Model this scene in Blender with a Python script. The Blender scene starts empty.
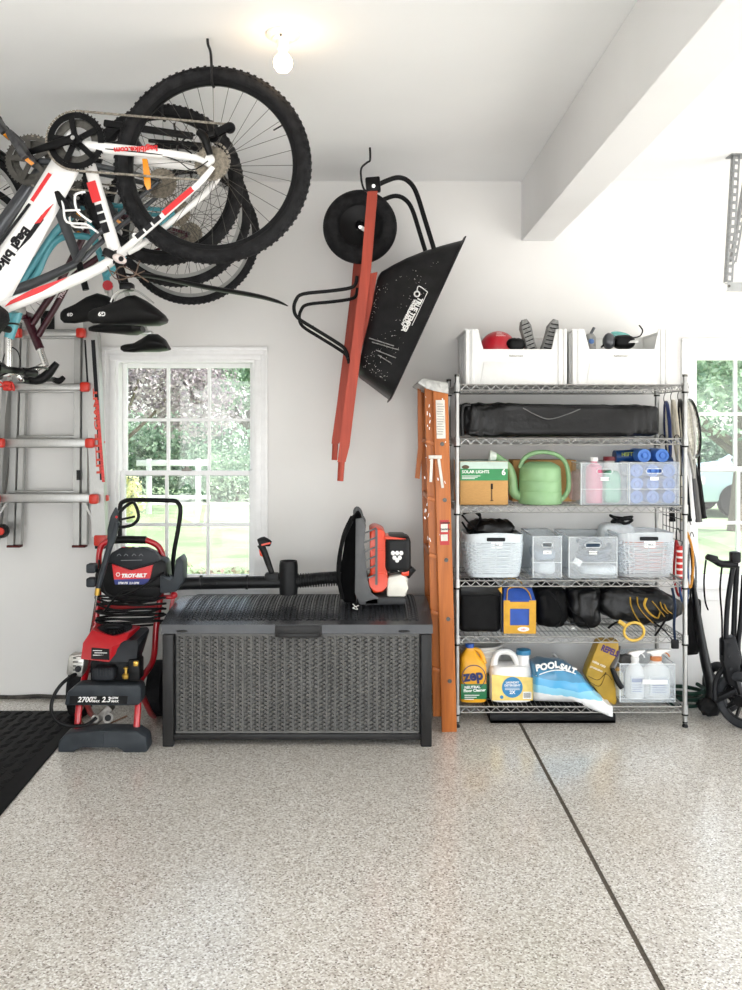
import bpy, bmesh, math, random
from mathutils import Vector, Matrix, Quaternion, noise
R = math.radians
rnd = random.Random(7)
COL = bpy.context.scene.collection
V = Vector
F, VX, VY, EYE = 861.0, 363.0, 430.0, 1.588
WALL = 5.1
CEIL = 3.06

def W(px, py, Y):            # a point at depth Y seen at a photo pixel
    return V(((px - VX) / F * Y, Y, EYE - (py - VY) / F * Y))

# ---------------------------------------------------------------- materials
def lin(c):
    if isinstance(c, str):
        c = [int(c[i:i + 2], 16) / 255 for i in (0, 2, 4)]
    return [x / 12.92 if x <= .04045 else ((x + .055) / 1.055) ** 2.4 for x in c]

MATS = {}
def M(name, col, rough=.5, metal=0., var=.08, scale=25., bump=0., bscale=60., alpha=1., coat=0., emit=0., spec=.5, stretch=None, sheen=0.):
    if name in MATS: return MATS[name]
    m = bpy.data.materials.new(name); m.use_nodes = True
    nt = m.node_tree; n = nt.nodes; l = nt.links
    b = n['Principled BSDF']
    b.inputs['Roughness'].default_value = rough
    b.inputs['Metallic'].default_value = metal
    b.inputs['Specular IOR Level'].default_value = spec
    b.inputs['Coat Weight'].default_value = coat
    b.inputs['Coat Roughness'].default_value = .15
    b.inputs['Sheen Weight'].default_value = sheen
    b.inputs['Alpha'].default_value = alpha
    c = lin(col)
    lum = sum(c) / 3
    if lum < .05: c = [x * (.4 + .6 * lum / .05) for x in c]; b.inputs['Specular IOR Level'].default_value = spec * .4
    if metal < .5: k_ = min(1, .76 + max(0, lum - .15) * .6); c = [x * k_ for x in c]
    tc = n.new('ShaderNodeTexCoord'); mp = n.new('ShaderNodeMapping')
    l.new(tc.outputs['Object'], mp.inputs['Vector'])
    if stretch: mp.inputs['Scale'].default_value = stretch
    nz = n.new('ShaderNodeTexNoise'); nz.inputs['Scale'].default_value = scale; nz.inputs['Detail'].default_value = 4
    l.new(mp.outputs['Vector'], nz.inputs['Vector'])
    mx = n.new('ShaderNodeMix'); mx.data_type = 'RGBA'
    mx.inputs['A'].default_value = [max(0, x * (1 - var)) for x in c] + [1]
    mx.inputs['B'].default_value = [min(1, x * (1 + var) + var * .01) for x in c] + [1]
    rr = n.new('ShaderNodeMapRange'); rr.inputs['From Min'].default_value = .35; rr.inputs['From Max'].default_value = .65
    l.new(nz.outputs['Fac'], rr.inputs['Value']); l.new(rr.outputs['Result'], mx.inputs['Factor'])
    l.new(mx.outputs['Result'], b.inputs['Base Color'])
    if bump:
        n2 = n.new('ShaderNodeTexNoise'); n2.inputs['Scale'].default_value = bscale; n2.inputs['Detail'].default_value = 5
        l.new(mp.outputs['Vector'], n2.inputs['Vector'])
        bp = n.new('ShaderNodeBump'); bp.inputs['Strength'].default_value = bump; bp.inputs['Distance'].default_value = .01
        l.new(n2.outputs['Fac'], bp.inputs['Height']); l.new(bp.outputs['Normal'], b.inputs['Normal'])
    if emit:
        b.inputs['Emission Color'].default_value = c + [1]; b.inputs['Emission Strength'].default_value = emit
    MATS[name] = m
    return m

def wood_mat(name, c1, c2, rough=.5, axis=2):
    m = bpy.data.materials.new(name); m.use_nodes = True
    nt = m.node_tree; n = nt.nodes; l = nt.links; b = n['Principled BSDF']
    tc = n.new('ShaderNodeTexCoord'); mp = n.new('ShaderNodeMapping')
    sc = [40, 40, 40]; sc[axis] = 2.5; mp.inputs['Scale'].default_value = sc
    l.new(tc.outputs['Object'], mp.inputs['Vector'])
    nz = n.new('ShaderNodeTexNoise'); nz.inputs['Scale'].default_value = 1.2; nz.inputs['Detail'].default_value = 6; nz.inputs['Distortion'].default_value = .6
    l.new(mp.outputs['Vector'], nz.inputs['Vector'])
    cr = n.new('ShaderNodeValToRGB'); cr.color_ramp.elements[0].position = .3; cr.color_ramp.elements[1].position = .7
    cr.color_ramp.elements[0].color = lin(c1) + [1]; cr.color_ramp.elements[1].color = lin(c2) + [1]
    l.new(nz.outputs['Fac'], cr.inputs['Fac']); l.new(cr.outputs['Color'], b.inputs['Base Color'])
    b.inputs['Roughness'].default_value = rough
    MATS[name] = m
    return m

# ---------------------------------------------------------------- mesh builder
def basis(ax):
    ax = V(ax).normalized()
    up = V((0, 0, 1)) if abs(ax.z) < .9 else V((1, 0, 0))
    u = up.cross(ax).normalized(); v = ax.cross(u)
    return u, v, ax

def catmull(pts, k=6, closed=False):
    pts = [V(p) for p in pts]; n = len(pts)
    if n < 3: return pts
    out = []
    rng = range(n) if closed else range(n - 1)
    for i in rng:
        if closed: p0, p1, p2, p3 = pts[i - 1], pts[i], pts[(i + 1) % n], pts[(i + 2) % n]
        else: p0, p1, p2, p3 = pts[max(i - 1, 0)], pts[i], pts[i + 1], pts[min(i + 2, n - 1)]
        for j in range(k):
            t = j / k
            out.append(.5 * ((2 * p1) + (-p0 + p2) * t + (2 * p0 - 5 * p1 + 4 * p2 - p3) * t * t + (-p0 + 3 * p1 - 3 * p2 + p3) * t ** 3))
    if not closed: out.append(pts[-1])
    return out

ORG = {}
def tag(o, label=None, cat=None, group=None, kind=None):
    if label: o['label'] = label
    if cat: o['category'] = cat
    if group: o['group'] = group
    if kind: o['kind'] = kind
    return o

def thing(name, label, cat, loc=(0, 0, 0), group=None):
    o = bpy.data.objects.new(name, None); COL.objects.link(o)
    o.empty_display_size = .1; o.location = V(loc); ORG[o.name] = V(loc)
    return tag(o, label, cat, group)

class MB:
    def __init__(s): s.bm = bmesh.new()
    def ring(s, pts): return [s.bm.verts.new(p) for p in pts]
    def loft(s, rings, cap=True, closed=False, loop=True):
        rs = [s.ring(r) for r in rings]
        n = len(rs[0])
        prs = list(zip(rs, rs[1:])) + ([(rs[-1], rs[0])] if closed else [])
        for a, b in prs:
            for i in range(n if loop else n - 1):
                j = (i + 1) % n
                try: s.bm.faces.new((a[i], a[j], b[j], b[i]))
                except ValueError: pass
        if cap and not closed and loop:
            s.bm.faces.new(rs[0][::-1]); s.bm.faces.new(rs[-1])
        return s
    def box(s, c, size, rot=None, bev=0, seg=2):
        r = bmesh.ops.create_cube(s.bm, size=1)
        vs = r['verts']
        bmesh.ops.scale(s.bm, vec=V(size), verts=vs)
        if bev:
            es = list({e for v in vs for e in v.link_edges})
            q = bmesh.ops.bevel(s.bm, geom=es, offset=min(bev, min(size) * .49), segments=seg, affect='EDGES', profile=.5)
            vs = list(set([v for v in vs if v.is_valid] + q['verts']))
        mt = Matrix.Translation(V(c))
        if rot is not None: mt = mt @ rot.to_4x4()
        bmesh.ops.transform(s.bm, matrix=mt, verts=vs)
        return s
    def bx(s, x0, x1, y0, y1, z0, z1, bev=0, seg=2):
        return s.box(((x0 + x1) / 2, (y0 + y1) / 2, (z0 + z1) / 2), (abs(x1 - x0), abs(y1 - y0), abs(z1 - z0)), None, bev, seg)
    def bar(s, p0, p1, w, d, up=(0, 1, 0), bev=0):     # rectangular bar: w across, d along up
        p0, p1 = V(p0), V(p1); z = (p1 - p0).normalized(); y = V(up); y = (y - z * y.dot(z)).normalized(); x = y.cross(z)
        rot = Matrix((x, y, z)).transposed()
        return s.box((p0 + p1) / 2, (w, d, (p1 - p0).length), rot, bev)
    def cyl(s, p0, p1, r0, r1=None, n=16, cap=True):
        p0, p1 = V(p0), V(p1); r1 = r0 if r1 is None else r1
        u, v, a = basis(p1 - p0)
        f = lambda p, r: [p + (u * math.cos(t) + v * math.sin(t)) * r for t in [2 * math.pi * i / n for i in range(n)]]
        return s.loft([f(p0, r0), f(p1, r1)], cap)
    def tube(s, pts, r, n=8, closed=False, k=0, flat=None):
        pts = catmull(pts, k, closed) if k else [V(p) for p in pts]
        m = len(pts); rs = []
        rad = (lambda i: r) if not isinstance(r, (list, tuple)) else (lambda i: r[min(len(r) - 1, int(i / max(1, m - 1) * (len(r) - 1)))] + (r[min(len(r) - 1, int(i / max(1, m - 1) * (len(r) - 1)) + 1)] - r[min(len(r) - 1, int(i / max(1, m - 1) * (len(r) - 1)))]) * ((i / max(1, m - 1) * (len(r) - 1)) % 1))
        prev = None
        for i, p in enumerate(pts):
            if closed: d = pts[(i + 1) % m] - pts[i - 1]
            else: d = pts[min(i + 1, m - 1)] - pts[max(i - 1, 0)]
            if d.length < 1e-9: d = V((0, 0, 1))
            d.normalize()
            if prev is None: u, v, _ = basis(d)
            else:
                u = (prev - d * prev.dot(d))
                if u.length < 1e-6: u, v, _ = basis(d)
                u.normalize(); v = d.cross(u)
            prev = u
            q = rad(i)
            rs.append([p + (u * math.cos(t) * q + v * math.sin(t) * q * (flat or 1)) for t in [2 * math.pi * j / n for j in range(n)]])
        return s.loft(rs, True, closed)
    def lathe(s, prof, org=(0, 0, 0), ax=(0, 0, 1), n=24, cap=True, arc=None):
        u, v, a = basis(ax); o = V(org)
        return s.loft([[o + a * h + (u * math.cos(t) + v * math.sin(t)) * max(r, 1e-4) for t in [2 * math.pi * i / n for i in range(n)]] for r, h in prof], cap)
    def torus(s, c, ax, Rr, r, n=48, m=10, fl=1.):
        u, v, a = basis(ax); c = V(c)
        rings = []
        for i in range(n):
            t = 2 * math.pi * i / n; d = u * math.cos(t) + v * math.sin(t)
            rings.append([c + d * (Rr + r * math.cos(q)) + a * (r * fl * math.sin(q)) for q in [2 * math.pi * j / m for j in range(m)]])
        return s.loft(rings, False, True)
    def prism(s, pts, ext, bev=0):
        pts = [V(p) for p in pts]; e = V(ext)
        a = s.ring(pts); b = s.ring([p + e for p in pts]); n = len(pts)
        fs = [s.bm.faces.new(a), s.bm.faces.new(b[::-1])]
        for i in range(n): fs.append(s.bm.faces.new((a[i], b[i], b[(i + 1) % n], a[(i + 1) % n])))
        if bev:
            es = list({x for f in fs for x in f.edges})
            bmesh.ops.bevel(s.bm, geom=es, offset=bev, segments=2, affect='EDGES', profile=.5)
        return s
    def ball(s, c, r, n=20, m=12, rot=None):
        c = V(c); r = (r, r, r) if not isinstance(r, (list, tuple, Vector)) else r
        rings = []
        for j in range(m + 1):
            ph = -math.pi / 2 + math.pi * j / m; q = max(math.cos(ph), 1e-3)
            ring = [V((r[0] * q * math.cos(t), r[1] * q * math.sin(t), r[2] * math.sin(ph))) for t in [2 * math.pi * i / n for i in range(n)]]
            if rot is not None: ring = [rot @ p for p in ring]
            rings.append([c + p for p in ring])
        return s.loft(rings)
    def blob(s, c, size, p=3., amp=.01, freq=8., seed=0, n=48, m=28, rot=None, fn=None, flatb=True):
        c = V(c); h = V(size) / 2; rings = []; off = V((seed * 3.1, seed * 1.7, seed * .9))
        sg = lambda x, e: math.copysign(abs(x) ** e, x)
        for j in range(m + 1):
            ph = -math.pi / 2 + math.pi * j / m; ring = []
            for i in range(n):
                t = 2 * math.pi * i / n
                q = V((sg(math.cos(ph), 2 / p) * sg(math.cos(t), 2 / p), sg(math.cos(ph), 2 / p) * sg(math.sin(t), 2 / p), sg(math.sin(ph), 2 / p)))
                if fn: q = fn(q)
                w = V((q.x * h.x, q.y * h.y, q.z * h.z))
                if amp:
                    nn = noise.noise(w * freq + off) + .5 * abs(noise.noise(w * freq * 2.3 + off)) * 2 - .3
                    d = q.normalized() if q.length > 1e-6 else V((0, 0, 1))
                    w += d * amp * nn
                if flatb and w.z < -h.z: w.z = -h.z
                if rot is not None: w = rot @ w
                ring.append(c + w)
            rings.append(ring)
        return s.loft(rings)
    def sheet(s, grid, th=0):      # grid of points; th = thickness vector
        nr, nc = len(grid), len(grid[0])
        a = [[s.bm.verts.new(p) for p in row] for row in grid]
        for i in range(nr - 1):
            for j in range(nc - 1): s.bm.faces.new((a[i][j], a[i][j + 1], a[i + 1][j + 1], a[i + 1][j]))
        if th:
            e = V(th); b = [[s.bm.verts.new(V(p) + e) for p in row] for row in grid]
            for i in range(nr - 1):
                for j in range(nc - 1): s.bm.faces.new((b[i][j], b[i + 1][j], b[i + 1][j + 1], b[i][j + 1]))
            for j in range(nc - 1):
                s.bm.faces.new((a[0][j], b[0][j], b[0][j + 1], a[0][j + 1])); s.bm.faces.new((a[-1][j], a[-1][j + 1], b[-1][j + 1], b[-1][j]))
            for i in range(nr - 1):
                s.bm.faces.new((a[i][0], a[i + 1][0], b[i + 1][0], b[i][0])); s.bm.faces.new((a[i][-1], b[i][-1], b[i + 1][-1], a[i + 1][-1]))
        return s
    def text(s, body, org, right, up, h, bold=0., shear=0., ext=.0008, align='LEFT', sx=1.):
        cu = bpy.data.curves.new('t', 'FONT'); cu.body = body; cu.size = h * 1.4; cu.offset = bold; cu.shear = shear; cu.extrude = ext; cu.align_x = align; cu.resolution_u = 3
        o = bpy.data.objects.new('t', cu); COL.objects.link(o)
        bpy.context.view_layer.update()
        me = bpy.data.meshes.new_from_object(o.evaluated_get(bpy.context.evaluated_depsgraph_get()))
        x = V(right).normalized(); y = V(up); y = (y - x * y.dot(x)).normalized(); z = x.cross(y)
        mt = Matrix.Translation(V(org)) @ Matrix((x * sx, y, z)).transposed().to_4x4()
        me.transform(mt); s.bm.from_mesh(me)
        bpy.data.objects.remove(o); bpy.data.curves.remove(cu); bpy.data.meshes.remove(me)
        return s
    def build(s, name, mat, parent=None, ang=38, flat=False):
        me = bpy.data.meshes.new(name)
        bmesh.ops.recalc_face_normals(s.bm, faces=s.bm.faces[:])
        if parent is not None: off = ORG[parent.name]
        else:
            xs = [v.co for v in s.bm.verts]
            off = V(((min(p.x for p in xs) + max(p.x for p in xs)) / 2, (min(p.y for p in xs) + max(p.y for p in xs)) / 2, min(p.z for p in xs)))
        bmesh.ops.translate(s.bm, vec=-off, verts=s.bm.verts[:])
        s.bm.to_mesh(me); s.bm.free()
        if mat is not None: me.materials.append(mat)
        if not flat:
            for p in me.polygons: p.use_smooth = True
            me.set_sharp_from_angle(angle=R(ang))
        o = bpy.data.objects.new(name, me); COL.objects.link(o)
        ORG[o.name] = off
        if parent is not None: o.parent = parent
        else: o.location = off
        return o

def copy_thing(root, loc, rotz=None, label=None, group=None):
    r = root.copy(); COL.objects.link(r); r.location = V(loc); ORG[r.name] = V(loc)
    if rotz is not None: r.rotation_euler.z = rotz
    if label: r['label'] = label
    if group: r['group'] = group
    for ch in list(root.children):
        c = ch.copy(); COL.objects.link(c); c.parent = r
        for g in ch.children:
            d = g.copy(); COL.objects.link(d); d.parent = c
    return r
SKY = .58; SUN = 11.0; DOOR = 36; NEAR = 116; BOUNCE = 32; GL = .82; BULB = 24
# ---------------------------------------------------------------- camera
cd = bpy.data.cameras.new('camera'); cam = bpy.data.objects.new('camera', cd); COL.objects.link(cam)
cam.location = (0, 0, EYE); cam.rotation_euler = (R(90), 0, 0)
cd.sensor_fit = 'VERTICAL'; cd.sensor_height = 24; cd.lens = 24 * F / 990
cd.shift_x = (371 - VX) / 990; cd.shift_y = -(495 - VY) / 990
cd.clip_start = .05; cd.clip_end = 300
bpy.context.scene.camera = cam
sc = bpy.context.scene
sc.view_settings.view_transform = 'Standard'; sc.view_settings.look = 'None'
sc.view_settings.exposure = -0.03; sc.view_settings.gamma = 1
sc.view_settings.use_curve_mapping = False
sc.cycles.max_bounces = 12; sc.cycles.diffuse_bounces = 6; sc.cycles.transparent_max_bounces = 24
sc.cycles.use_denoising = True; sc.cycles.sample_clamp_indirect = 8

# ---------------------------------------------------------------- sky and sun
wd = bpy.data.worlds.new('sky'); sc.world = wd; wd.use_nodes = True
nt = wd.node_tree; bg = nt.nodes['Background']
sk = nt.nodes.new('ShaderNodeTexSky'); sk.sky_type = 'NISHITA'; sk.sun_disc = False
sk.sun_elevation = R(50); sk.sun_rotation = R(70); sk.dust_density = 2.5; sk.air_density = 1.0; sk.ozone_density = .6
mixc = nt.nodes.new('ShaderNodeMix'); mixc.data_type = 'RGBA'; mixc.inputs['Factor'].default_value = .45
mixc.inputs['B'].default_value = (5.5, 5.8, 6.0, 1)
nt.links.new(sk.outputs['Color'], mixc.inputs['A']); nt.links.new(mixc.outputs['Result'], bg.inputs['Color'])
bg.inputs['Strength'].default_value = SKY
sl = bpy.data.lights.new('sun', 'SUN'); sl.energy = SUN; sl.angle = R(1.2); sl.color = (1, .98, .95)
so = bpy.data.objects.new('sun', sl); COL.objects.link(so)
sd = V((-math.cos(R(48)) * .97, math.cos(R(48)) * .24, -math.sin(R(48))))
so.rotation_euler = sd.to_track_quat('-Z', 'Y').to_euler()

def area(name, loc, tgt, sx, sy, power, col=(1, 1, 1), spread=180):
    a = bpy.data.lights.new(name, 'AREA'); a.shape = 'RECTANGLE'; a.size = sx; a.size_y = sy; a.energy = power; a.color = col; a.spread = R(spread)
    o = bpy.data.objects.new(name, a); COL.objects.link(o); o.location = loc
    o.rotation_euler = (V(tgt) - V(loc)).to_track_quat('-Z', 'Y').to_euler()
    return o
for i, (y, p) in enumerate(((2.9, DOOR), (-.7, DOOR))):
    area('door_daylight', (4.75, y, 1.15), (0, y, 1.5), 2.6, 2.1, p, (.97, .985, 1))
area('near_fill', (-.4, -2.45, 1.25), (0.2, 5, 1.35), 4.6, 2.2, NEAR, (.98, .99, 1))  # added fill lamp behind the camera, softens and lifts the left side
area('floor_bounce_fill', (3.0, 2.2, .06), (2.8, 2.2, 3), .8, 3.4, BOUNCE, (1, .99, .98))  # added upward lamp standing in for bounce off the sunlit floor

# ---------------------------------------------------------------- setting materials
def wall_mat(name, base, dark, marks=True):
    m = bpy.data.materials.new(name); m.use_nodes = True
    nt = m.node_tree; n = nt.nodes; l = nt.links; b = n['Principled BSDF']
    tc = n.new('ShaderNodeTexCoord')
    nz = n.new('ShaderNodeTexNoise'); nz.inputs['Scale'].default_value = .7; nz.inputs['Detail'].default_value = 5
    l.new(tc.outputs['Object'], nz.inputs['Vector'])
    mx = n.new('ShaderNodeMix'); mx.data_type = 'RGBA'; mx.inputs['A'].default_value = lin(dark) + [1]; mx.inputs['B'].default_value = lin(base) + [1]
    mr = n.new('ShaderNodeMapRange'); mr.inputs['From Min'].default_value = .3; mr.inputs['From Max'].default_value = .6
    l.new(nz.outputs['Fac'], mr.inputs['Value']); l.new(mr.outputs['Result'], mx.inputs['Factor'])
    out = mx.outputs['Result']
    if marks:                                   # small scuffs and nail holes
        mp = n.new('ShaderNodeMapping'); mp.inputs['Scale'].default_value = (1, 1, 1.6)
        l.new(tc.outputs['Object'], mp.inputs['Vector'])
        n2 = n.new('ShaderNodeTexNoise'); n2.inputs['Scale'].default_value = 9; n2.inputs['Detail'].default_value = 8; n2.inputs['Roughness'].default_value = .75
        l.new(mp.outputs['Vector'], n2.inputs['Vector'])
        r2 = n.new('ShaderNodeMapRange'); r2.inputs['From Min'].default_value = .73; r2.inputs['From Max'].default_value = .77
        l.new(n2.outputs['Fac'], r2.inputs['Value'])
        m2 = n.new('ShaderNodeMix'); m2.data_type = 'RGBA'; m2.inputs['B'].default_value = lin('8d857c') + [1]
        ml = n.new('ShaderNodeMath'); ml.operation = 'MULTIPLY'; ml.inputs[1].default_value = .7
        l.new(r2.outputs['Result'], ml.inputs[0]); l.new(ml.outputs[0], m2.inputs['Factor']); l.new(out, m2.inputs['A']); out = m2.outputs['Result']
    l.new(out, b.inputs['Base Color']); b.inputs['Roughness'].default_value = .7
    n3 = n.new('ShaderNodeTexNoise'); n3.inputs['Scale'].default_value = 120; n3.inputs['Detail'].default_value = 3
    l.new(tc.outputs['Object'], n3.inputs['Vector'])
    bp = n.new('ShaderNodeBump'); bp.inputs['Strength'].default_value = .06; bp.inputs['Distance'].default_value = .004
    l.new(n3.outputs['Fac'], bp.inputs['Height']); l.new(bp.outputs['Normal'], b.inputs['Normal'])
    return m
m_wall = wall_mat('painted_drywall', 'e5e4e2', 'dad8d5')
m_ceil = wall_mat('ceiling_paint', 'f1f2f2', 'eaebeb')
m_beam = wall_mat('beam_paint', 'e4e4e4', 'dbdbda', True)
m_trim = M('trim_paint', 'efefef', .35, var=.02, bump=.02)

def flake_floor():
    m = bpy.data.materials.new('flake_epoxy_floor'); m.use_nodes = True
    nt = m.node_tree; n = nt.nodes; l = nt.links; b = n['Principled BSDF']
    tc = n.new('ShaderNodeTexCoord')
    def vor(scale):
        v = n.new('ShaderNodeTexVoronoi'); v.inputs['Scale'].default_value = scale; v.voronoi_dimensions = '2D'
        l.new(tc.outputs['Object'], v.inputs['Vector']); return v
    v1 = vor(185); sep = n.new('ShaderNodeSeparateColor'); l.new(v1.outputs['Color'], sep.inputs['Color'])
    cr = n.new('ShaderNodeValToRGB'); cr.color_ramp.interpolation = 'CONSTANT'
    st = [(0, '857c72'), (.04, 'aaa298'), (.14, 'bcb5ab'), (.32, 'cac4ba'), (.55, 'dad5cd'), (.76, 'e8e5df'), (.92, 'f3f1ed')]
    e = cr.color_ramp.elements; e[0].position = 0; e[0].color = lin(st[0][1]) + [1]; e[1].position = st[1][0]; e[1].color = lin(st[1][1]) + [1]
    for p, c in st[2:]:
        q = e.new(p); q.color = lin(c) + [1]
    l.new(sep.outputs['Red'], cr.inputs['Fac'])
    v2 = vor(85); s2 = n.new('ShaderNodeSeparateColor'); l.new(v2.outputs['Color'], s2.inputs['Color'])
    lt = n.new('ShaderNodeMath'); lt.operation = 'LESS_THAN'; lt.inputs[1].default_value = .28; l.new(v2.outputs['Distance'], lt.inputs[0])
    g2 = n.new('ShaderNodeMath'); g2.operation = 'GREATER_THAN'; g2.inputs[1].default_value = .78; l.new(s2.outputs['Green'], g2.inputs[0])
    mu = n.new('ShaderNodeMath'); mu.operation = 'MULTIPLY'; l.new(lt.outputs[0], mu.inputs[0]); l.new(g2.outputs[0], mu.inputs[1])
    c2 = n.new('ShaderNodeValToRGB'); c2.color_ramp.interpolation = 'CONSTANT'; c2.color_ramp.elements[0].color = lin('6f655c') + [1]
    c2.color_ramp.elements[1].position = .45; c2.color_ramp.elements[1].color = lin('f4f2ee') + [1]
    l.new(s2.outputs['Blue'], c2.inputs['Fac'])
    mx = n.new('ShaderNodeMix'); mx.data_type = 'RGBA'; l.new(mu.outputs[0], mx.inputs['Factor']); l.new(cr.outputs['Color'], mx.inputs['A']); l.new(c2.outputs['Color'], mx.inputs['B'])
    nz = n.new('ShaderNodeTexNoise'); nz.inputs['Scale'].default_value = 1.6; nz.inputs['Detail'].default_value = 6; l.new(tc.outputs['Object'], nz.inputs['Vector'])
    mr = n.new('ShaderNodeMapRange'); mr.inputs['From Min'].default_value = .35; mr.inputs['From Max'].default_value = .7; mr.inputs['To Min'].default_value = .16; mr.inputs['To Max'].default_value = 0
    l.new(nz.outputs['Fac'], mr.inputs['Value'])
    mx2 = n.new('ShaderNodeMix'); mx2.data_type = 'RGBA'; mx2.inputs['B'].default_value = lin('8f8372') + [1]
    l.new(mr.outputs['Result'], mx2.inputs['Factor']); l.new(mx.outputs['Result'], mx2.inputs['A']); l.new(mx2.outputs['Result'], b.inputs['Base Color'])
    b.inputs['Roughness'].default_value = .38; b.inputs['Coat Weight'].default_value = 1.; b.inputs['Coat Roughness'].default_value = .17
    n3 = n.new('ShaderNodeTexNoise'); n3.inputs['Scale'].default_value = 55; n3.inputs['Detail'].default_value = 3; l.new(tc.outputs['Object'], n3.inputs['Vector'])
    bp = n.new('ShaderNodeBump'); bp.inputs['Strength'].default_value = .25; bp.inputs['Distance'].default_value = .002
    l.new(n3.outputs['Fac'], bp.inputs['Height']); l.new(bp.outputs['Normal'], b.inputs['Normal']); l.new(bp.outputs['Normal'], b.inputs['Coat Normal'])
    return m
m_floor = flake_floor()
def st(o): o['kind'] = 'structure'; return o

# room: X -3.2..4.7, Y -2.5..5.1
XL, XR, YN = -3.2, 4.7, -2.5
j0 = (515 - VX) / F * (F * EYE / 288); JX = .82          # the control joint runs straight away from the camera
JX = (515 - VX) * EYE / 288 + .012
b = MB(); b.bx(XL, JX - .009, YN, WALL, -.12, 0); b.bx(JX + .009, XR, YN, WALL, -.12, 0); b.bx(XL, XR, YN, WALL, -.13, -.012)
st(b.build('floor', m_floor, flat=True))
b = MB(); b.bx(JX - .009, JX + .009, YN, WALL, -.02, -.004); st(b.build('trim_1', M('joint_sealant', '5f564b', .8, var=.25, scale=60, bump=.5), flat=True))
b = MB(); b.bx(XL, XR, YN, WALL, CEIL, CEIL + .12); st(b.build('ceiling', m_ceil, flat=True))
BX0, BX1, BZ = .938, 1.128, EYE + 189 / 168.8
b = MB(); b.bx(BX0, BX1, YN, WALL, BZ, CEIL, .004); st(b.build('trim_2', m_beam, flat=True))
# window openings in the far wall
def wx(px): return (px - VX) / 168.8
def wz(py): return EYE - (py - VY) / 168.8
WINS = [(wx(116), wx(255), wz(583), wz(360)), (wx(694), wx(832), wz(583), wz(352))]
b = MB(); T = .16
xs = [XL] + [v for w in WINS for v in w[:2]] + [XR]
for i in range(0, len(xs), 2): b.bx(xs[i], xs[i + 1], WALL, WALL + T, 0, CEIL)
for x0, x1, z0, z1 in WINS:
    b.bx(x0, x1, WALL, WALL + T, 0, z0); b.bx(x0, x1, WALL, WALL + T, z1, CEIL)
st(b.build('wall_far', m_wall, flat=True))
b = MB(); b.bx(XL - .15, XL, YN, WALL, 0, CEIL); st(b.build('wall_left', m_wall, flat=True))
b = MB()                                             # right wall with two open garage doors
for y0, y1 in ((YN, -2.1), (.7, 1.5), (4.3, WALL)): b.bx(XR, XR + .15, y0, y1, 0, CEIL)
for y0, y1 in ((-2.1, .7), (1.5, 4.3)): b.bx(XR, XR + .15, y0, y1, 2.3, CEIL)
st(b.build('wall_right', m_wall, flat=True))
b = MB(); b.bx(XL, -2.7, YN - .15, YN, 0, CEIL); b.bx(1.9, XR, YN - .15, YN, 0, CEIL); b.bx(-2.7, 1.9, YN - .15, YN, 2.35, CEIL)
st(b.build('wall_near', m_wall, flat=True))
b = MB()
xx = [XL] + [0]
b.tube([(x, WALL - .012, .012 + .006 * noise.noise(V((x * 6, 0, 0)))) for x in [XL + .04 * i for i in range(int((XR - XL) / .04))]], .012, 6)
st(b.build('trim_3', M('foam_backer', '4a4641', .9, var=.5, scale=14)))

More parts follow.
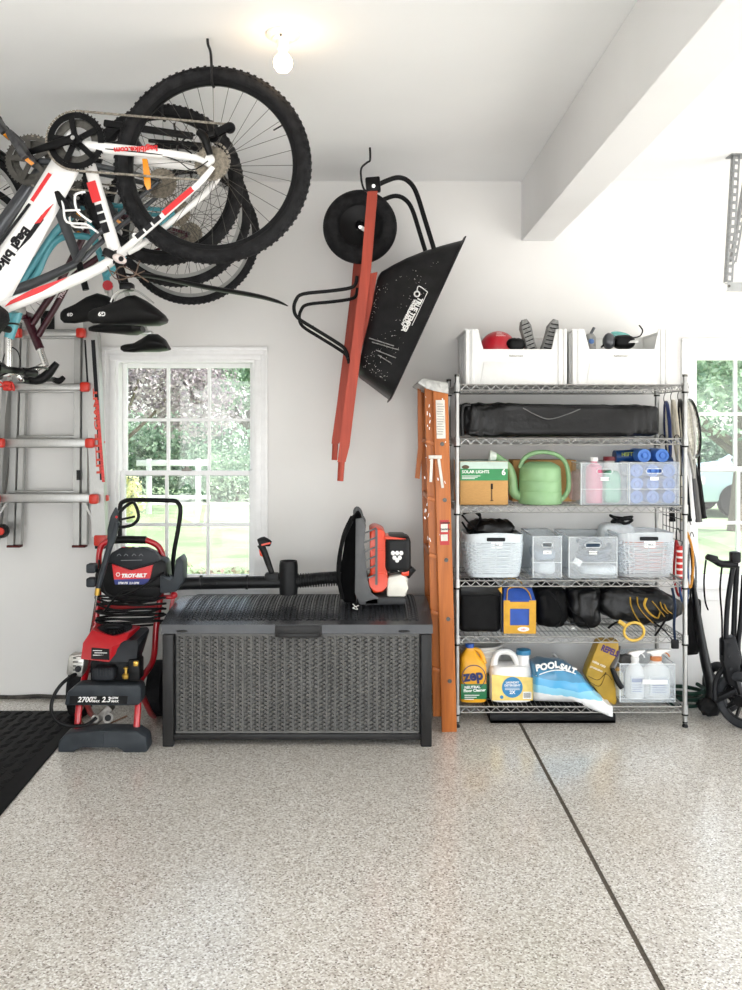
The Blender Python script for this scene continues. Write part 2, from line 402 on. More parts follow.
# windows
m_glass = bpy.data.materials.new('window_glass'); m_glass.use_nodes = True
n = m_glass.node_tree.nodes; l = m_glass.node_tree.links; n.remove(n['Principled BSDF'])
tr = n.new('ShaderNodeBsdfTransparent'); tr.inputs['Color'].default_value = (GL, GL * 1.01, GL, 1)
gl = n.new('ShaderNodeBsdfGlossy'); gl.inputs['Roughness'].default_value = .02
mx = n.new('ShaderNodeMixShader'); mx.inputs['Fac'].default_value = .04
l.new(tr.outputs[0], mx.inputs[1]); l.new(gl.outputs[0], mx.inputs[2]); l.new(mx.outputs[0], n['Material Output'].inputs['Surface'])
def window(name, w):
    x0, x1, z0, z1 = w
    root = bpy.data.objects.new(name, None); COL.objects.link(root); root.location = (x0, WALL, z0); ORG[root.name] = V((x0, WALL, z0)); st(root)
    e = 13 / 168.8                                   # casing round the opening, stepped moulding
    y = WALL
    b = MB()
    for k, (o, i, t) in enumerate(((e, .055, .022), (.06, .03, .014), (.035, .0, .018))):
        b.bx(x0 - o, x0 - i, y - t, y, z0 - (0 if k else 0), z1 + o, .002); b.bx(x1 + i, x1 + o, y - t, y, z0, z1 + o, .002)
        b.bx(x0 - o, x1 + o, y - t - .001, y, z1 + i, z1 + o, .002)
    b.build('window_frame', m_trim, root)
    b = MB(); b.bx(x0 - e - .02, x1 + e + .02, y - .05, y + .04, z0 - .03, z0 + .002, .006); b.bx(x0 - e, x1 + e, y - .016, y, z0 - .1, z0 - .03, .003)
    b.build('window_sill', m_trim, root)
    b = MB()                                         # jamb lining
    b.bx(x0, x0 + .015, y, y + T, z0, z1); b.bx(x1 - .015, x1, y, y + T, z0, z1); b.bx(x0 + .015, x1 - .015, y + .001, y + T, z1 - .015, z1); b.bx(x0 + .015, x1 - .015, y + .001, y + T, z0, z0 + .015)
    b.build('jamb', m_trim, root)
    zm = (z0 + z1) / 2 - .032
    for (a, c, yy, nm) in ((zm, z1 - .015, .085, 'upper_sash'), (z0 + .015, zm + .035, .045, 'lower_sash')):
        b = MB(); s = .026; xa, xb = x0 + .015, x1 - .015
        b.bx(xa, xa + s, y + yy, y + yy + .035, a, c, .003); b.bx(xb - s, xb, y + yy, y + yy + .035, a, c, .003)
        b.bx(xa + s, xb - s, y + yy + .001, y + yy + .034, c - s, c); b.bx(xa + s, xb - s, y + yy + .001, y + yy + .034, a, a + s)
        q = .009
        for k in (1, 2):
            xm = xa + s + (xb - xa - 2 * s) * k / 3; b.bx(xm - q, xm + q, y + yy + .005, y + yy + .03, a + s, c - s)
        zz = (a + c) / 2; b.bx(xa + s, xb - s, y + yy + .006, y + yy + .029, zz - q, zz + q)
        sash = b.build('sash', m_trim, root)
        b = MB(); b.bx(xa + s, xb - s, y + yy + .016, y + yy + .019, a + s, c - s); b.build('pane', m_glass, sash, flat=True)
    b = MB(); b.bx((x0 + x1) / 2 - .03, (x0 + x1) / 2 + .03, y + .03, y + .05, zm + .033, zm + .047, .004); b.cyl(((x0 + x1) / 2, y + .04, zm + .04), ((x0 + x1) / 2, y + .04, zm + .06), .012)
    b.build('sash_lock', M('lock_grey', '8d8880', .4, .5), root)
window('window_1', WINS[0]); window('window_2', WINS[1])

# ---------------------------------------------------------------- garden
m_lawn = M('lawn_green', '9db388', .9, var=.22, scale=1.5, bump=.3)
b = MB(); b.bx(-40, 40, 5.4, 60, -.35, -.12); st(b.build('ground_1', m_lawn, flat=True))
b = MB(); b.bx(4.85, 30, -20, 5.4, -.3, -.02); b.bx(-12, 4.85, -20, -2.66, -.3, -.02); st(b.build('ground_2', M('driveway_concrete', 'bdb8ae', .85, var=.06, scale=3), flat=True))
b = MB(); b.bx(-30, 30, 19.5, 21.3, -.13, -.10); st(b.build('ground_3', M('gravel_path', 'd8d4ca', .9, var=.1), flat=True))

def leaf_cloud(b, c, rad, num, size, seed, lumps=9):
    r = random.Random(seed); c = V(c)
    cs = [(V((r.uniform(-1, 1) * rad[0] * .62, r.uniform(-1, 1) * rad[1] * .62, r.uniform(-.8, .8) * rad[2] * .7)), r.uniform(.35, .6)) for _ in range(lumps)]
    for i in range(num):
        q, k = cs[i % lumps]
        d = V((r.gauss(0, 1), r.gauss(0, 1), r.gauss(0, 1))).normalized() * (r.random() ** .33)
        p = c + q + V((d.x * rad[0] * k, d.y * rad[1] * k, d.z * rad[2] * k))
        nrm = (d + V((r.gauss(0, .6), r.gauss(0, .6), r.gauss(0, .6)))).normalized()
        u, v, _ = basis(nrm); a = r.uniform(0, 6.28); e1 = u * math.cos(a) + v * math.sin(a); e2 = nrm.cross(e1); s = size * r.uniform(.6, 1.3)
        b.bm.faces.new([b.bm.verts.new(p + e1 * s), b.bm.verts.new(p + e2 * s * .55), b.bm.verts.new(p - e1 * s), b.bm.verts.new(p - e2 * s * .55)])
def leaf_mat(name, c, c2):
    m = bpy.data.materials.new(name); m.use_nodes = True
    n = m.node_tree.nodes; l = m.node_tree.links; p = n['Principled BSDF']
    tc = n.new('ShaderNodeTexCoord'); nz = n.new('ShaderNodeTexNoise'); nz.inputs['Scale'].default_value = 3.5; nz.inputs['Detail'].default_value = 6
    l.new(tc.outputs['Object'], nz.inputs['Vector'])
    cr = n.new('ShaderNodeValToRGB'); cr.color_ramp.elements[0].position = .4; cr.color_ramp.elements[1].position = .6
    cr.color_ramp.elements[0].color = lin(c) + [1]; cr.color_ramp.elements[1].color = lin(c2) + [1]
    l.new(nz.outputs['Fac'], cr.inputs['Fac']); l.new(cr.outputs['Color'], p.inputs['Base Color']); p.inputs['Roughness'].default_value = .5
    t = n.new('ShaderNodeBsdfTranslucent'); l.new(cr.outputs['Color'], t.inputs['Color'])
    mx = n.new('ShaderNodeMixShader'); mx.inputs['Fac'].default_value = .4
    l.new(p.outputs[0], mx.inputs[1]); l.new(t.outputs[0], mx.inputs[2]); l.new(mx.outputs[0], n['Material Output'].inputs['Surface'])
    return m
lm_p = leaf_mat('purple_leaves', '7c6f78', 'cfc3c6'); lm_g = leaf_mat('green_leaves', '587a62', 'b5cdb2'); lm_g2 = leaf_mat('pale_green_leaves', '7d9c84', 'cfe0c8')
lm_y = leaf_mat('yellow_flowers', 'cfd0a0', 'ece8b8'); lm_pk = leaf_mat('pink_blossom', 'b79a92', '93b183')
m_bark = M('bark', '85786a', .9, var=.25, scale=8, bump=.4)
def tree(name, label, x, y, h, tr, rad, mat, num, size, seed, cat='tree', branch=True):
    root = thing(name, label, cat, (x, y, -.12))
    b = MB(); top = V((x, y, h - rad[2] * .5)); b.tube([(x, y, -.2), (x + tr, y, h * .4), top], [tr * 1.2, tr, tr * .5], 8, k=4)
    if branch:
        for k, a in enumerate((.4, 2.3, 3.6, 5.4)):
            b.tube([(x, y, h * .35 + .15 * k), V((x, y, h * .62)) + V((math.cos(a) * rad[0] * .35, math.sin(a) * rad[1] * .35, 0)), V((x, y, h * .9)) + V((math.cos(a) * rad[0] * .6, math.sin(a) * rad[1] * .6, 0))], [tr * .6, tr * .4, tr * .15], 6, k=3)
    b.build('trunk', m_bark, root)
    b = MB(); leaf_cloud(b, (x, y, h), rad, num, size, seed, 14); b.build('foliage', mat, root, flat=True)
tree('purple_leaf_tree', 'broad tree with dusty purple leaves seen through the left window', -5.1, 17, 3.0, .09, (2.6, 2.2, 2.0), lm_p, 24000, .055, 1)
tree('shade_tree', 'green tree behind and right of the purple-leaved tree', -3.6, 27, 3.9, .2, (2.6, 2.4, 3.4), lm_g2, 14000, .09, 2)
tree('shade_tree', 'tall green tree at the far left beyond the lawn', -10.3, 28, 3.9, .2, (3.4, 2.4, 3.6), lm_g, 14000, .09, 3)
tree('shade_tree', 'pale green tree seen through the right window above the car', 6.3, 14.6, 3.0, .12, (2.5, 2.2, 1.9), lm_g2, 22000, .055, 4)
tree('shade_tree', 'green tree further back behind the parked car', 12.5, 27, 4.2, .2, (3.4, 2.4, 3.6), lm_g, 14000, .09, 5)
tree('hedge', 'long green hedge at the far edge of the lawn, left window', -6.0, 22.2, .75, .05, (4.2, .9, 1.5), lm_g, 18000, .07, 6, 'hedge', False)
tree('hedge', 'green hedge behind the car, right window', 10.0, 21, .75, .05, (4.6, .9, 1.5), lm_g, 16000, .07, 7, 'hedge', False)
tree('rounded_shrub', 'rounded pale shrub at the right end of the hedge', -3.0, 20.5, .45, .04, (1.3, .7, .9), lm_g2, 6000, .05, 8, 'shrub', False)
tree('flowering_shrub', 'yellow flowering shrub beside the white garden arbour', -4.5, 16.2, .35, .03, (.55, .4, .7), lm_y, 1200, .05, 9, 'shrub', False)
tree('garden_flowers', 'low pinkish flowers close outside the left window', -1.35, 8.6, .02, .01, (.75, .3, .28), lm_pk, 1400, .035, 10, 'flowers', False)
m_gp = M('white_garden_paint', 'f2f2f2', .5, var=.03)
root = thing('garden_arbour', 'white garden arbour of posts and rails on the lawn', 'arbour', (-3.85, 17.5, -.12))
for dx in (-.5, .5):
    b = MB(); b.bx(-3.85 + dx - .05, -3.85 + dx + .05, 17.45, 17.55, -.12, 1.0, .01); b.build('post', m_gp, root)
b = MB(); b.bx(-4.6, -3.1, 17.46, 17.54, .18, .26, .01); b.bx(-4.6, -3.1, 17.46, 17.54, .86, .98, .01); b.build('rail', m_gp, root)

# parked car outside the right window
m_car = M('pale_blue_car_paint', 'c3d5e2', .25, var=.03, coat=.6); m_cg = M('car_glass', '6f8794', .1, var=.05)
m_tyre = M('rubber', '17171a', .75, var=.3, scale=40, bump=.15, bscale=90)
cx, cy = 8.6, 17.6
root = thing('car', 'pale blue car parked on the lawn outside the right window', 'car', (cx, cy, -.12))
prof = [(-2.1, .3), (-2.15, .75), (-1.9, .95), (-1.0, 1.0), (-.45, 1.42), (.9, 1.45), (1.5, 1.02), (2.1, .95), (2.15, .35)]
b = MB(); b.prism([(cx + x, cy - .85, z - .12) for x, z in prof], (0, 1.7, 0), .05); b.build('body', m_car, root)
b = MB(); b.prism([(cx + x, cy - .865, z - .12) for x, z in ((-.8, 1.0), (-.4, 1.36), (.2, 1.38), (.2, 1.0))], (0, 1.73, 0)); b.prism([(cx + x, cy - .865, z - .12) for x, z in ((.27, 1.0), (.27, 1.38), (.85, 1.38), (1.3, 1.0))], (0, 1.73, 0)); b.build('side_window', m_cg, root)
for dx in (-1.35, 1.35):
    for dy in (-.8, .8):
        b = MB(); b.lathe([(.2, -.1), (.31, -.1), (.33, -.07), (.33, .07), (.31, .1), (.2, .1)], (cx + dx, cy + dy, .21), (0, 1, 0)); w = b.build('wheel', m_tyre, root)
        b = MB(); b.lathe([(.02, -.09), (.2, -.1), (.2, .1), (.02, .09)], (cx + dx, cy + dy, .21), (0, 1, 0)); b.build('hubcap', M('hubcap', 'b9bcc0', .3, .8), w)
for dz in (.62,):
    b = MB(); b.bx(cx - 2.16, cx - 1.95, cy - .87, cy - .55, dz - .1, dz + .05, .02); b.build('headlight', M('lens', 'f0f0ee', .2), root)
# ---------------------------------------------------------------- shared materials
m_blk = M('black_plastic', '1d1d1f', .45, var=.2, bump=.05)
m_blk2 = M('black_satin_metal', '19191b', .35, .3, var=.15)
m_steel = M('brushed_steel', 'b9b9b7', .3, .9, var=.08)
m_chrome = M('chrome', 'd6d6d4', .15, 1., var=.04)
m_dkst = M('dark_steel', '55534f', .38, .8, var=.25, scale=60)
m_red = M('red_plastic', 'd6281f', .4, var=.05)
m_orange = M('amber_reflector', 'f29a1c', .25, var=.05, coat=.5)
m_tread = M('tyre_rubber', '28282a', .8, var=.35, scale=30, bump=.3, bscale=120)
m_white = M('white_frame_paint', 'ecebe9', .25, var=.02, coat=.5)
m_graph = M('graphite_frame_paint', '4b4e53', .3, .3, var=.06, coat=.4)
m_teal = M('teal_frame_paint', '4da3b0', .3, .1, var=.04, coat=.5)
m_maroon = M('maroon_frame_paint', '4a1525', .3, .2, var=.06, coat=.5)
m_decal_r = M('red_decal', 'e0252a', .3, var=.02)
m_decal_k = M('black_decal', '26262a', .35, var=.03)
m_hook = M('hook_vinyl', '2b2b2d', .5, var=.1)
m_white_pl = M('white_plastic', 'f1f0ee', .4, var=.02)

def wheel(root, hub, Ro, tw, spokes, knob=True, cass=True, rimmat=None, name='rear_wheel', rotor=False):
    hub = V(hub); ax = V((0, 1, 0)); tr = tw / 2; Rm = Ro - tr
    b = MB(); rr = Ro - tw * 1.02
    b.lathe([(rr - .014, -.006), (rr - .012, -.011), (rr + .008, -.012), (rr + .008, .012), (rr - .012, .011), (rr - .014, .006)], hub, ax, 72, cap=False)
    b.lathe([(rr - .014, .006), (rr - .014, -.006)], hub, ax, 72, cap=False)
    w = b.build(name, rimmat or m_blk2, root)
    b = MB(); b.torus(hub, ax, Rm, tr, 96, 14, 1.0)
    if knob:
        n = 84
        for i in range(n):
            for q, off in ((-.55, 0), (.55, .5), (-1.1, .5), (1.1, 0)):
                t = 2 * math.pi * (i + off) / n; d = V((math.cos(t), 0, math.sin(t)))
                c = hub + d * (Rm + tr * math.cos(q) * 1.04) + ax * (tr * math.sin(q) * 1.04)
                nn = (d * math.cos(q) + ax * math.sin(q)).normalized(); tg = V((-math.sin(t), 0, math.cos(t))); x = nn.cross(tg)
                b.box(c, (.0085, .0105, .005), Matrix((x, tg, nn)).transposed())
    b.build('tyre', m_tread, w)
    b = MB(); n = spokes
    for i in range(n):
        t = 2 * math.pi * i / n; s = 1 if i % 2 else -1
        tt = t + (.5 if (i // 2) % 2 else -.5) * 1.0
        b.cyl(hub + V((math.cos(tt), 0, math.sin(tt))) * .022 + ax * s * .026, hub + V((math.cos(t), 0, math.sin(t))) * (rr - .012) + ax * s * .003, .0011, n=4, cap=False)
    b.build('spokes', m_dkst, w)
    b = MB(); b.lathe([(.004, -.06), (.009, -.055), (.009, -.03), (.025, -.028), (.014, -.018), (.013, .018), (.025, .028), (.009, .03), (.009, .055), (.004, .06)], hub, ax, 20); b.build('hub', m_dkst, w)
    if cass:
        b = MB()
        for k in range(8):
            r0 = .021 + k * .0062; y0 = -.052 + k * .0035
            b.lathe([(r0 * .72, y0), (r0, y0), (r0, y0 + .0016), (r0 * .72, y0 + .0016)], hub, ax, 40)
            n = int(r0 * 480)
            for i in range(n):
                t = 2 * math.pi * i / n; d = V((math.cos(t), 0, math.sin(t))); b.box(hub + d * (r0 + .0015) + ax * (y0 + .0008), (.004, .0016, .004), Matrix.Rotation(-t, 3, 'Y'))
        b.build('cassette', M('cassette_steel', '8f877a', .35, .8, var=.3, scale=80), w)
    # valve and wheel reflector
    b = MB(); d = V((.86, 0, .5)); b.cyl(hub + d * (rr - .012), hub + d * (rr - .05), .003, n=8); b.build('valve', m_blk, w)
    return w

def chainline(b, pts, r=.0035):
    pts = [V(p) for p in pts]
    for p, q in zip(pts, pts[1:]):
        d = q - p; n = max(1, int(d.length / .0127)); u = d.normalized()
        for i in range(n):
            c = p + d * ((i + .5) / n); k = .0022 if i % 2 else .0036
            z = u.cross(V((0, 1, 0))).normalized()
            b.box(c, (.0118, k * 2, .0075), Matrix((u, V((0, 1, 0)), z)).transposed())

def oval_tube(b, p0, p1, w0, w1, d0, d1, n=16):     # w in the bike's plane, d across it
    p0, p1 = V(p0), V(p1); z = (p1 - p0).normalized(); y = V((0, 1, 0)); x = y.cross(z).normalized()
    f = lambda p, w, d: [p + x * math.cos(t) * w + y * math.sin(t) * d for t in [2 * math.pi * i / n for i in range(n)]]
    b.loft([f(p0.lerp(p1, t), w0 + (w1 - w0) * t, d0 + (d1 - d0) * t) for t in (0, .25, .5, .75, 1)])

def crankset(root, c, armend, R0, Y, rim=None, pedal=None, rings=True):
    c = V(c); ax = V((0, 1, 0))
    b = MB(); y = -.055
    b.lathe([(R0 * .78, y), (R0, y), (R0, y + .003), (R0 * .78, y + .003)], c, ax, 64, cap=False); b.lathe([(R0 * .78, y + .003), (R0 * .78, y)], c, ax, 64, cap=False)
    n = 44
    for i in range(n):
        t = 2 * math.pi * i / n; d = V((math.cos(t), 0, math.sin(t))); b.box(c + d * (R0 + .002) + ax * (y + .0015), (.006, .003, .005), Matrix.Rotation(-t, 3, 'Y'))
    for i in range(5):
        t = .5 + 2 * math.pi * i / 5; d = V((math.cos(t), 0, math.sin(t))); b.bar(c + ax * (y - .001) + d * .018, c + ax * y + d * R0 * .85, .022, .005)
    k = b.build('chainring', rim or m_blk2, root)
    b = MB(); b.lathe([(R0 * .52, y + .012), (R0 * .8, y + .012), (R0 * .8, y + .015), (R0 * .52, y + .015)], c, ax, 48, cap=False); b.build('inner_ring', m_dkst, k)
    b = MB(); b.cyl(c + ax * -.075, c + ax * -.03, .022, n=20)
    e = V(armend) + ax * -.05
    oval_tube(b, c + ax * -.078, e, .018, .013, .009, .008, 12); b.cyl(e - ax * .01, e + ax * .012, .015, n=14)
    cr = b.build('crank_arm', m_blk2, root)
    b = MB(); b.cyl(c + ax * -.09, c + ax * -.086, .008, n=12); b.build('crank_bolt', m_steel, cr)
    b = MB(); b.cyl(c + ax * -.04, c + ax * .04, .021, n=20)
    e2 = c * 2 - V(armend) + ax * .08; e2.y = c.y + .08; oval_tube(b, c + ax * .06, e2, .017, .012, .009, .008, 12); b.cyl(c + ax * .03, c + ax * .065, .02, n=14)
    b.build('bottom_bracket', m_blk2, root)
    for q, sgn in ((e, -1), (e2, 1)):
        b = MB(); pc = q + ax * (sgn * .055)
        rot = Matrix.Rotation(R(pedal or 58), 3, 'Y')
        b.box(pc, (.115, .10, .026), rot, .006); b.cyl(q, pc, .006, n=8)
        for xx in (-.04, .04):
            for kk in range(5): b.box(pc + rot @ V((xx, -.036 + kk * .018, 0)), (.012, .009, .03), rot)
        p = b.build('pedal', M('pedal_grey', '3f3f41', .45, .4, var=.4, scale=60), root)
        b = MB(); b.box(pc + rot @ V((.059, 0, 0)), (.006, .055, .014), rot); b.build('pedal_reflector', m_orange, p)

def saddle(root, pts_top, pts_bot, Y, hw, mat=None, rail=True, logo=None):
    # stations along the saddle from nose to tail: pixel x, upper edge y, lower edge y, half width in m
    b = MB(); rings = []
    for (x, ya, yb), w in zip(pts_top, hw):
        pa, pb = W(x, ya, Y), W(x, yb, Y); cz = (pa.z + pb.z) / 2; hz = (pa.z - pb.z) / 2
        ring = []
        for i in range(20):
            t = 2 * math.pi * i / 20; s_, c_ = math.sin(t), math.cos(t)
            ring.append(V((pa.x, Y + math.copysign(abs(c_) ** .8, c_) * w, cz + (s_ * hz if s_ < 0 else s_ * hz * (1 - .55 * abs(c_) ** 2)))))
        rings.append(ring)
    b.loft(rings); s = b.build('saddle', mat or M('saddle_vinyl', '141415', .42, var=.15, bump=.04), root)
    if logo:
        p = W(logo[0], logo[1], Y - hw[2]); b = MB(); b.text('G9', (p.x, Y - logo[3], p.z), (-1, 0, 0), (0, 0, -1), logo[2], .0005, ext=.0004, align='CENTER'); b.build('saddle_logo', m_white, s)
    return s

def stem_and_bar(root, head, turn, Y, half, barpx, mat, grip=True, rise=0):
    # handlebar running across the bike (towards and away from the wall)
    h = W(*head, Y); c = W(*barpx, Y)
    b = MB(); b.cyl(h, W(head[0] + (barpx[0] - head[0]) * .3, head[1] + (barpx[1] - head[1]) * .9, Y), .018, n=14)
    b.tube([h.lerp(c, .75), c], .018, 10); b.cyl(c - V((0, .025, 0)), c + V((0, .025, 0)), .024, n=16)
    b.build('stem', mat, root)
    b = MB(); b.tube([c + V((.02, -half, -rise)), c + V((.015, -half * .5, -rise)), c + V((0, -.1, 0)), c, c + V((0, .1, 0)), c + V((.015, half * .5, -rise)), c + V((.02, half, -rise))], .0135, 10, k=4)
    hb = b.build('handlebar', mat, root)
    for s in (-1, 1):
        b = MB(); b.lathe([(.008, 0), (.017, .002), (.0165, .12), (.014, .125)], c + V((.02, s * half, -rise)), (0, -s, 0), 14); b.build('grip', m_blk, hb)
        b = MB(); p = c + V((.015, s * half * .62, -rise)); b.tube([p, p + V((.05, 0, .015)), p + V((.06, s * .06, .02)), p + V((.058, s * .12, .02))], .005, 8, k=4); b.box(p, (.03, .03, .03), None, .006); b.build('brake_lever', m_blk2, hb)
    return hb

def fork(root, head_lo, hub, Y, mat, r=.016, susp=False):
    hl = W(*head_lo, Y); hb = W(*hub, Y); b = MB()
    for s in (-1, 1):
        o = V((0, s * .055, 0)); b.tube([hl + o * .9 + (hb - hl) * .04, hl.lerp(hb, .5) + o, hb + o], [r * 1.1, r, r * .75], 10)
    b.box(hl + (hb - hl) * .03, (.05, .14, .045), None, .012)
    b.build('fork', mat, root)

def ceiling_hook(px, Y, zlow, label, dx=-.012):
    # vinyl-coated bike hook screwed in the ceiling; the open bend carries the rim at zlow
    x = (px - VX) / F * Y
    b = MB(); b.tube([(x - .012, Y - .03, CEIL + .01), (x - .01, Y - .03, CEIL - .02), (x, Y - .032, CEIL - .05), (x + .004, Y - .034, zlow + .05), (x + .004, Y - .03, zlow + .0), (x + .004, Y - .012, zlow - .013), (x + .004, Y + .012, zlow - .013), (x + .004, Y + .03, zlow + .004), (x + .004, Y + .034, zlow + .035)], .0052, 8, k=5)
    o = b.build('ceiling_hook', m_hook); tag(o, label, 'hook', 'bike hooks screwed into the ceiling'); return o

def mpx(v, Y): return v / F * Y

# ================================================================ BIKE 1 : white and red
Y = 3.27
P = lambda x, y, d=0: W(x, y, Y) + V((0, d, 0))
hub = (213, 165.5); Ro = mpx(98.5, Y)
b1 = thing('bicycle', 'white bicycle with red and black decals hanging nearest, rear wheel up', 'bicycle', P(*hub))
wheel(b1, P(*hub), Ro, .056, 32, True)
b = MB()
oval_tube(b, P(70, 158), P(-22, 318), .056, .074, .030, .036)     # down tube
oval_tube(b, P(84, 146), P(117, 258), .023, .026, .017, .019)      # seat tube
b.tube([P(124, 250), P(100, 268), P(50, 290), P(-22, 316)], [.021, .02, .023, .03], 14, k=4)   # top tube
b.cyl(P(-34, 306), P(-12, 345), .026, n=20)                         # head tube
b.cyl(P(76, 141, -.036), P(76, 141, .036), .027, n=20)
for s in (-1, 1):
    N = lambda x, y, d: V((W(x, y, Y - d).x, Y + s * d, W(x, y, Y - d).z))
    b.tube([N(84, 146, .03), N(112, 149, .045), N(160, 153.5, .062), N(196, 158, .066), N(210, 166, .066)], [.021, .0205, .0185, .013, .008], 12, k=3)
    b.tube([N(124, 250, .02), N(140, 236, .045), N(190, 192, .064), N(204, 178, .066), N(213, 167, .066)], [.014, .0125, .0115, .012, .009], 12, k=3)
    b.cyl(P(213, 165, s * .058), P(213, 165, s * .072), .018, n=14)
b.tube([P(138, 238, -.045), P(138, 238, .045)], .011, 8)
fr = b.build('frame', m_white, b1)
b = MB()                                                            # decals on frame
def strip(b, p, q, w, d, th=.001): b.bar(p + V((0, -d, 0)), q + V((0, -d, 0)), w, th)
strip(b, P(92.5, 183), P(98.5, 203), .034, .0185, .004)
b.build('red_decal', m_decal_r, fr); b = MB(); strip(b, W(164, 214.5, Y - .055), W(193, 189.5, Y - .062), .021, .0125, .003); b.build('red_decal', m_decal_r, fr)
b = MB(); strip(b, P(53, 176), P(35, 203), .014, .0305, .004); b.build('red_decal', m_decal_r, fr)
b = MB(); b.prism([P(57, 206, -.0335), P(49, 213, -.0335), P(38, 226, -.0335), P(44, 225, -.0335)], (0, -.003, 0)); b.build('red_decal', m_decal_r, fr); b = MB()
b.prism([P(70, 278, -.0225), P(44, 293, -.024), P(8, 308, -.03), P(14, 302, -.03), P(36, 290, -.026)], (0, -.003, 0)); b.build('red_decal', m_decal_r, fr)
b = MB(); b.text('bagibike.com', W(157.5, 145.5, Y - .0815), P(0, 0) - P(10, -.55), P(0, 10) - P(0, 0), .021, .0010, align='LEFT', ext=.001, sx=1.06)
b.build('red_lettering', m_decal_r, fr)
b = MB()
for t0, t1 in ((0, .24), (.32, .56), (.64, 1)):
    a, c = P(99.5, 206), P(108, 234); strip(b, a.lerp(c, t0), a.lerp(c, t1), .026, .0195, .004)
b.build('black_decal', m_decal_k, fr); b = MB()
for t0, t1 in ((0, .3), (.36, .6), (.66, .95)):
    a, c = W(137, 238, Y - .042), W(162, 216.5, Y - .054); strip(b, a.lerp(c, t0), a.lerp(c, t1), .018, .0135, .003)
b.build('black_decal', m_decal_k, fr); b = MB(); strip(b, P(33, 206), P(-6, 258), .010, .0325, .005); b.build('black_decal', m_decal_k, fr); b = MB()
b.prism([P(45, 217, -.0335), P(37, 228, -.0335), P(20, 254, -.0345), P(34, 240, -.0345), P(47, 222, -.0335)], (0, -.002, 0)); b.build('black_decal', m_decal_k, fr); b = MB()
d = (P(-28, 49 + 243) - P(34, 231)).normalized()
b.text('Bagi bike', P(28, 228, -.0335), P(0, 269) - P(33, 222), P(10, 7.5) - P(0, 0), .034, .0022, ext=.0025, sx=1.15)
b.build('black_lettering', m_decal_k, fr)
crankset(b1, P(80.5, 145.5), P(32, 157), mpx(28, Y), Y, None, None, 38)
b = MB()
c0 = P(80.5, 145.5, -.053); r0 = mpx(29, Y)
arc = [c0 + V((math.cos(t) * r0, 0, math.sin(t) * r0)) for t in [math.pi * .5 + math.pi * i / 24 for i in range(25)]]
chainline(b, [P(230, 129, -.05), P(80.5, 116, -.053)]); chainline(b, arc); chainline(b, [P(80.5, 175, -.053), P(208, 184, -.045)])
c1 = P(212.5, 164.5, -.045); r1 = mpx(19, Y); chainline(b, [c1 + V((math.cos(t) * r1, 0, math.sin(t) * r1)) for t in [-math.pi * .55 + math.pi * 1.0 * i / 12 for i in range(13)]])
b.build('chain', M('chain_steel', '8c857a', .4, .7, var=.4, scale=90), b1)
b = MB()                                                            # rear derailleur
b.tube([P(214, 162, -.085), P(209, 146, -.1), P(203, 141, -.1)], [.012, .017, .014], 10, k=3); b.box(P(212, 143, -.09), (.055, .02, .026), Matrix.Rotation(R(-15), 3, 'Y'), .006)
b.bar(P(214, 141, -.065), P(233, 131, -.065), .026, .004); b.bar(P(214, 141, -.045), P(233, 131, -.045), .026, .004)
for q in ((216, 142), (232, 133)): b.lathe([(.004, -.004), (.021, -.004), (.021, .004), (.004, .004)], P(*q, -.055), (0, 1, 0), 16)
b.tube([P(200, 143, -.09), P(190, 146, -.085), P(186, 152, -.08), P(196, 160, -.075)], .003, 6, k=4)
b.build('rear_derailleur', m_blk2, b1)
b = MB(); b.tube([P(150, 158, -.07), P(180, 166, -.075), P(196, 176, -.075), P(212, 168, -.085)], .0022, 6, k=4); b.build('cable', m_blk, b1); b = MB(); b.tube([P(110, 154, -.06), P(135, 158, -.08), P(175, 162, -.075)], .0022, 6, k=4)
b.build('cable', m_blk, b1); b = MB(); b.tube([P(140, 262, 0), P(118, 250, .02), P(100, 255, .02)], .0022, 6, k=4); b.build('cable', m_blk, b1)
b = MB(); b.prism([P(144, 161, -.03), P(149, 161, -.03), P(152, 176, -.03), P(152.5, 190, -.03), P(149, 192, -.03), P(146, 186, -.03)], (0, .012, 0), .002); b.build('spoke_reflector', m_orange, b1)
b = MB(); b.tube([P(117, 258), P(125, 284)], .0155, 14); b.cyl(P(115, 252), P(118.5, 263), .022, n=16); b.box(P(127, 287), (.05, .05, .03), None, .008); b.build('seatpost', m_blk2, b1)
sst = ((89, 311.5, 321.5), (93, 309, 323.5), (104, 306, 324), (116, 301, 324.5), (127, 296, 325), (135, 295, 325.5), (147, 301, 326), (158, 309, 325.5), (164, 314, 323), (166, 317, 320))
saddle(b1, sst, None, Y, (.012, .018, .022, .03, .045, .06, .075, .078, .07, .045), logo=(102, 312, .016, .0235))
b = MB(); b.tube([P(112, 303, -.02), P(118, 293, -.02), P(135, 290, -.02), P(152, 302, -.03)], .0035, 6, k=4); b.tube([P(112, 303, .02), P(118, 293, .02), P(135, 290, .02), P(152, 302, .03)], .0035, 6, k=4); b.build('saddle_rails', m_steel, b1)
b = MB()                                                            # white bottle cage between down tube and seat tube
for dx in (0, 1):
    b.tube([P(62, 196 + dx * 8, -.02 + dx * .05), P(66, 208, -.03 + dx * .06), P(70, 224, -.035 + dx * .06), P(88, 226, -.03 + dx * .06), P(97, 232, -.01 + dx * .02)], .0042, 8, k=5)
b.tube([P(88, 194, -.03), P(79, 198, -.04), P(80, 212, -.04), P(88, 220, -.04), P(94, 224, -.03)], .0045, 8, k=5); b.tube([P(68, 213, -.035), P(84, 213, -.045)], .004, 8)
b.build('bottle_cage', m_white_pl, b1)
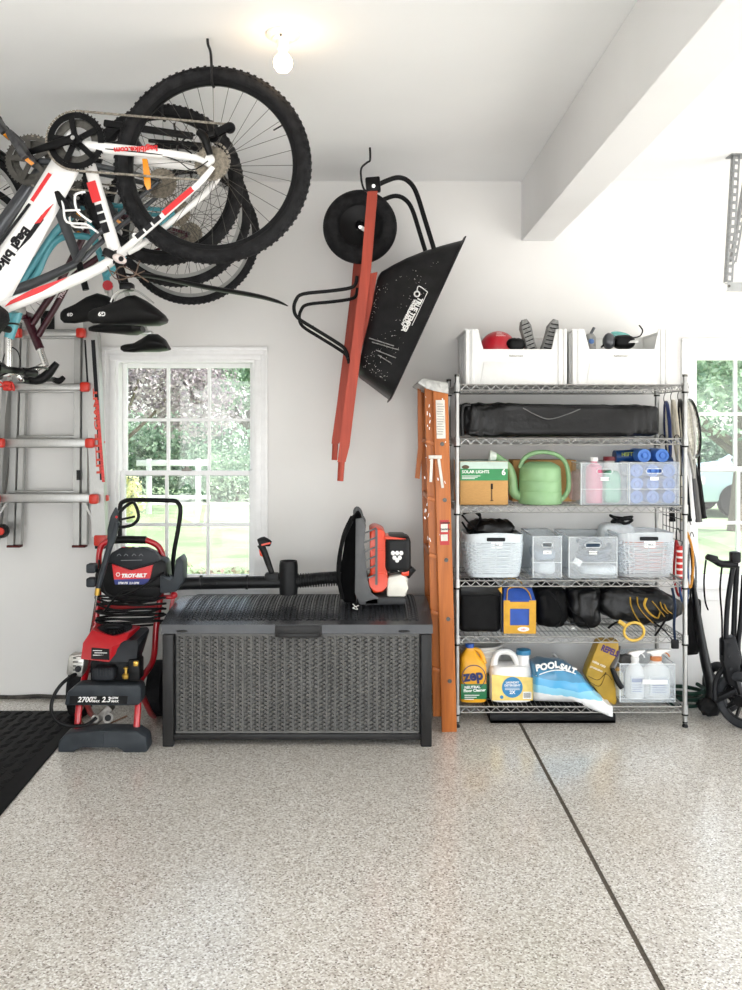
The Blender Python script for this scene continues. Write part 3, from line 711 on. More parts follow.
b = MB(); b.prism([P(56, 193, -.03), P(61, 192, -.03), P(69, 204, -.03), P(72, 212, -.03), P(67, 217, -.03), P(60, 206, -.03)], (0, .05, 0), .006); b.build('bottle_mount', m_blk, b1)
b = MB(); b.tube([P(126, 274, .0), P(136, 276, 0), P(152, 276, 0), P(205, 287, 0), P(252, 295, 0), P(276, 301, 0), P(288, 306, 0)], [.012, .022, .03, .032, .03, .024, .006], 12, k=5, flat=.28)
b.build('mudguard', m_blk, b1)
b = MB(); b.ball(P(124, 262, -.06), (.028, .02, .017), rot=Matrix.Rotation(R(25), 3, 'Y')); b.build('rear_light', M('clear_red_lens', 'd9ccc8', .2, .2, var=.2), b1)
b = MB(); b.ball(P(127, 263, -.08), (.01, .008, .01)); b.box(P(113, 256, -.045), (.05, .03, .03), Matrix.Rotation(R(25), 3, 'Y'), .008); b.build('light_bracket', m_blk, b1)
b = MB()
for k, (a, c, e) in enumerate((((110, 268), (122, 282), (146, 272)), ((112, 272), (136, 280), (141, 262)), ((116, 276), (128, 270), (150, 283)))): b.tube([P(*a, -.03), P(*c, -.05 - k * .01), P(*e, -.02)], .0025, 6, k=5)
b.build('brake_cables', M('tan_cable', '6e5a4c', .5), b1)
fork(b1, (-30, 304), (-98, 205), Y, m_white, .019)
wheel(b1, P(-104, 200), Ro, .056, 32, False, False, None, 'front_wheel')
stem_and_bar(b1, (-12, 345), 0, Y, .31, (-2, 368), m_blk2)
b = MB(); b.blob(P(-2, 322, -.12), (.14, .16, .14), 3.2, .012, 14, 3, 28, 16, Matrix.Rotation(R(35), 3, 'Y')); b.build('handlebar_bag', M('mesh_fabric', '232325', .8, var=.4, scale=140, bump=.4, bscale=200), b1)
ceiling_hook(212, Y, P(212, 67 + .058 / Y * F).z, 'dark ceiling hook carrying the rear wheel of the nearest white bicycle')

# ================================================================ BIKE 2 : graphite
Y = 3.76
P2 = lambda x, y, d=0: W(x, y, 3.76) + V((0, d, 0)); P = P2
b2 = thing('bicycle', 'dark grey bicycle hanging just behind the white one', 'bicycle', P(163, 185))
wheel(b2, P(163, 185), mpx(80.5, Y), .05, 32, True)
b = MB()
oval_tube(b, P(42, 170), P(-20, 256), .030, .034, .026, .028); oval_tube(b, P(60, 212), P(79, 263), .024, .02, .018, .018)
b.cyl(P(38, 164, -.035), P(38, 164, .035), .027, n=18); oval_tube(b, P(40, 166), P(62, 216), .02, .022, .018, .018)
b.tube([P(79, 262), P(50, 276), P(20, 288), P(-25, 300)], [.018, .02, .022, .026], 12, k=4)
b.cyl(P(-26, 250), P(-28, 302), .026, n=18)
for s in (-1, 1):
    b.tube([P(44, 164, s * .035), P(100, 170, s * .06), P(162, 184, s * .066)], [.016, .013, .009], 10, k=4)
    b.tube([P(78, 262, s * .02), P(102, 236, s * .05), P(162, 186, s * .066)], [.013, .012, .009], 10, k=4)
b.build('frame', m_graph, b2)
crankset(b2, P(36, 164), P(10, 133), mpx(25, Y), Y, M('grey_guard', '5b5853', .5, .3, var=.2), None, 120)
b = MB(); b.bar(P(108, 128, -.06), P(196, 141, -.06), .03, .02, bev=.006); b.bar(P(150, 143, -.03), P(204, 147, -.03), .016, .014, bev=.004); b.build('chain_guard', m_blk, b2)
b = MB(); chainline(b, [P(36, 140, -.052), P(163, 168, -.045)]); b.build('chain', MATS['chain_steel'], b2); b = MB(); chainline(b, [P(36, 189, -.052), P(163, 200, -.045)]); b.build('chain', MATS['chain_steel'], b2)
b = MB(); b.tube([P(79, 263), P(86, 290)], .015, 12); b.build('seatpost', m_blk2, b2)
saddle(b2, ((61, 312, 320), (64, 309, 323), (75, 304, 323.5), (86, 297, 322), (97, 293, 321), (108, 296, 321), (120, 303, 322), (128, 308, 321)), None, Y, (.012, .02, .022, .035, .055, .072, .075, .05), logo=(70, 313, .014, .0225))
fork(b2, (-26, 250), (-90, 190), Y, m_graph); wheel(b2, P(-92, 188), mpx(80.5, Y), .05, 32, False, False, None, 'front_wheel')
stem_and_bar(b2, (-28, 302), 0, Y, .28, (-22, 322), m_blk2)
ceiling_hook(163, Y, P(163, 105 + .052 / Y * F).z, 'ceiling hook holding the dark grey bicycle, behind the front tyre')

# ================================================================ BIKE 3 : teal step-through
Y = 4.16
P3 = lambda x, y, d=0: W(x, y, 4.16) + V((0, d, 0)); P = P3
b3 = thing('bicycle', 'teal step-through bicycle with curved tube hanging third from the front', 'bicycle', P(178, 214))
silver_rim = M('silver_rim', 'a9a9a7', .3, .8)
wheel(b3, P(178, 214), mpx(73, Y), .045, 32, True, rimmat=silver_rim)
b = MB()
b.tube([P(13, 318), P(24, 292), P(38, 272), P(45, 256), P(54, 243), P(64, 237), P(78, 236), P(90, 238), P(97, 247), P(103, 264), P(108, 286)], .0165, 12, k=4)
b.tube([P(10, 322), P(22, 284), P(36, 262), P(56, 232), P(84, 203)], .02, 12, k=4)
b.tube([P(84, 202), P(92, 228), P(98, 250)], .016, 12)
b.cyl(P(18, 312), P(9, 338), .024, n=18); b.cyl(P(84, 203, -.035), P(84, 203, .035), .025, n=18)
for s in (-1, 1):
    b.tube([P(86, 204, s * .04), P(124, 209, s * .055), P(177, 214, s * .062)], [.014, .012, .009], 10, k=3)
    b.tube([P(106, 276, s * .02), P(136, 248 - s * 3, s * .05), P(177, 216, s * .062)], [.01, .009, .008], 10, k=3)
b.build('frame', m_teal, b3)
crankset(b3, P(84, 203), P(118, 216), mpx(19, Y), Y, M('grey_guard', '5b5853', .5), None, 10)
b = MB(); chainline(b, [P(84, 184, -.052), P(178, 198, -.045)]); b.build('chain', MATS['chain_steel'], b3); b = MB(); chainline(b, [P(84, 222, -.052), P(178, 226, -.045)]); b.build('chain', MATS['chain_steel'], b3)
b = MB(); b.cyl(P(110, 290), P(112, 318), .014, n=12); b.cyl(P(107, 282), P(109, 292), .02, n=14); b.build('seatpost', m_steel, b3)
b = MB(); b.cyl(P(110.5, 287, -.05), P(110.5, 287, -.035), .024, n=20); b.cyl(P(110.5, 287, -.036), P(110.5, 287, -.01), .008, n=8); b.build('red_reflector', M('red_reflector', 'c3182a', .15, coat=.6), b3)
saddle(b3, ((89, 327, 331), (94, 325, 332), (106, 323, 333), (118, 322, 334), (128, 320, 335), (136, 321, 335), (143, 326, 332)), None, Y, (.012, .022, .03, .055, .075, .08, .05))
fork(b3, (18, 312), (-40, 216), Y, m_steel, .013); wheel(b3, P(-41, 216), mpx(71, Y), .042, 32, False, False, silver_rim, 'front_wheel')
b = MB(); b.torus(P(-41, 216), (0, 1, 0), mpx(74, Y), .02, 64, 8, 1.2); b.build('front_mudguard', m_blk, b3)
hb = stem_and_bar(b3, (9, 338), 0, Y, .26, (8, 372), m_chrome, rise=.03)
b = MB(); b.tube([P(8, 345), P(18, 352), P(20, 368), P(10, 372)], .003, 6, k=4); b.tube([P(12, 342), P(4, 356), P(2, 372)], .003, 6, k=4); b.build('brake_cables', m_blk, b3)
b = MB(); b.tube([P(14, 388, -.28), P(2, 400, -.29), P(-1, 401, -.30)], .004, 6); b.build('mirror_arm', m_blk, hb)
b = MB(); b.ball(P(-4, 405, -.30), (.03, .012, .042), rot=Matrix.Rotation(R(22), 3, 'Y')); b.build('mirror', m_chrome, hb)
ceiling_hook(178, Y, P(178, 141 + .047 / Y * F).z, 'ceiling hook holding the teal bicycle')

# ================================================================ BIKE 4 : maroon
Y = 4.56
P4 = lambda x, y, d=0: W(x, y, 4.56) + V((0, d, 0)); P = P4
b4 = thing('bicycle', 'dark maroon bicycle hanging farthest back near the wall', 'bicycle', P(191, 236))
wheel(b4, P(191, 236), mpx(68.5, Y), .042, 32, True, rimmat=silver_rim)
b = MB()
b.tube([P(31, 326), P(44, 306), P(60, 282), P(84, 236), P(102, 208)], .0185, 12, k=3)
b.tube([P(38, 336), P(56, 306), P(74, 276), P(110, 250)], .0175, 12, k=3)
b.cyl(P(27, 318), P(40, 349), .023, n=18); b.cyl(P(102, 208, -.035), P(102, 208, .035), .025, n=18)
b.tube([P(102, 208), P(118, 272), P(122, 284)], .016, 12)
for s in (-1, 1):
    b.tube([P(104, 209, s * .04), P(140, 222, s * .055), P(190, 236, s * .062)], [.013, .011, .009], 10, k=3)
    b.tube([P(118, 266, s * .02), P(150, 256, s * .05), P(190, 238, s * .062)], [.009, .008, .008], 10, k=3)
f4 = b.build('frame', m_maroon, b4)
b = MB(); b.text('TREK', P(62, 300, -.019), P(78, 274) - P(62, 300), P(0, 0) - P(10, 6), .02, .001, ext=.001); b.build('frame_lettering', M('pale_decal', 'c9b7bb', .3), f4)
crankset(b4, P(102, 208), P(80, 228), mpx(18, Y), Y, m_dkst, None, 100)
b = MB(); chainline(b, [P(102, 191, -.052), P(191, 223, -.045)]); b.build('chain', MATS['chain_steel'], b4); b = MB(); chainline(b, [P(102, 226, -.052), P(191, 248, -.045)]); b.build('chain', MATS['chain_steel'], b4)
b = MB(); b.cyl(P(122, 284), P(146, 331), .0135, n=12); b.box(P(147, 333), (.06, .05, .02), None, .005); b.build('seatpost', m_steel, b4)
saddle(b4, ((121, 346, 350), (124, 344.5, 352), (134, 343, 352.5), (143, 338, 352), (150, 334, 352), (158, 334, 352), (165, 339, 351), (169, 346, 350)), None, Y, (.012, .022, .03, .055, .08, .085, .08, .05))
fork(b4, (27, 318), (-32, 252), Y, m_maroon, .013); wheel(b4, P(-34, 250), mpx(68, Y), .04, 32, False, False, silver_rim, 'front_wheel')
b = MB(); b.cyl(P(40, 349), P(46, 366), .017, n=14); b.tube([P(46, 364), P(38, 368), P(34, 374)], .016, 10); b.cyl(P(36, 371, -.02), P(33, 378, .02), .024, n=16); b.build('stem', m_chrome, b4)
b = MB(); b.tube([W(28, 380, 4.37), W(33, 378, 4.44), P(36, 375, 0), P(38, 378, .12), P(35, 376, .28)], .0135, 10, k=4); hb4 = b.build('handlebar', m_blk2, b4)
b = MB(); b.tube([W(24, 379, 4.36), W(36, 380, 4.36), W(46, 376, 4.36), W(57, 363, 4.36)], [.014, .024, .026, .016], 12, k=4); b.build('grip', m_blk, hb4)
b = MB(); b.tube([P(34, 376, .26), P(40, 378, .28), P(44, 374, .30)], [.014, .018, .014], 12, k=4); b.build('grip', m_blk, hb4)
b = MB(); b.tube([P(18, 392, -.3), P(24, 385, -.3), P(29, 392, -.29), P(35, 386, -.3), P(37, 393, -.3), P(28, 388, -.28), P(18, 392, -.3)], .004, 6, k=5); b.build('cable_lock', m_red, hb4)
b = MB(); b.tube([P(45, 295), P(40, 318), P(28, 302), P(36, 288), P(45, 295)], .003, 6); b.tube([P(33, 300), P(44, 308)], .002, 5); b.build('basket_wire', m_chrome, b4)
ceiling_hook(191, Y, P(191, 167.5 + .044 / Y * F).z, 'ceiling hook holding the maroon bicycle at the back')

# ---------------------------------------------------------------- ceiling lamp
Yl = 3.2; lc = W(283, 36, Yl); lx = lc.x
lamp = thing('ceiling_lamp', 'bare bulb in a white porcelain lampholder on the ceiling', 'lamp', (lx, Yl, CEIL))
m_porc = M('porcelain', 'f0e8dc', .3, var=.03, coat=.4)
b = MB(); b.lathe([(.001, 0), (.063, 0), (.064, -.006), (.052, -.014), (.044, -.016), (.04, -.022), (.026, -.026), (.023, -.034), (.022, -.054), (.019, -.058), (.001, -.058)], (lx, Yl, CEIL), (0, 0, 1), 40); lh = b.build('lampholder', m_porc, lamp)
b = MB(); b.cyl((lx - .004, Yl - .043, CEIL - .02), (lx - .004, Yl - .043, CEIL - .027), .004, n=8); b.build('screw', m_dkst, lh)
b = MB(); b.lathe([(.001, -.058), (.0135, -.060), (.0145, -.070), (.022, -.079), (.032, -.092), (.0355, -.107), (.033, -.122), (.022, -.137), (.001, -.1425)], (lx, Yl, CEIL), (0, 0, 1), 32)
m_bulb = M('lit_bulb', 'ffdcb0', .3, emit=BULB); b.build('bulb', m_bulb, lamp)
# ================================================================ wheelbarrow hanging from a ceiling hook
Yn, Yf, Ym = 4.42, 4.86, 4.64
m_rwood = wood_mat('red_painted_wood', '90301b', 'aa3d25', .55)
m_tray = M('black_poly_tray', '242426', .42, var=.25, scale=14, bump=.1)
m_powder = M('black_powder_coat', '1b1b1d', .38, .2, var=.1)
wb = thing('wheelbarrow', 'black wheelbarrow with red wooden handles hanging nose up on the wall side', 'wheelbarrow', W(360, 227, Ym))
for Yh, dx in ((Yn, 0), (Yf, 1)):
    b = MB()
    if Yh == Yn: pts = [(372.5, 192), (366, 270), (357, 345), (349.5, 405), (344.5, 446)]; tip = ((343.5, 446), (341.5, 462), (340.3, 481))
    else:
        cv = lambda x, y: (VX + (x - VX) * Yn / Yf - 9.5, VY + (y - VY) * Yn / Yf)
        pts = [cv(372.5, 192), cv(366, 270), cv(357, 345), cv(349.5, 405), cv(344.5, 440)]; tip = (cv(344, 440), cv(343, 445), cv(342, 463))
    f = lambda p, w, d, Y_: [W(p[0], p[1], Y_) + V((a * w, c * d, 0)) for a, c in ((-1, -1), (1, -1), (1, 1), (-1, 1))]
    b.loft([f(p, .026, .019, Yh) for p in pts] + [f(tip[1], .021, .017, Yh)])
    h = b.build('handle', m_rwood, wb)
    b = MB(); b.tube([W(*tip[1], Yh), W(*tip[2], Yh)], [.0175, .0165], 14); b.build('handle_grip', m_rwood, h)
for Yh in (Yn + .03, Yf - .03): b = MB(); b.prism([W(367, 274, Yh), W(377.5, 272, Yh), W(371, 312, Yh), W(361, 352, Yh), W(354, 362, Yh)], (0, .035, 0)); b.build('wedge', m_rwood, wb)
# tray: rounded rectangular shell from floor to rim
A, Bp, C_, D_ = W(466, 234, 4.35), W(391, 397, 4.35), W(379, 270, 4.44), W(357, 373, 4.44)
A.y = Bp.y = C_.y = D_.y = 0
def tring(t, inset=0., n=48, hy0=.20, hy1=.30, out=0.):
    a = C_.lerp(A, t); d = D_.lerp(Bp, t)
    if t < .999: a = C_.lerp(A, t) + (V((-.03, 0, .012)) * math.sin(math.pi * t))
    c = (a + d) / 2; u = (a - d) / 2; hy = hy0 + (hy1 - hy0) * t - inset; L = u.length - inset; u = u.normalized(); r = []
    for i in range(n):
        q = 2 * math.pi * i / n; p_ = .38; cx_, sy_ = math.cos(q), math.sin(q)
        r.append(V((c.x, Ym, c.z)) + u * math.copysign(abs(cx_) ** p_, cx_) * (L + out) + V((0, math.copysign(abs(sy_) ** p_, sy_) * (hy + out), 0)))
    return r
nx = V((1, 0, .42)).normalized()
fl = [[(p - sum(tring(0), V((0, 0, 0))) / 48) * k + sum(tring(0), V((0, 0, 0))) / 48 for p in tring(0)] for k in (.02, .6, .93)]
outer = fl + [tring(t) for t in (.04, .2, .4, .6, .8, 1.0)]
lip = [[p + nx * a for p in tring(1, 0, out=o)] for o, a in ((.014, -.004), (.02, .004), (.014, .012), (0, .010), (-.008, .002))]
inner = [tring(t, .007) for t in (.8, .6, .4, .2)] + [[p + nx * .008 for p in r] for r in fl[::-1]]
b = MB(); b.loft(outer + lip + inner); tray = b.build('tray', m_tray, wb, ang=50)
b = MB()
o_ = W(424.5, 289, 4.355); dn = W(406, 325, 4.375) - W(424.5, 289, 4.355); rt = W(434, 294, 4.355) - W(424, 289, 4.355)
o_ = W(418.5, 297, 4.335)
b.text('TRUE TEMPER', o_, dn, rt, .026, .0014, ext=.012, sx=.83)
o2 = W(414, 299, 4.335); b.text('WHEELBARROW', o2, dn, rt, .013, .0008, ext=.012, sx=1.05)
b.bar(W(427.5, 292, 4.335), W(412, 325.5, 4.345), .003, .02)
b.torus(W(417, 294, 4.335), (0, 1, 0), .013, .004, 24, 6, 2.0); b.tube([W(417, 291, 4.335), W(418, 286.5, 4.335), W(421, 287, 4.335), W(427.5, 292, 4.335)], .0025, 6, k=3)
b.build('tray_lettering', M('worn_white_print', 'd9d9d6', .5, var=.15, scale=60), tray)
b = MB()
for y, x0, x1 in ((341, 367, 396), (345, 370, 401), (353, 374, 398), (358, 376, 393)): b.bar(W(x0 + 2, y - 3, 4.372), W(x1 - 2, y + 5, 4.367), .0035, .02)
b.build('warning_print', M('scuffed_grey_print', '8a8a88', .7, var=.5, scale=120), tray)
r_ = random.Random(5); b = MB()                     # mortar spatter
for i in range(230):
    t = r_.random(); s = r_.random() ** 1.6; a = W(377 + 8 * s, 285, 4.39).lerp(W(363, 368, 4.39), t); c = W(452, 250, 4.345).lerp(W(390, 385, 4.345), t)
    p = a.lerp(c, s * .85); p.y = Ym - (.205 + .1 * s * .85) + .0; b.ball(p, r_.uniform(.0008, .0022), 6, 4)
b.build('mortar_specks', M('mortar', 'c9c7c2', .9), tray)
b = MB(); b.torus(W(360, 227, Ym), (0, 1, 0), .150, .050, 64, 16, .98)
wh = b.build('wheel', m_tread, wb)
b = MB(); b.lathe([(.105, -.04), (.112, -.045), (.11, -.035), (.095, -.02), (.06, -.012), (.05, -.03), (.03, -.034), (.02, -.06), (.012, -.07), (.012, .07), (.02, .06), (.03, .034), (.05, .03), (.06, .012), (.095, .02), (.11, .035), (.112, .045), (.105, .04)], W(360, 227, Ym), (0, 1, 0), 40); b.build('rim', m_powder, wh)
b = MB(); b.cyl(W(360, 227, Ym - .2), W(360, 227, Ym + .2), .008, n=12)
for yy, dd in ((Yn + .03, -1), (Yf - .03, 1)): b.bar(W(360, 227, Ym + dd * .19), W(369, 232, Ym + dd * .19), .02, .006)
b.build('axle', m_steel, wh)
b = MB()
for yy in (Ym - .21, Ym + .2): b.box(W(373, 185, yy), (.075, .05, .075), Matrix.Rotation(R(-5), 3, 'Y'), .008)
b.bar(W(373, 185, Ym - .2), W(373, 185, Ym + .2), .06, .03, up=(1, 0, 0)); nb = b.build('nose_bracket', m_powder, wb)
b = MB(); b.cyl(W(373.6, 186, Ym - .245), W(373.6, 186, Ym - .23), .009, n=12); b.build('bolt', m_steel, nb)
for yy in (Ym - .2, Ym + .15):
    b = MB(); k = Yn / yy
    q = lambda x, y: W(x, y, Ym - .2) * 1 + V((0, yy - (Ym - .2), 0))
    b.tube([q(376, 186), q(386, 181), q(398, 177.5), q(408, 181), q(416, 192), q(425, 220), q(434, 249)], .0125, 10, k=5); b.build('front_brace', m_powder, wb)
for yy in (Ym - .2, Ym + .17):
    b = MB(); q = lambda x, y: W(x, y, Ym - .2) + V((0, yy - (Ym - .2), 0))
    b.tube([q(357, 276), q(355.5, 284), q(350, 288), q(330, 291), q(303, 294), q(296, 300), q(294, 309), q(298, 318), q(315, 329), q(336, 342), q(345, 349), q(348, 358)], .0095, 10, k=4); b.build('leg', m_powder, wb)
b = MB(); b.bar(W(312, 326, Ym - .2), W(314, 328, Ym + .17), .014, .004); b.build('leg_crossbar', m_powder, wb)
x = W(366, 160, Ym - .2).x
b = MB(); q = lambda px, py: W(px, py, Ym - .235)
b.tube([q(370, 146) + V((0, .03, 0)), q(370, 160), q(367, 162.5), q(361.5, 168), q(361, 177), q(363, 187), q(366, 191), q(371, 190.5)], .0055, 8, k=5)
b.build('hook', m_hook); o = bpy.data.objects['hook']; o.name = 'ceiling_hook'; tag(o, 'dark ceiling hook that holds the wheelbarrow by its nose', 'hook', 'bike hooks screwed into the ceiling')
o.pop('group') if 'group' in o else None

# ================================================================ aluminium folding ladder hung on the wall
m_alu = M('ladder_aluminium', 'aaaaa8', .38, .7, var=.08, stretch=(30, 30, 1.5))
m_lock = M('red_lock_knob', 'd8301c', .35, var=.05)
ld = thing('folding_ladder', 'aluminium multi-position ladder with red lock knobs hung left of the window', 'ladder', W(45, 545, 4.95))
La, Lb = 4.86, 4.98
def rail(n, p, q, Y, w, d, mat=m_alu):
    b = MB(); a, c = W(*p, Y), W(*q, Y)
    b.bar(a, c, w, .004); 
    z = (c - a).normalized(); x = V((0, 1, 0)).cross(z)
    for s in (-1, 1): b.bar(a + x * s * (w / 2 - .004) + V((0, d / 2, 0)), c + x * s * (w / 2 - .004) + V((0, d / 2, 0)), .008, d)
    b.bar(a + V((0, d * .55, 0)), c + V((0, d * .55, 0)), w * .8, .004)
    return b.build(n, mat, ld)
r1 = rail('outer_rail', (90, 322), (99, 538), La, .078, .06); rail('outer_rail', (-2, 322), (-12, 538), La, .078, .06)
for p, q in (((17, 322), (10, 545)), ((77.5, 330), (76, 545))):
    rail('inner_rail', p, q, Lb, .036, .045); rail('inner_rail', (p[0] + 8, p[1]), (q[0] + 8, q[1]), Lb + .02, .03, .04)
rail('flared_rail', (14, 380), (-6, 540), Lb + .03, .05, .03)
for k, (y, x0, x1) in enumerate(((333, 10, 84), (387, 6, 88), (443, 0, 92), (498, -4, 96))):
    b = MB(); b.bar(W(x0, y, La + .02), W(x1, y, La + .02), .05 if k > 1 else .04, .03, bev=.008); b.build('rung', m_alu, ld)
for k, (y, x0, x1) in enumerate(((337, 20, 78), (391, 19, 78), (437, 18, 77), (446, 18, 77), (492, 14, 76), (501, 14, 76))):
    b = MB(); b.bar(W(x0, y, Lb + .02), W(x1, y, Lb + .02), .022, .03, bev=.006); b.build('rear_rung', m_alu, ld)
for k, (x, y) in enumerate(((81, 333), (85, 387), (90, 443), (94, 499), (17, 333), (8, 386), (0, 443), (-5, 499))):
    b = MB(); b.box(W(x, y, La - .025), (.05, .05, .055), None, .012); b.cyl(W(x, y, La - .025), W(x, y, La + .04), .012, n=10); b.build('lock_knob', m_lock, ld)
for x, y in ((92, 337), (97, 391), (102, 443), (106, 498)):
    b = MB(); b.box(W(x, y, La + .05), (.03, .04, .035), None, .008); b.build('rear_lock_knob', m_lock, ld)
b = MB(); b.bar(W(85, 340, La - .003), W(88, 390, La - .003), .010, .003); b.bar(W(93, 340, La - .003), W(102, 480, La - .003), .022, .002); b.build('black_label_strip', m_decal_k, r1)
b = MB(); b.bar(W(97, 400, La - .006), W(103.5, 482, La - .006), .016, .003); b.build('red_label_strip', M('red_print', 'd93a36', .4, var=.25, scale=90), r1)
b = MB(); a, c = W(92.5, 345, La - .009), W(98.5, 478, La - .009); b.text('LITTLE GIANT', W(100.5, 474, La - .006), a - c, V((-1, 0, 0)), .022, .001, ext=.002, sx=2.5); b.build('ladder_lettering', M('orange_red_print', 'd9452c', .4), r1)
b = MB(); b.box(W(101.5, 540, La + .02), (.07, .07, .06), None, .008); f_ = b.build('foot', m_lock, ld); b = MB(); b.box(W(101.5, 546.5, La + .02), (.06, .06, .02), None, .004); b.build('rubber_pad', m_blk, f_)
for x in (11.5, 18, 76.5, 83): 
    b = MB(); b.box(W(x, 546, Lb + .015), (.04, .05, .014), None, .003); b.build('end_cap', M('dark_red_cap', '5a1d1b', .5), ld)
b = MB(); b.lathe([(.005, -.02), (.036, -.02), (.04, -.01), (.04, .01), (.036, .02), (.005, .02)], W(2, 531, La), (0, 1, 0), 24); w_ = b.build('transport_wheel', m_blk, ld)
b = MB(); b.lathe([(.004, -.024), (.02, -.024), (.022, -.018), (.004, -.018)], W(2, 531, La), (0, 1, 0), 20); b.build('wheel_hub', m_lock, w_)
for p, q in (((84, 502), (93, 520)), ((7, 502), (-4, 520))):
    b = MB(); b.bar(W(*p, La + .03), W(*q, La + .03), .012, .004); b.build('brace', m_alu, ld)
b = MB(); b.bx(W(76, 470, Lb - .02).x, W(80, 470, Lb - .02).x, Lb - .012, Lb - .008, W(0, 480, Lb).z, W(0, 470, Lb).z); b.build('warning_sticker', m_decal_k, ld)
hk = MB(); p = W(48, 326, WALL); hk.tube([(p.x, WALL + .01, p.z + .04), (p.x, WALL - .15, p.z + .04), (p.x, WALL - .22, p.z - .02), (p.x, WALL - .22, p.z + .03)], .008, 8, k=4); hk.bx(p.x - .04, p.x + .04, WALL - .012, WALL, p.z - .03, p.z + .09, .003)
tag(hk.build('wall_hook', m_powder), 'wall hook carrying the aluminium ladder behind the bicycles', 'hook')

# ================================================================ deck box
m_box = M('dark_resin', '343333', .38, var=.12, scale=6, bump=.03)
m_lid = M('dark_resin_lid', '3c3d40', .27, var=.12, scale=6, bump=.03, spec=1.6)
m_boxp = M('grey_resin_weave', '6f6e6b', .5, var=.1, scale=5)
X0, X1, Y0, Y1 = -1.005, .345, 4.31, 5.03
db = thing('deck_box', 'large dark grey wicker-look storage box with domed lid', 'storage box', ((X0 + X1) / 2, (Y0 + Y1) / 2, 0))
b = MB(); b.bx(X0 + .03, X1 - .03, Y0 + .045, Y1 - .01, .03, .57); b.bx(X0 + .03, X1 - .03, Y0 + .015, Y0 + .05, .03, .06, .004); b.build('body', m_box, db)
for x in (X0, X1 - .055):
    for y in (Y0, Y1 - .055):
        b = MB(); b.bx(x, x + .055, y, y + .055, 0, .565, .006)
        for z in (.14, .28, .42): b.bx(x - .0005, x + .0555, y - .0005, y + .0555, z, z + .003)
        b.build('corner_post', m_box, db)
px0, px1, pz0, pz1 = X0 + .063, X1 - .063, .068, .555; yf = Y0 + .028
b = MB(); b.bx(px0, px1, yf + .006, yf + .02, pz0, pz1)
for zz_ in (pz0, pz1): b.bx(px0, px1, yf - .004, yf + .01, zz_ - .006, zz_ + .006)
nc = 29; dxx = (px1 - px0) / nc; nr = 23; dz = (pz1 - pz0) / nr
for i in range(nc):
    xc = px0 + (i + .5) * dxx
    if i: b.bx(px0 + i * dxx - .0035, px0 + i * dxx + .0035, yf - .008, yf + .004, pz0, pz1)
    for j in range(nr):
        zc = pz0 + (j + .5) * dz
        for s in (-1, 1):
            zz = zc + (dz * .5 if s > 0 else 0)
            if zz + .008 < pz1: b.box((xc + s * .0078, yf + .001, zz), (.0130, .018, .0098), Matrix.Rotation(R(s * 28), 3, 'Y') @ Matrix.Rotation(R(20 * s), 3, 'Z'))
b.build('front_panel', m_boxp, db, flat=True)
def lid(u, v, up=0.):        # u along X 0..1, v from front to back 0..1
    x = X0 - .004 + u * (X1 - X0 + .008); y = Y0 - .008 + v * (Y1 - Y0 + .012)
    return V((x, y, .609 + .055 * math.sin(math.pi * min(1, v * .93 + .02)) ** .8 + up))
b = MB(); top = [[lid(u / 12, v / 14) for u in range(13)] for v in range(15)]
b.loft([[lid(0, v / 14) for v in range(15)] + [lid(0, 1) * 1 - V((0, 0, .04)), lid(0, 0) - V((0, 0, .045))], [lid(1, v / 14) for v in range(15)] + [lid(1, 1) - V((0, 0, .04)), lid(1, 0) - V((0, 0, .045))]])
lo = b.build('lid', m_lid, db)
b = MB(); nc2 = 20
for i in range(nc2):
    u0 = .045 + .91 * i / nc2; u1 = .045 + .91 * (i + 1) / nc2
    if i: b.sheet([[lid(u0 - .0028, v / 14, .0), lid(u0 - .0028, v / 14, .006), lid(u0 + .0028, v / 14, .006), lid(u0 + .0028, v / 14, .0)] for v in range(1, 14)])
    for j in range(26):
        v = .075 + .86 * j / 26
        for k in range(3):
            uu = u0 + (u1 - u0) * (.22 + .28 * k); vv = v + (.017 if k % 2 else 0)
            if vv < .94:
                p = lid(uu, vv, .0015); q = lid(uu, vv + .02, .0015); an = math.atan2(q.z - p.z, q.y - p.y)
                b.box(p, (.011, .013, .008), Matrix.Rotation(an, 3, 'X') @ Matrix.Rotation(R(25 if k % 2 else -25), 3, 'Z'))
b.build('lid_weave', m_lid, lo, flat=True)
b = MB(); hx0, hx1 = W(277, 0, Y0).x, W(320, 0, Y0).x
b.bx(hx0 - .01, hx1 + .01, Y0 - .016, Y0 + .02, .553, .612, .006); b.bx(hx0 + .005, hx1 - .005, Y0 - .022, Y0 - .01, .552, .575, .005); b.build('handle', m_box, db)
b = MB()
for xx in (X0 + .1, X1 - .14): b.ball((xx, Y0 - .010, .582), (.03, .006, .006), 12, 8)
b.build('lid_rib', m_box, lo)

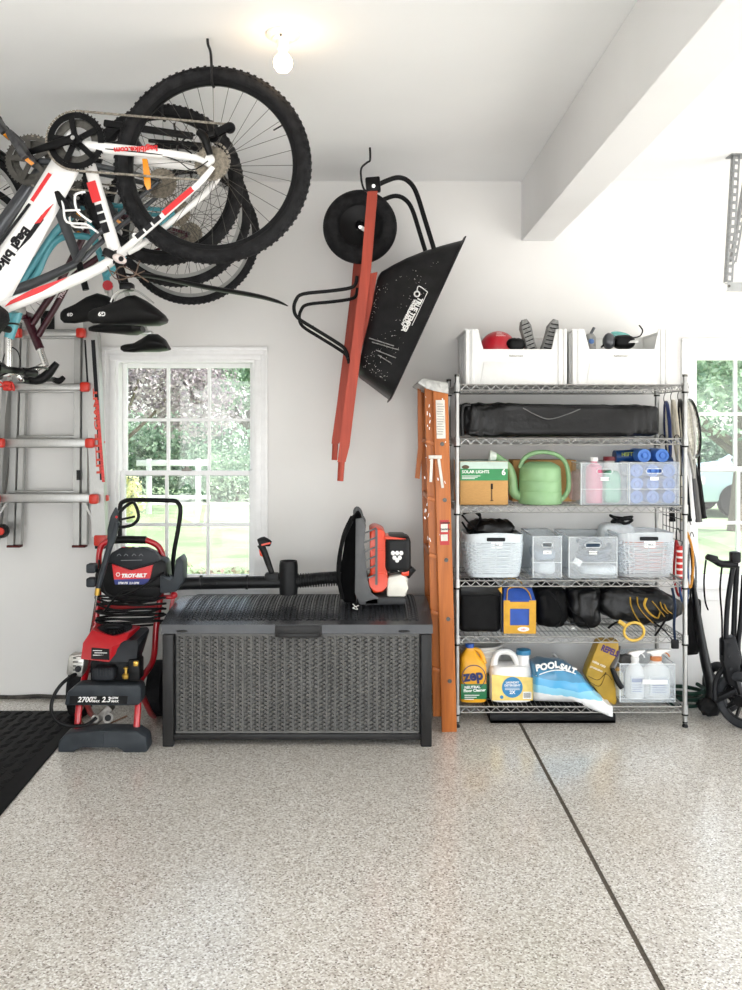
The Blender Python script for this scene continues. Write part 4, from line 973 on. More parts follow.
# ================================================================ leaf blower on the box
Yb = 4.60
m_bl = M('blower_black', '222325', .42, var=.15); m_or = M('blower_orange', 'e8431c', .35, var=.04, coat=.2); m_tank = M('fuel_tank', 'dcd9cf', .4, var=.06)
m_gr = M('harness_grey', '5b5c5e', .5, var=.1)
bl = thing('leaf_blower', 'orange and black backpack leaf blower lying across the storage box lid', 'leaf blower', (W(375, 600, Yb).x, Yb, .67))
Q = lambda x, y, d=0: W(x, y, Yb) + V((0, d, 0))
b = MB(); b.tube([Q(173, 586), Q(190, 585), Q(287, 583.5)], .033, 20)
for x in (200, 246): b.cyl(Q(x, 584), Q(x + 2, 584), .038, n=20)
b.cyl(Q(205, 584, -.03), Q(218, 584, -.03), .008, n=8); b.build('blower_tube', m_bl, bl)
b = MB(); b.lathe([(.02, -.1), (.048, -.095), (.052, -.03), (.05, .06), (.046, .083), (.04, .083), (.04, .02), (.001, .02)], Q(288.5, 578), (0, 0, 1), 28); b.build('elbow', m_bl, bl)
b = MB(); pts = [Q(296, 583), Q(305, 582), Q(320, 580), Q(335, 579), Q(350, 582)]
b.tube(pts, .032, 18)
for i in range(19):
    p = Q(298 + i * 2.6, 582.5 - i * .15); b.torus(p, (1, 0, 0), .036, .004, 20, 6)
b.build('bellows_hose', m_bl, bl)
b = MB(); b.box(Q(272, 579), (.075, .06, .05), None, .01); b.tube([Q(272, 575), Q(268, 564), Q(264, 553), Q(260.5, 546)], [.014, .017, .018, .02], 12, k=3)
b.tube([Q(259, 545), Q(264, 543.5), Q(271, 545.5)], [.024, .028, .014], 12, k=3); ct = b.build('control_handle', m_bl, bl)
b = MB(); b.prism([Q(259, 551, -.008), Q(265, 552, -.008), Q(264, 559, -.008), Q(260, 557, -.008)], (0, .016, 0), .002); b.bar(Q(262, 546, -.027), Q(271, 544, -.027), .009, .006); b.build('trigger', m_or, ct)
b = MB(); b.prism([Q(341, 592, -.13), Q(342, 560, -.13), Q(346, 535, -.13), Q(352, 519, -.13), Q(358, 511, -.13), Q(362, 517, -.13), Q(356, 560, -.13), Q(356, 600, -.13), Q(345, 600, -.13)], (0, .26, 0), .012); b.build('back_pad', M('pad_fabric', '0c0c0e', .9, spec=.2), bl)
for dy in (-.12, .10):
    b = MB(); b.tube([Q(352, 520, dy), Q(343, 540, dy - .03), Q(339, 570, dy - .03), Q(343, 596, dy)], .016, 8, k=4, flat=.5); b.build('shoulder_strap', M('webbing', '141416', .85), bl)
b = MB()                                              # lattice harness frame
fo = [(356, 518), (362, 517), (366, 524), (364, 545), (366, 575), (370, 590), (378, 594), (378, 601), (360, 601), (355, 590)]
for y0_, y1_ in ((-.14, -.12), (.12, .14)): b.prism([Q(x, y, y0_) for x, y in fo], (0, y1_ - y0_, 0), .004)
b.tube([Q(357, 522), Q(355, 514), Q(357, 510), Q(360, 513), Q(362, 520)], .011, 8, k=4)
for k in range(6): b.bar(Q(364, 532 + k * 9, -.135), Q(376, 527 + k * 9, -.125), .008, .01)
b.bar(Q(376, 528, -.13), Q(376, 582, -.13), .012, .012); b.box(Q(367, 596, 0), (.05, .25, .03), None, .006); b.build('harness_frame', m_gr, bl)
b = MB()                                              # fan housing
b.prism([Q(369, 528, -.12), Q(375, 526, -.12), Q(384, 530, -.12), Q(387, 545, -.12), Q(387, 580, -.12), Q(383, 590, -.12), Q(373, 591, -.12), Q(370, 585, -.12), Q(370, 545, -.12)], (0, .22, 0), .014)
fh = b.build('fan_housing', m_or, bl)
b = MB(); b.lathe([(.01, -.03), (.05, -.032), (.058, -.01), (.058, .03)], Q(378, 585) + V((0, -.09, .03)), (0, 1, 0), 20); b.build('housing_cap', m_or, fh); b = MB()
for dz_ in (548, 571): b.bar(Q(372, dz_, -.118), Q(384, dz_, -.118), .012, .014, bev=.003)
b.build('housing_rib', m_or, fh)
b = MB(); b.box(Q(397, 553, -.05), (.135, .18, .19), None, .03, 3); b.box(Q(396, 538.5, -.02), (.1, .16, .04), None, .015); ec = b.build('engine_cover', m_bl, bl)
b = MB(); b.box(Q(394.5, 537.5, -.05), (.115, .17, .016), Matrix.Rotation(R(6), 3, 'Y'), .006); b.box(Q(404, 571, -.1), (.04, .05, .03), None, .006); b.build('orange_top_cover', m_or, ec)
b = MB()
for x, y in ((392, 551), (396, 551), (400, 551), (393.5, 555.5), (398.5, 555.5), (396, 558)): b.ball(Q(x, y, -.142), (.011, .004, .012), 10, 6)
b.build('badge', m_white_pl, ec)
b = MB(); b.prism([Q(387, 575, -.13), Q(400, 572, -.13), Q(407, 576, -.13), Q(405, 585, -.13), Q(405, 594, -.13), Q(386, 594, -.13)], (0, .16, 0), .012); b.build('fuel_tank', m_tank, bl)
b = MB(); b.cyl(Q(405, 575, -.07), Q(412, 567, -.07), .024, n=16); b.cyl(Q(403, 577, -.07), Q(406, 574, -.07), .015, n=12); b.build('fuel_cap', m_bl, bl)
b = MB(); b.prism([Q(364, 602, -.14), Q(364, 597, -.14), Q(374, 594, -.14), Q(402, 594, -.14), Q(406, 597, -.14), Q(403, 601, -.14)], (0, .27, 0), .008); b.build('base', M('base_grey', '3d3e40', .5), bl)
b = MB(); b.tube([Q(383, 570, -.1), Q(390, 566, -.13), Q(398, 569, -.13)], .004, 6, k=3); b.build('cable', m_chrome, bl); b = MB(); b.tube([Q(353, 600, -.15), Q(358, 605, -.16), Q(353, 603, -.17), Q(359, 601, -.16)], .003, 6, k=4); b.build('cable', m_chrome, bl)

bl.location.z += .009
# ================================================================ wooden stepladder
m_wood = wood_mat('orange_varnished_wood', 'a0561f', 'bd6d2e', .45)
m_tinn = M('pressed_tin', 'a6a6a3', .45, .6, var=.2, scale=40)
sl_ = thing('stepladder', 'folded orange wooden stepladder standing between box and wire shelf', 'ladder', W(445, 731, 4.53))
Ya, Yc = 4.53, 4.93
def wrail(name, p, q, Y_, w=.070, d=.022, pr=sl_):
    b = MB(); b.bar(W(*p, Y_), W(*q, Y_), w, d, bev=.003); return b.build(name, m_wood, pr)
zf = 430 + EYE / Ya * F; zr = 430 + EYE / Yc * F
fr_ = wrail('front_rail', (438.5, 388), (447.5, 731.5), Ya, .079); br_ = wrail('rear_rail', (428.0, 388), (436.5, 716), Ya + .03, .056)
off = Yc - Ya
for nm, o in (('front_rail', fr_), ('rear_rail', br_)):
    c = o.copy(); COL.objects.link(c); c.parent = sl_; c.location = V((0, off, 0))
b = MB()
for k in range(5):
    y = 443 + k * 57; p = W(432 + k * 1.6, y, Ya)
    b.bar(p + V((-.005, 0, 0)), p + V((-.005, off, 0)), .075, .02, up=(.35, 0, 1), bev=.002)
    o = b.build('step', m_wood, sl_); b = MB()
for k in range(5):
    y = (444, 500, 560, 619, 681)[k]; p = W((440.5, 443, 444.5, 446.5, 448)[k], y, Ya - .012)
    b = MB(); b.cyl(p, p + V((0, -.006, 0)), .011, n=12); b.cyl(p + V((0, -.006, 0)), p + V((0, -.009, 0)), .005, n=8); b.build('rod_bolt', m_dkst, fr_)
b = MB(); p = [W(415, 383, Ya), W(421, 378, Ya), W(446, 383, Ya), W(446.5, 394, Ya), W(432, 391, Ya), W(424, 388, Ya)]
b.prism([q + V((0, -.016, 0)) for q in p], (0, off + .05, 0), .004)
for k in range(3): b.bar(W(424 + k * 7, 381.5 + k, Ya - .018), W(425 + k * 7, 389 + k, Ya - .018), .004, .004)
b.build('top_cap', m_tinn, sl_)
b = MB(); b.prism([W(416, 388, Ya + .3), W(419.5, 388, Ya + .3), W(421, 450, Ya + .3), W(418, 479, Ya + .3), W(413.5, 478, Ya + .3), W(416.5, 448, Ya + .3)], (0, .025, 0)); b.build('bucket_shelf_arm', m_wood, sl_)
b = MB(); b.bar(W(427, 457, Ya - .018), W(440, 457, Ya - .018), .018, .004, bev=.001); b.bar(W(430, 459, Ya - .018), W(429, 482, Ya - .018), .014, .003); b.bar(W(437, 459, Ya - .018), W(441, 488, Ya - .018), .014, .003)
for q in ((429, 457), (438, 457), (429, 481), (441, 487)): b.cyl(W(*q, Ya - .02), W(*q, Ya - .026), .004, n=8)
b.build('spreader', M('pale_spreader', 'cfccc4', .5, .3), sl_)
b = MB(); b.bar(W(438.5, 400, Ya - .0125), W(439.5, 438.5, Ya - .0125), .047, .001); lb = b.build('white_label', M('paper_label', 'd3d0c8', .7, var=.1), fr_)
b = MB()
for k in range(13): b.bar(W(435 + (k % 3) * .4, 404 + k * 2.5, Ya - .0135), W(441 + (k * 7 % 4) * .5, 404.2 + k * 2.5, Ya - .0135), .003, .0006)
b.build('label_print', M('grey_print', '8d8b87', .7), lb)
b = MB(); b.bar(W(442.5, 520, Ya - .0125), W(443, 545, Ya - .0125), .048, .001); lb = b.build('red_label', M('red_label', 'c42a2c', .4, var=.05), fr_)
b = MB(); b.bar(W(442.5, 524, Ya - .0135), W(442.7, 532, Ya - .0135), .036, .0008); b.bar(W(442.5, 534.5, Ya - .0135), W(442.7, 541, Ya - .0135), .036, .0008); b.build('label_panel', M('paper_label', 'd3d0c8', .7), lb)
b = MB(); b.text('DANGER', W(438.8, 523.7, Ya - .0135), (1, 0, 0), (0, 0, 1), .009, .0004); b.text('CAUTION', W(438.8, 530, Ya - .015), (1, 0, 0), (0, 0, 1), .008, .0004); b.build('label_lettering', m_decal_k, lb)
sl_.location.x += .009
r_ = random.Random(9); b = MB()
for i in range(26):
    p = W(r_.choice((426 + r_.uniform(-3, 3), 439 + r_.uniform(-5, 5))), r_.uniform(395, 560), Ya - .0118); b.box(p, (r_.uniform(.002, .006), .001, r_.uniform(.003, .022)), Matrix.Rotation(R(r_.uniform(-20, 20)), 3, 'Y'))
b.build('paint_drips', m_white_pl, fr_)
# ================================================================ pressure washer
m_rt = M('red_powder_coat', 'c41320', .28, var=.06, coat=.5)
m_cons = M('console_grey', '303338', .4, var=.1)
m_bump = M('bumper_grey', '3a3f44', .45, var=.15, scale=12)
m_eng = M('engine_dark', '28292c', .5, .2, var=.3, scale=40)
pw = thing('pressure_washer', 'red and black petrol pressure washer standing left of the storage box', 'pressure washer', (W(102, 752, 4.27).x, 4.5, 0))
# depth along the machine: feet at 4.27, deck 4.4, console 4.6, hoop 4.78
T = lambda x, y, Y_: W(x, y, Y_)
for s, pts in ((-1, [(77, 738, 4.3), (79, 706, 4.34), (84, 680, 4.42), (91, 655, 4.6), (95, 628, 4.66), (98, 600, 4.68), (99, 575, 4.68), (99, 556, 4.68), (102, 545, 4.68), (111, 540, 4.68)]),
               (1, [(136, 736, 4.3), (138, 706, 4.34), (140, 682, 4.42), (153, 660, 4.6), (156, 628, 4.66), (160, 600, 4.68), (163, 575, 4.68), (163, 558, 4.68), (158, 546, 4.68), (146, 540, 4.68)])):
    b = MB(); b.tube([T(*p) for p in pts], .0165, 14, k=5); b.build('frame_tube', m_rt, pw)
for x, x2 in ((82, 90), (140, 150)): b = MB(); b.tube([T(x, 690, 4.42), T(x2, 712, 4.62), T(x2 + 4, 716, 4.75)], .015, 10, k=4); b.build('axle_tube', m_rt, pw)
b = MB(); b.tube([T(84, 690, 4.4), T(138, 690, 4.4)], .014, 10); b.build('cross_tube', m_rt, pw); b = MB(); b.tube([T(97, 607, 4.69), T(160, 607, 4.69)], .012, 10)
b.build('cross_tube', m_rt, pw)
b = MB(); b.tube([T(111, 540, 4.68), T(128, 539.5, 4.68), T(146, 540, 4.68)], .021, 14); b.build('handle_grip', m_blk, pw)
b = MB(); b.tube([T(120, 540, 4.8), T(120, 508, 4.8), T(124, 501.5, 4.8), T(134, 500, 4.8), T(168, 500.5, 4.8), T(177, 502, 4.8), T(180.5, 510, 4.8), T(178, 530, 4.8), T(174, 552, 4.8), T(172, 576, 4.8), T(172, 596, 4.8)], .0125, 12, k=4); b.build('push_handle', m_powder, pw)
# console
b = MB(); yc = 4.58
b.prism([T(101, 563, yc), T(110, 556, yc), T(120, 551, yc), T(144, 551, yc), T(156, 556, yc), T(166, 562, yc), T(168, 585, yc), T(156, 600, yc), T(140, 603, yc), T(112, 601, yc), T(98, 590, yc), T(94, 575, yc)], (0, .12, 0), .012)
co = b.build('console', m_blk, pw)
b = MB(); b.prism([T(111, 553, yc - .03), T(120, 548, yc - .03), T(145, 548, yc - .03), T(155, 552, yc - .03), T(160, 561, yc - .03), T(131, 570, yc - .03), T(107, 562, yc - .03)], (0, .06, 0), .006); b.build('control_panel', m_cons, co)
b = MB(); b.prism([T(112, 564, yc - .012), T(131, 570.5, yc - .012), T(153, 565, yc - .012), T(150, 578.5, yc - .012), T(114, 579.5, yc - .012)], (0, .01, 0)); rl = b.build('red_name_plate', m_decal_r, co)
b = MB(); b.prism([T(114, 579.5, yc - .012), T(150, 578.5, yc - .012), T(146, 584.5, yc - .012), T(115, 584.5, yc - .012)], (0, .01, 0)); b.build('blue_strip', M('blue_print', '1d2f86', .4), co)
b = MB(); b.text('TROY-BILT', T(121.2, 577.5, yc - .014), (1, 0, .02), (0, 0, 1), .019, .0014, .25, ext=.001, sx=1.02); b.torus(T(118, 574.5, yc - .014), (0, 1, 0), .01, .0022, 6, 6); b.build('name_lettering', m_white_pl, rl)
b = MB(); b.text('2700 PSI  2.3 GPM', T(118, 584, yc - .014), (1, 0, 0), (0, 0, 1), .011, .0005, .2, sx=.95); b.build('strip_lettering', m_white_pl, co)
for x, mt in ((123.5, m_decal_r), (130, M('brass', 'c9a24a', .3, .7)), (136.5, m_white_pl), (143, m_blk)):
    b = MB(); b.cyl(T(x, 549, yc - .005), T(x, 547, yc - .005), .011, n=12); b.build('nozzle_tip', mt, co)
b = MB()
for x in (119, 126, 134, 141): b.tube([T(x - 2, 556, yc - .034), T(x, 554, yc - .034), T(x + 2, 556, yc - .034)], .0015, 5, k=3)
b.bar(T(121, 560.5, yc - .035), T(142, 560, yc - .035), .003, .004); b.build('panel_marks', M('panel_mark', '8a8d90', .5), co)
for x, y in ((92, 568), (92, 582)):
    b = MB(); b.box(T(x, y, yc + .02), (.05, .06, .05), None, .01); b.build('hose_peg', m_bump, co)
b = MB(); b.prism([T(160, 575, yc - .05), T(170, 582, yc - .05), T(175, 578, yc - .05), T(175, 560, yc - .05), T(180, 556, yc - .05), T(183, 562, yc - .05), T(183, 582, yc - .05), T(176, 592, yc - .05), T(160, 594, yc - .05)], (0, .12, 0), .008); b.build('wand_holder', m_bump, co)
# spray gun and wand
b = MB(); g = 4.46
b.tube([T(97.5, 590, g), T(108, 552, g), T(117, 522, g)], [.012, .016, .018], 10); b.prism([T(107, 548, g - .015), T(107, 530, g - .015), T(110, 517, g - .015), T(115, 507, g - .015), T(118, 513, g - .015), T(118, 528, g - .015), T(113, 545, g - .015)], (0, .03, 0), .006)
gun = b.build('spray_gun', m_bump, pw)
b = MB(); b.tube([T(117, 521, g), T(121, 511, g), T(129, 504, g), T(134, 503, g), T(138, 512, g), T(138, 519, g), T(132, 525, g), T(122, 527, g), T(116, 525, g)], .0085, 8, k=4); b.tube([T(119, 520, g), T(128, 518, g), T(135, 516.5, g)], .006, 8); b.build('trigger_guard', m_blk, gun)
b = MB(); b.ball(T(116.5, 517, g - .02), .007, 8, 6); b.build('safety_catch', m_decal_r, gun)
b = MB(); b.cyl(T(98, 588, g), T(97, 595, g), .014, n=12); wd_ = b.build('brass_coupling', M('brass', 'c9a24a'), pw)
b = MB(); b.tube([T(97, 594, g), T(92, 625, 4.5), T(87, 650, 4.55)], .006, 8); b.build('lance', m_chrome, wd_)
# engine
b = MB(); ex = T(110, 640, 4.55)
b.prism([T(78, 668, 4.40), T(82, 652, 4.40), T(92, 630, 4.46), T(110, 626, 4.5), T(132, 628, 4.5), T(136, 640, 4.42), T(108, 662, 4.38), T(108, 670, 4.38)], (0, .16, .0), .01) if False else None
pc = lambda x, y, Y_: T(x, y, Y_)
# blower housing: lower disc, red cowl, black starter grille
b.loft([[pc(81, 659, 4.33), pc(109, 662, 4.31), pc(109, 661, 4.33), pc(110, 661, 4.4), pc(84, 652, 4.55)],
        [pc(83, 643, 4.36), pc(112, 647, 4.335), pc(126, 641, 4.38), pc(140, 628, 4.52), pc(95, 624, 4.62)],
        [pc(92, 630, 4.42), pc(114, 637, 4.38), pc(130, 632, 4.42), pc(140, 626, 4.53), pc(98, 622, 4.64)]])
cw = b.build('red_cowl', m_rt, pw)
b = MB(); b.loft([[pc(109.5, 662, 4.32), pc(136, 662, 4.34), pc(143, 652, 4.50), pc(143, 650, 4.62), pc(110, 650, 4.62)],
                  [pc(112, 649, 4.345), pc(138, 646, 4.36), pc(149, 632, 4.50), pc(148, 630, 4.64), pc(120, 630, 4.64)],
                  [pc(124, 641, 4.37), pc(137, 640, 4.38), pc(149, 629, 4.51), pc(147, 627, 4.64), pc(132, 628, 4.64)]]); b.build('side_cowl', m_cons, pw)
b = MB(); gc = pc(114.5, 630.5, 4.50); b.lathe([(.098, -.012), (.102, .0), (.094, .010), (.055, .018), (.053, .014), (.001, .014)], gc, (0, -.12, 1), 40, cap=False)
for i in range(30):
    t = 2 * math.pi * i / 30; d = V((math.cos(t), math.sin(t), 0)); b.bar(gc + d * .05 + V((0, -.002, .020 + .12 * .05 * d.y)), gc + d * .092 + V((0, -.002, .013 + .12 * .092 * d.y)), .004, .006, up=(0, 0, 1))
b.box(gc + V((0, -.002, .022)), (.08, .06, .012), None, .004); b.build('starter_grille', m_eng, cw)
b = MB(); b.prism([pc(91.5, 648, 4.335), pc(109, 649, 4.33), pc(109, 660, 4.305), pc(91, 659, 4.31)], (0, .01, 0)); b.build('spec_label', m_decal_k, cw)
b = MB()
for k in range(4): b.bar(pc(93 + k % 2 * 1.5, 650.5 + k * 2.3, 4.318), pc(102 + (k * 5 % 6), 650.7 + k * 2.3, 4.318), .003, .002)
b.build('label_print', m_white_pl, cw)
b = MB(); b.prism([pc(97, 639.5, 4.375), pc(112, 639.5, 4.375), pc(108, 645, 4.36), pc(97, 645, 4.36)], (0, .006, 0)); b.build('badge', M('dark_purple_badge', '3a2a48', .4), cw)
b = MB(); b.bx(pc(91, 0, 4.42).x, pc(133, 0, 4.42).x, 4.40, 4.62, pc(0, 682, 4.42).z, pc(0, 660, 4.42).z, .015); eb = b.build('engine_block', m_eng, pw)
b = MB(); b.box(pc(105, 672.5, 4.36), (.11, .09, .065), None, .016, 3)
for k in range(6): b.bar(pc(97 + k * 3, 668, 4.314), pc(97 + k * 3, 676, 4.314), .004, .004)
b.build('air_filter', m_cons, pw)
b = MB(); b.lathe([(.001, -.02), (.017, -.02), (.02, -.008), (.016, 0), (.008, .004), (.008, .025), (.013, .028), (.013, .034), (.001, .036)], pc(126, 674, 4.34), (0, 0, 1), 16); b.box(pc(136, 663.5, 4.31), (.025, .02, .025), None, .004); b.build('brass_fitting', M('brass', 'c9a24a'), pw)
b = MB(); b.box(pc(136, 668, 4.37), (.06, .09, .11), None, .01); b.build('carburettor_housing', m_blk, pw)
b = MB(); b.box(pc(78, 664, 4.44), (.085, .09, .105), Matrix.Rotation(R(8), 3, 'Y'), .012)
for k in range(5): b.bar(pc(72, 656 + k * 4, 4.392), pc(82, 655 + k * 4, 4.392), .006, .006)
mf = b.build('muffler', M('muffler_alloy', 'bcbab4', .4, .7, var=.2, scale=40), pw)
b = MB(); b.cyl(pc(78, 669, 4.395), pc(78, 669, 4.38), .016, n=14)
for k in range(4): b.bar(pc(73, 658 + k * 4, 4.390), pc(76 + k % 2 * 2, 658 + k * 4, 4.390), .004, .006)
b.build('muffler_ports', m_eng, mf)
b = MB()
for k in range(2): b.tube([pc(84, 680 + k * 4, 4.5), pc(88, 685 + k * 4, 4.37), pc(110, 688 + k * 3.5, 4.335), pc(134, 684 + k * 4, 4.37), pc(140, 676 + k * 5, 4.5)], .007, 10, k=5)
b.build('engine_deck', m_rt, pw)
b = MB(); b.prism([T(63.5, 706, 4.31), T(67, 692, 4.31), T(76, 685, 4.31), T(139, 685, 4.31), T(141, 690, 4.31), T(141, 703, 4.31), T(137, 706, 4.31)], (0, .10, 0), .012); cv_ = b.build('front_cover', m_bump, pw)
b = MB(); b.prism([T(70, 696, 4.308), T(128, 696, 4.308), T(127, 704, 4.308), T(69, 704, 4.308)], (0, .004, 0)); b.build('label_strip', m_blk, cv_)
b = MB(); b.text('2700', T(77.5, 702, 4.305), (1, 0, 0), (0, 0, 1), .026, .0008, .25); b.text('2.3', T(101.5, 702, 4.305), (1, 0, 0), (0, 0, 1), .026, .0008, .25)
for s_, x, y in (('PSI', 92, 699), ('MAX', 92, 702.3), ('GPM', 111, 699), ('MAX', 111, 702.3)): b.text(s_, T(x, y, 4.305), (1, 0, 0), (0, 0, 1), .011, .0004, .25, sx=1.1)
b.build('rating_lettering', m_white_pl, cv_)
b = MB(); b.prism([T(57, 753, 4.24), T(58, 742, 4.24), T(66, 733, 4.24), T(100, 731, 4.24), T(136, 731, 4.24), T(146, 738, 4.24), T(147.5, 752, 4.24), T(143, 754, 4.24), T(124, 754, 4.24), T(118, 745, 4.24), T(80, 745, 4.24), T(74, 753, 4.24)], (0, .11, 0), .012); b.bar(T(103, 733, 4.236), T(103, 745, 4.236), .004, .006); b.build('front_foot', m_bump, pw)
for x in (80, 160 - 2):
    xx = T(x, 0, 4.78).x; b = MB(); b.lathe([(.03, -.04), (.12, -.045), (.15, -.035), (.152, .0), (.15, .035), (.12, .045), (.03, .04)], (xx, 4.80, .152), (1, 0, 0), 36); w_ = b.build('wheel', m_tread, pw)
    b = MB(); b.lathe([(.01, -.05), (.08, -.047), (.08, .047), (.01, .05)], (xx, 4.80, .152), (1, 0, 0), 20); b.build('wheel_hub', m_white_pl, w_)
b = MB(); b.cyl((T(80, 0, 4.78).x, 4.80, .152), (T(158, 0, 4.78).x, 4.80, .152), .01, n=10); b.build('axle', m_dkst, pw)
# pump and its hose below the cover
b = MB(); b.bar(T(88, 728, 4.4), T(112, 706, 4.4), .04, .06, bev=.008); b.cyl(T(108, 718, 4.36), T(108, 718, 4.42), .026, n=16); b.cyl(T(95, 719, 4.36), T(95, 719, 4.44), .02, n=16); pm = b.build('pump', M('pump_alloy', '77736e', .45, .6, var=.25, scale=40), pw)
b = MB(); b.cyl(T(108, 718, 4.355), T(108, 718, 4.35), .016, n=14); b.build('pump_inlet', m_blk, pm)
b = MB(); b.tube([T(96, 718, 4.34), T(86, 725, 4.29), T(72, 726, 4.25), T(58, 722, 4.24), T(51.5, 711, 4.25), T(53, 698, 4.27), T(60, 686, 4.3), T(70, 677, 4.36), T(76, 674, 4.4)], .009, 10, k=5); b.build('high_pressure_hose', m_blk, pw)
b = MB(); b.tube([T(84, 706, 4.42), T(80, 716, 4.4), T(86, 726, 4.38), T(102, 726, 4.38), T(127, 716, 4.36)], .0045, 8, k=5); b.build('drain_tube', M('brown_tube', '6b4a35', .4), pw)
# coiled hose between console and engine
b = MB(); pts = []; r_ = random.Random(3)
for k in range(9):
    y = 596 + k * 3.4
    pts += [T(96 + r_.uniform(-1.5, 2), y + r_.uniform(-3, 3), 4.62), T(115, y + r_.uniform(-3, 5), 4.57 + r_.uniform(-.02, .02)), T(140, y + r_.uniform(-3, 5), 4.57 + r_.uniform(-.02, .02)), T(165 + r_.uniform(-3, 2), y + r_.uniform(-3, 3), 4.63), T(150, y + 2, 4.72), T(110, y + 3, 4.72)]
b.tube(pts, .0062, 8, k=5)
b.tube([T(99, 560, 4.5), T(105, 592, 4.53), T(125, 595, 4.53), T(152, 581, 4.52), T(166, 572, 4.6), T(168, 585, 4.6), T(150, 588, 4.54), T(122, 592, 4.53), T(104, 612, 4.56)], .0065, 8, k=6)
b.build('coiled_hose', m_blk, pw)
b = MB(); b.cyl(T(160, 597, 4.66), T(175, 597, 4.66), .012, n=10); b.ball(T(174, 595, 4.66), (.02, .02, .02), 12, 8); b.bar(T(173, 599, 4.7), T(168, 625, 4.7), .02, .012); b.build('red_lever', m_rt, pw)
# ================================================================ wire shelving unit
SX0, SX1, SY0, SY1 = .503, 1.722, 4.604, 5.045
ZS = [1.834, 1.545, 1.182, .786, .486, .112]
m_wire = M('chrome_wire', 'a2a2a0', .33, .85, var=.06)
sh = thing('wire_shelving_unit', 'chrome wire shelving unit with six loaded shelves against the wall', 'shelving unit', ((SX0 + SX1) / 2, (SY0 + SY1) / 2, 0))
for x in (SX0, SX1):
    for y in (SY0, SY1):
        b = MB(); b.cyl((x, y, .02), (x, y, 1.875), .0125, n=14)
        p = b.build('post', m_wire, sh)
        b = MB(); b.lathe([(.001, 1.873), (.0138, 1.873), (.0138, 1.885), (.001, 1.888)], (x, y, 0), n=14); b.build('post_cap', m_dkst, p)
        b = MB(); b.lathe([(.001, 0), (.015, 0), (.016, .006), (.01, .02), (.0135, .022), (.0135, .03), (.001, .03)], (x, y, 0), n=14); b.build('levelling_foot', m_blk, p)
for z in ZS:
    b = MB(); w = .0028; zt, zb = z - .004, z - .034
    for zz in (zt, zb):
        r = .0036
        b.tube([(SX0 + .01, SY0, zz), (SX1 - .01, SY0, zz)], r, 6); b.tube([(SX0 + .01, SY1, zz), (SX1 - .01, SY1, zz)], r, 6)
        b.tube([(SX0, SY0 + .01, zz), (SX0, SY1 - .01, zz)], r, 6); b.tube([(SX1, SY0 + .01, zz), (SX1, SY1 - .01, zz)], r, 6)
    for y in (SY0, SY1):
        n = 44; b.tube([(SX0 + .02 + (SX1 - SX0 - .04) * i / n, y, zt - .002 if i % 2 else zb + .002) for i in range(n + 1)], .0030, 5)
    for x in (SX0, SX1):
        n = 16; b.tube([(x, SY0 + .02 + (SY1 - SY0 - .04) * i / n, zt - .002 if i % 2 else zb + .002) for i in range(n + 1)], .0022, 5)
    for i in range(47):
        x = SX0 + .02 + (SX1 - SX0 - .04) * i / 46; b.tube([(x, SY0, z - .0022), (x, SY1, z - .0022)], .0020, 5)
    for y in (SY0 + .15, SY0 + .3): b.tube([(SX0, y, z - .0085), (SX1, y, z - .0085)], .0032, 6)
    s = b.build('shelf', m_wire, sh)
    for x in (SX0, SX1):
        for y in (SY0, SY1):
            b = MB(); b.lathe([(.0128, -.04), (.0175, -.04), (.0165, .006), (.0128, .006)], (x, y, z), n=16)
            b.build('collar', m_wire, s)
    b = MB(); 
    for x in (SX0, SX1): 
        for y in (SY0, SY1): b.lathe([(.0128, -.049), (.0178, -.049), (.0178, -.041), (.0128, -.041)], (x, y, z), n=14)
    b.build('clip_ring', m_blk, s)

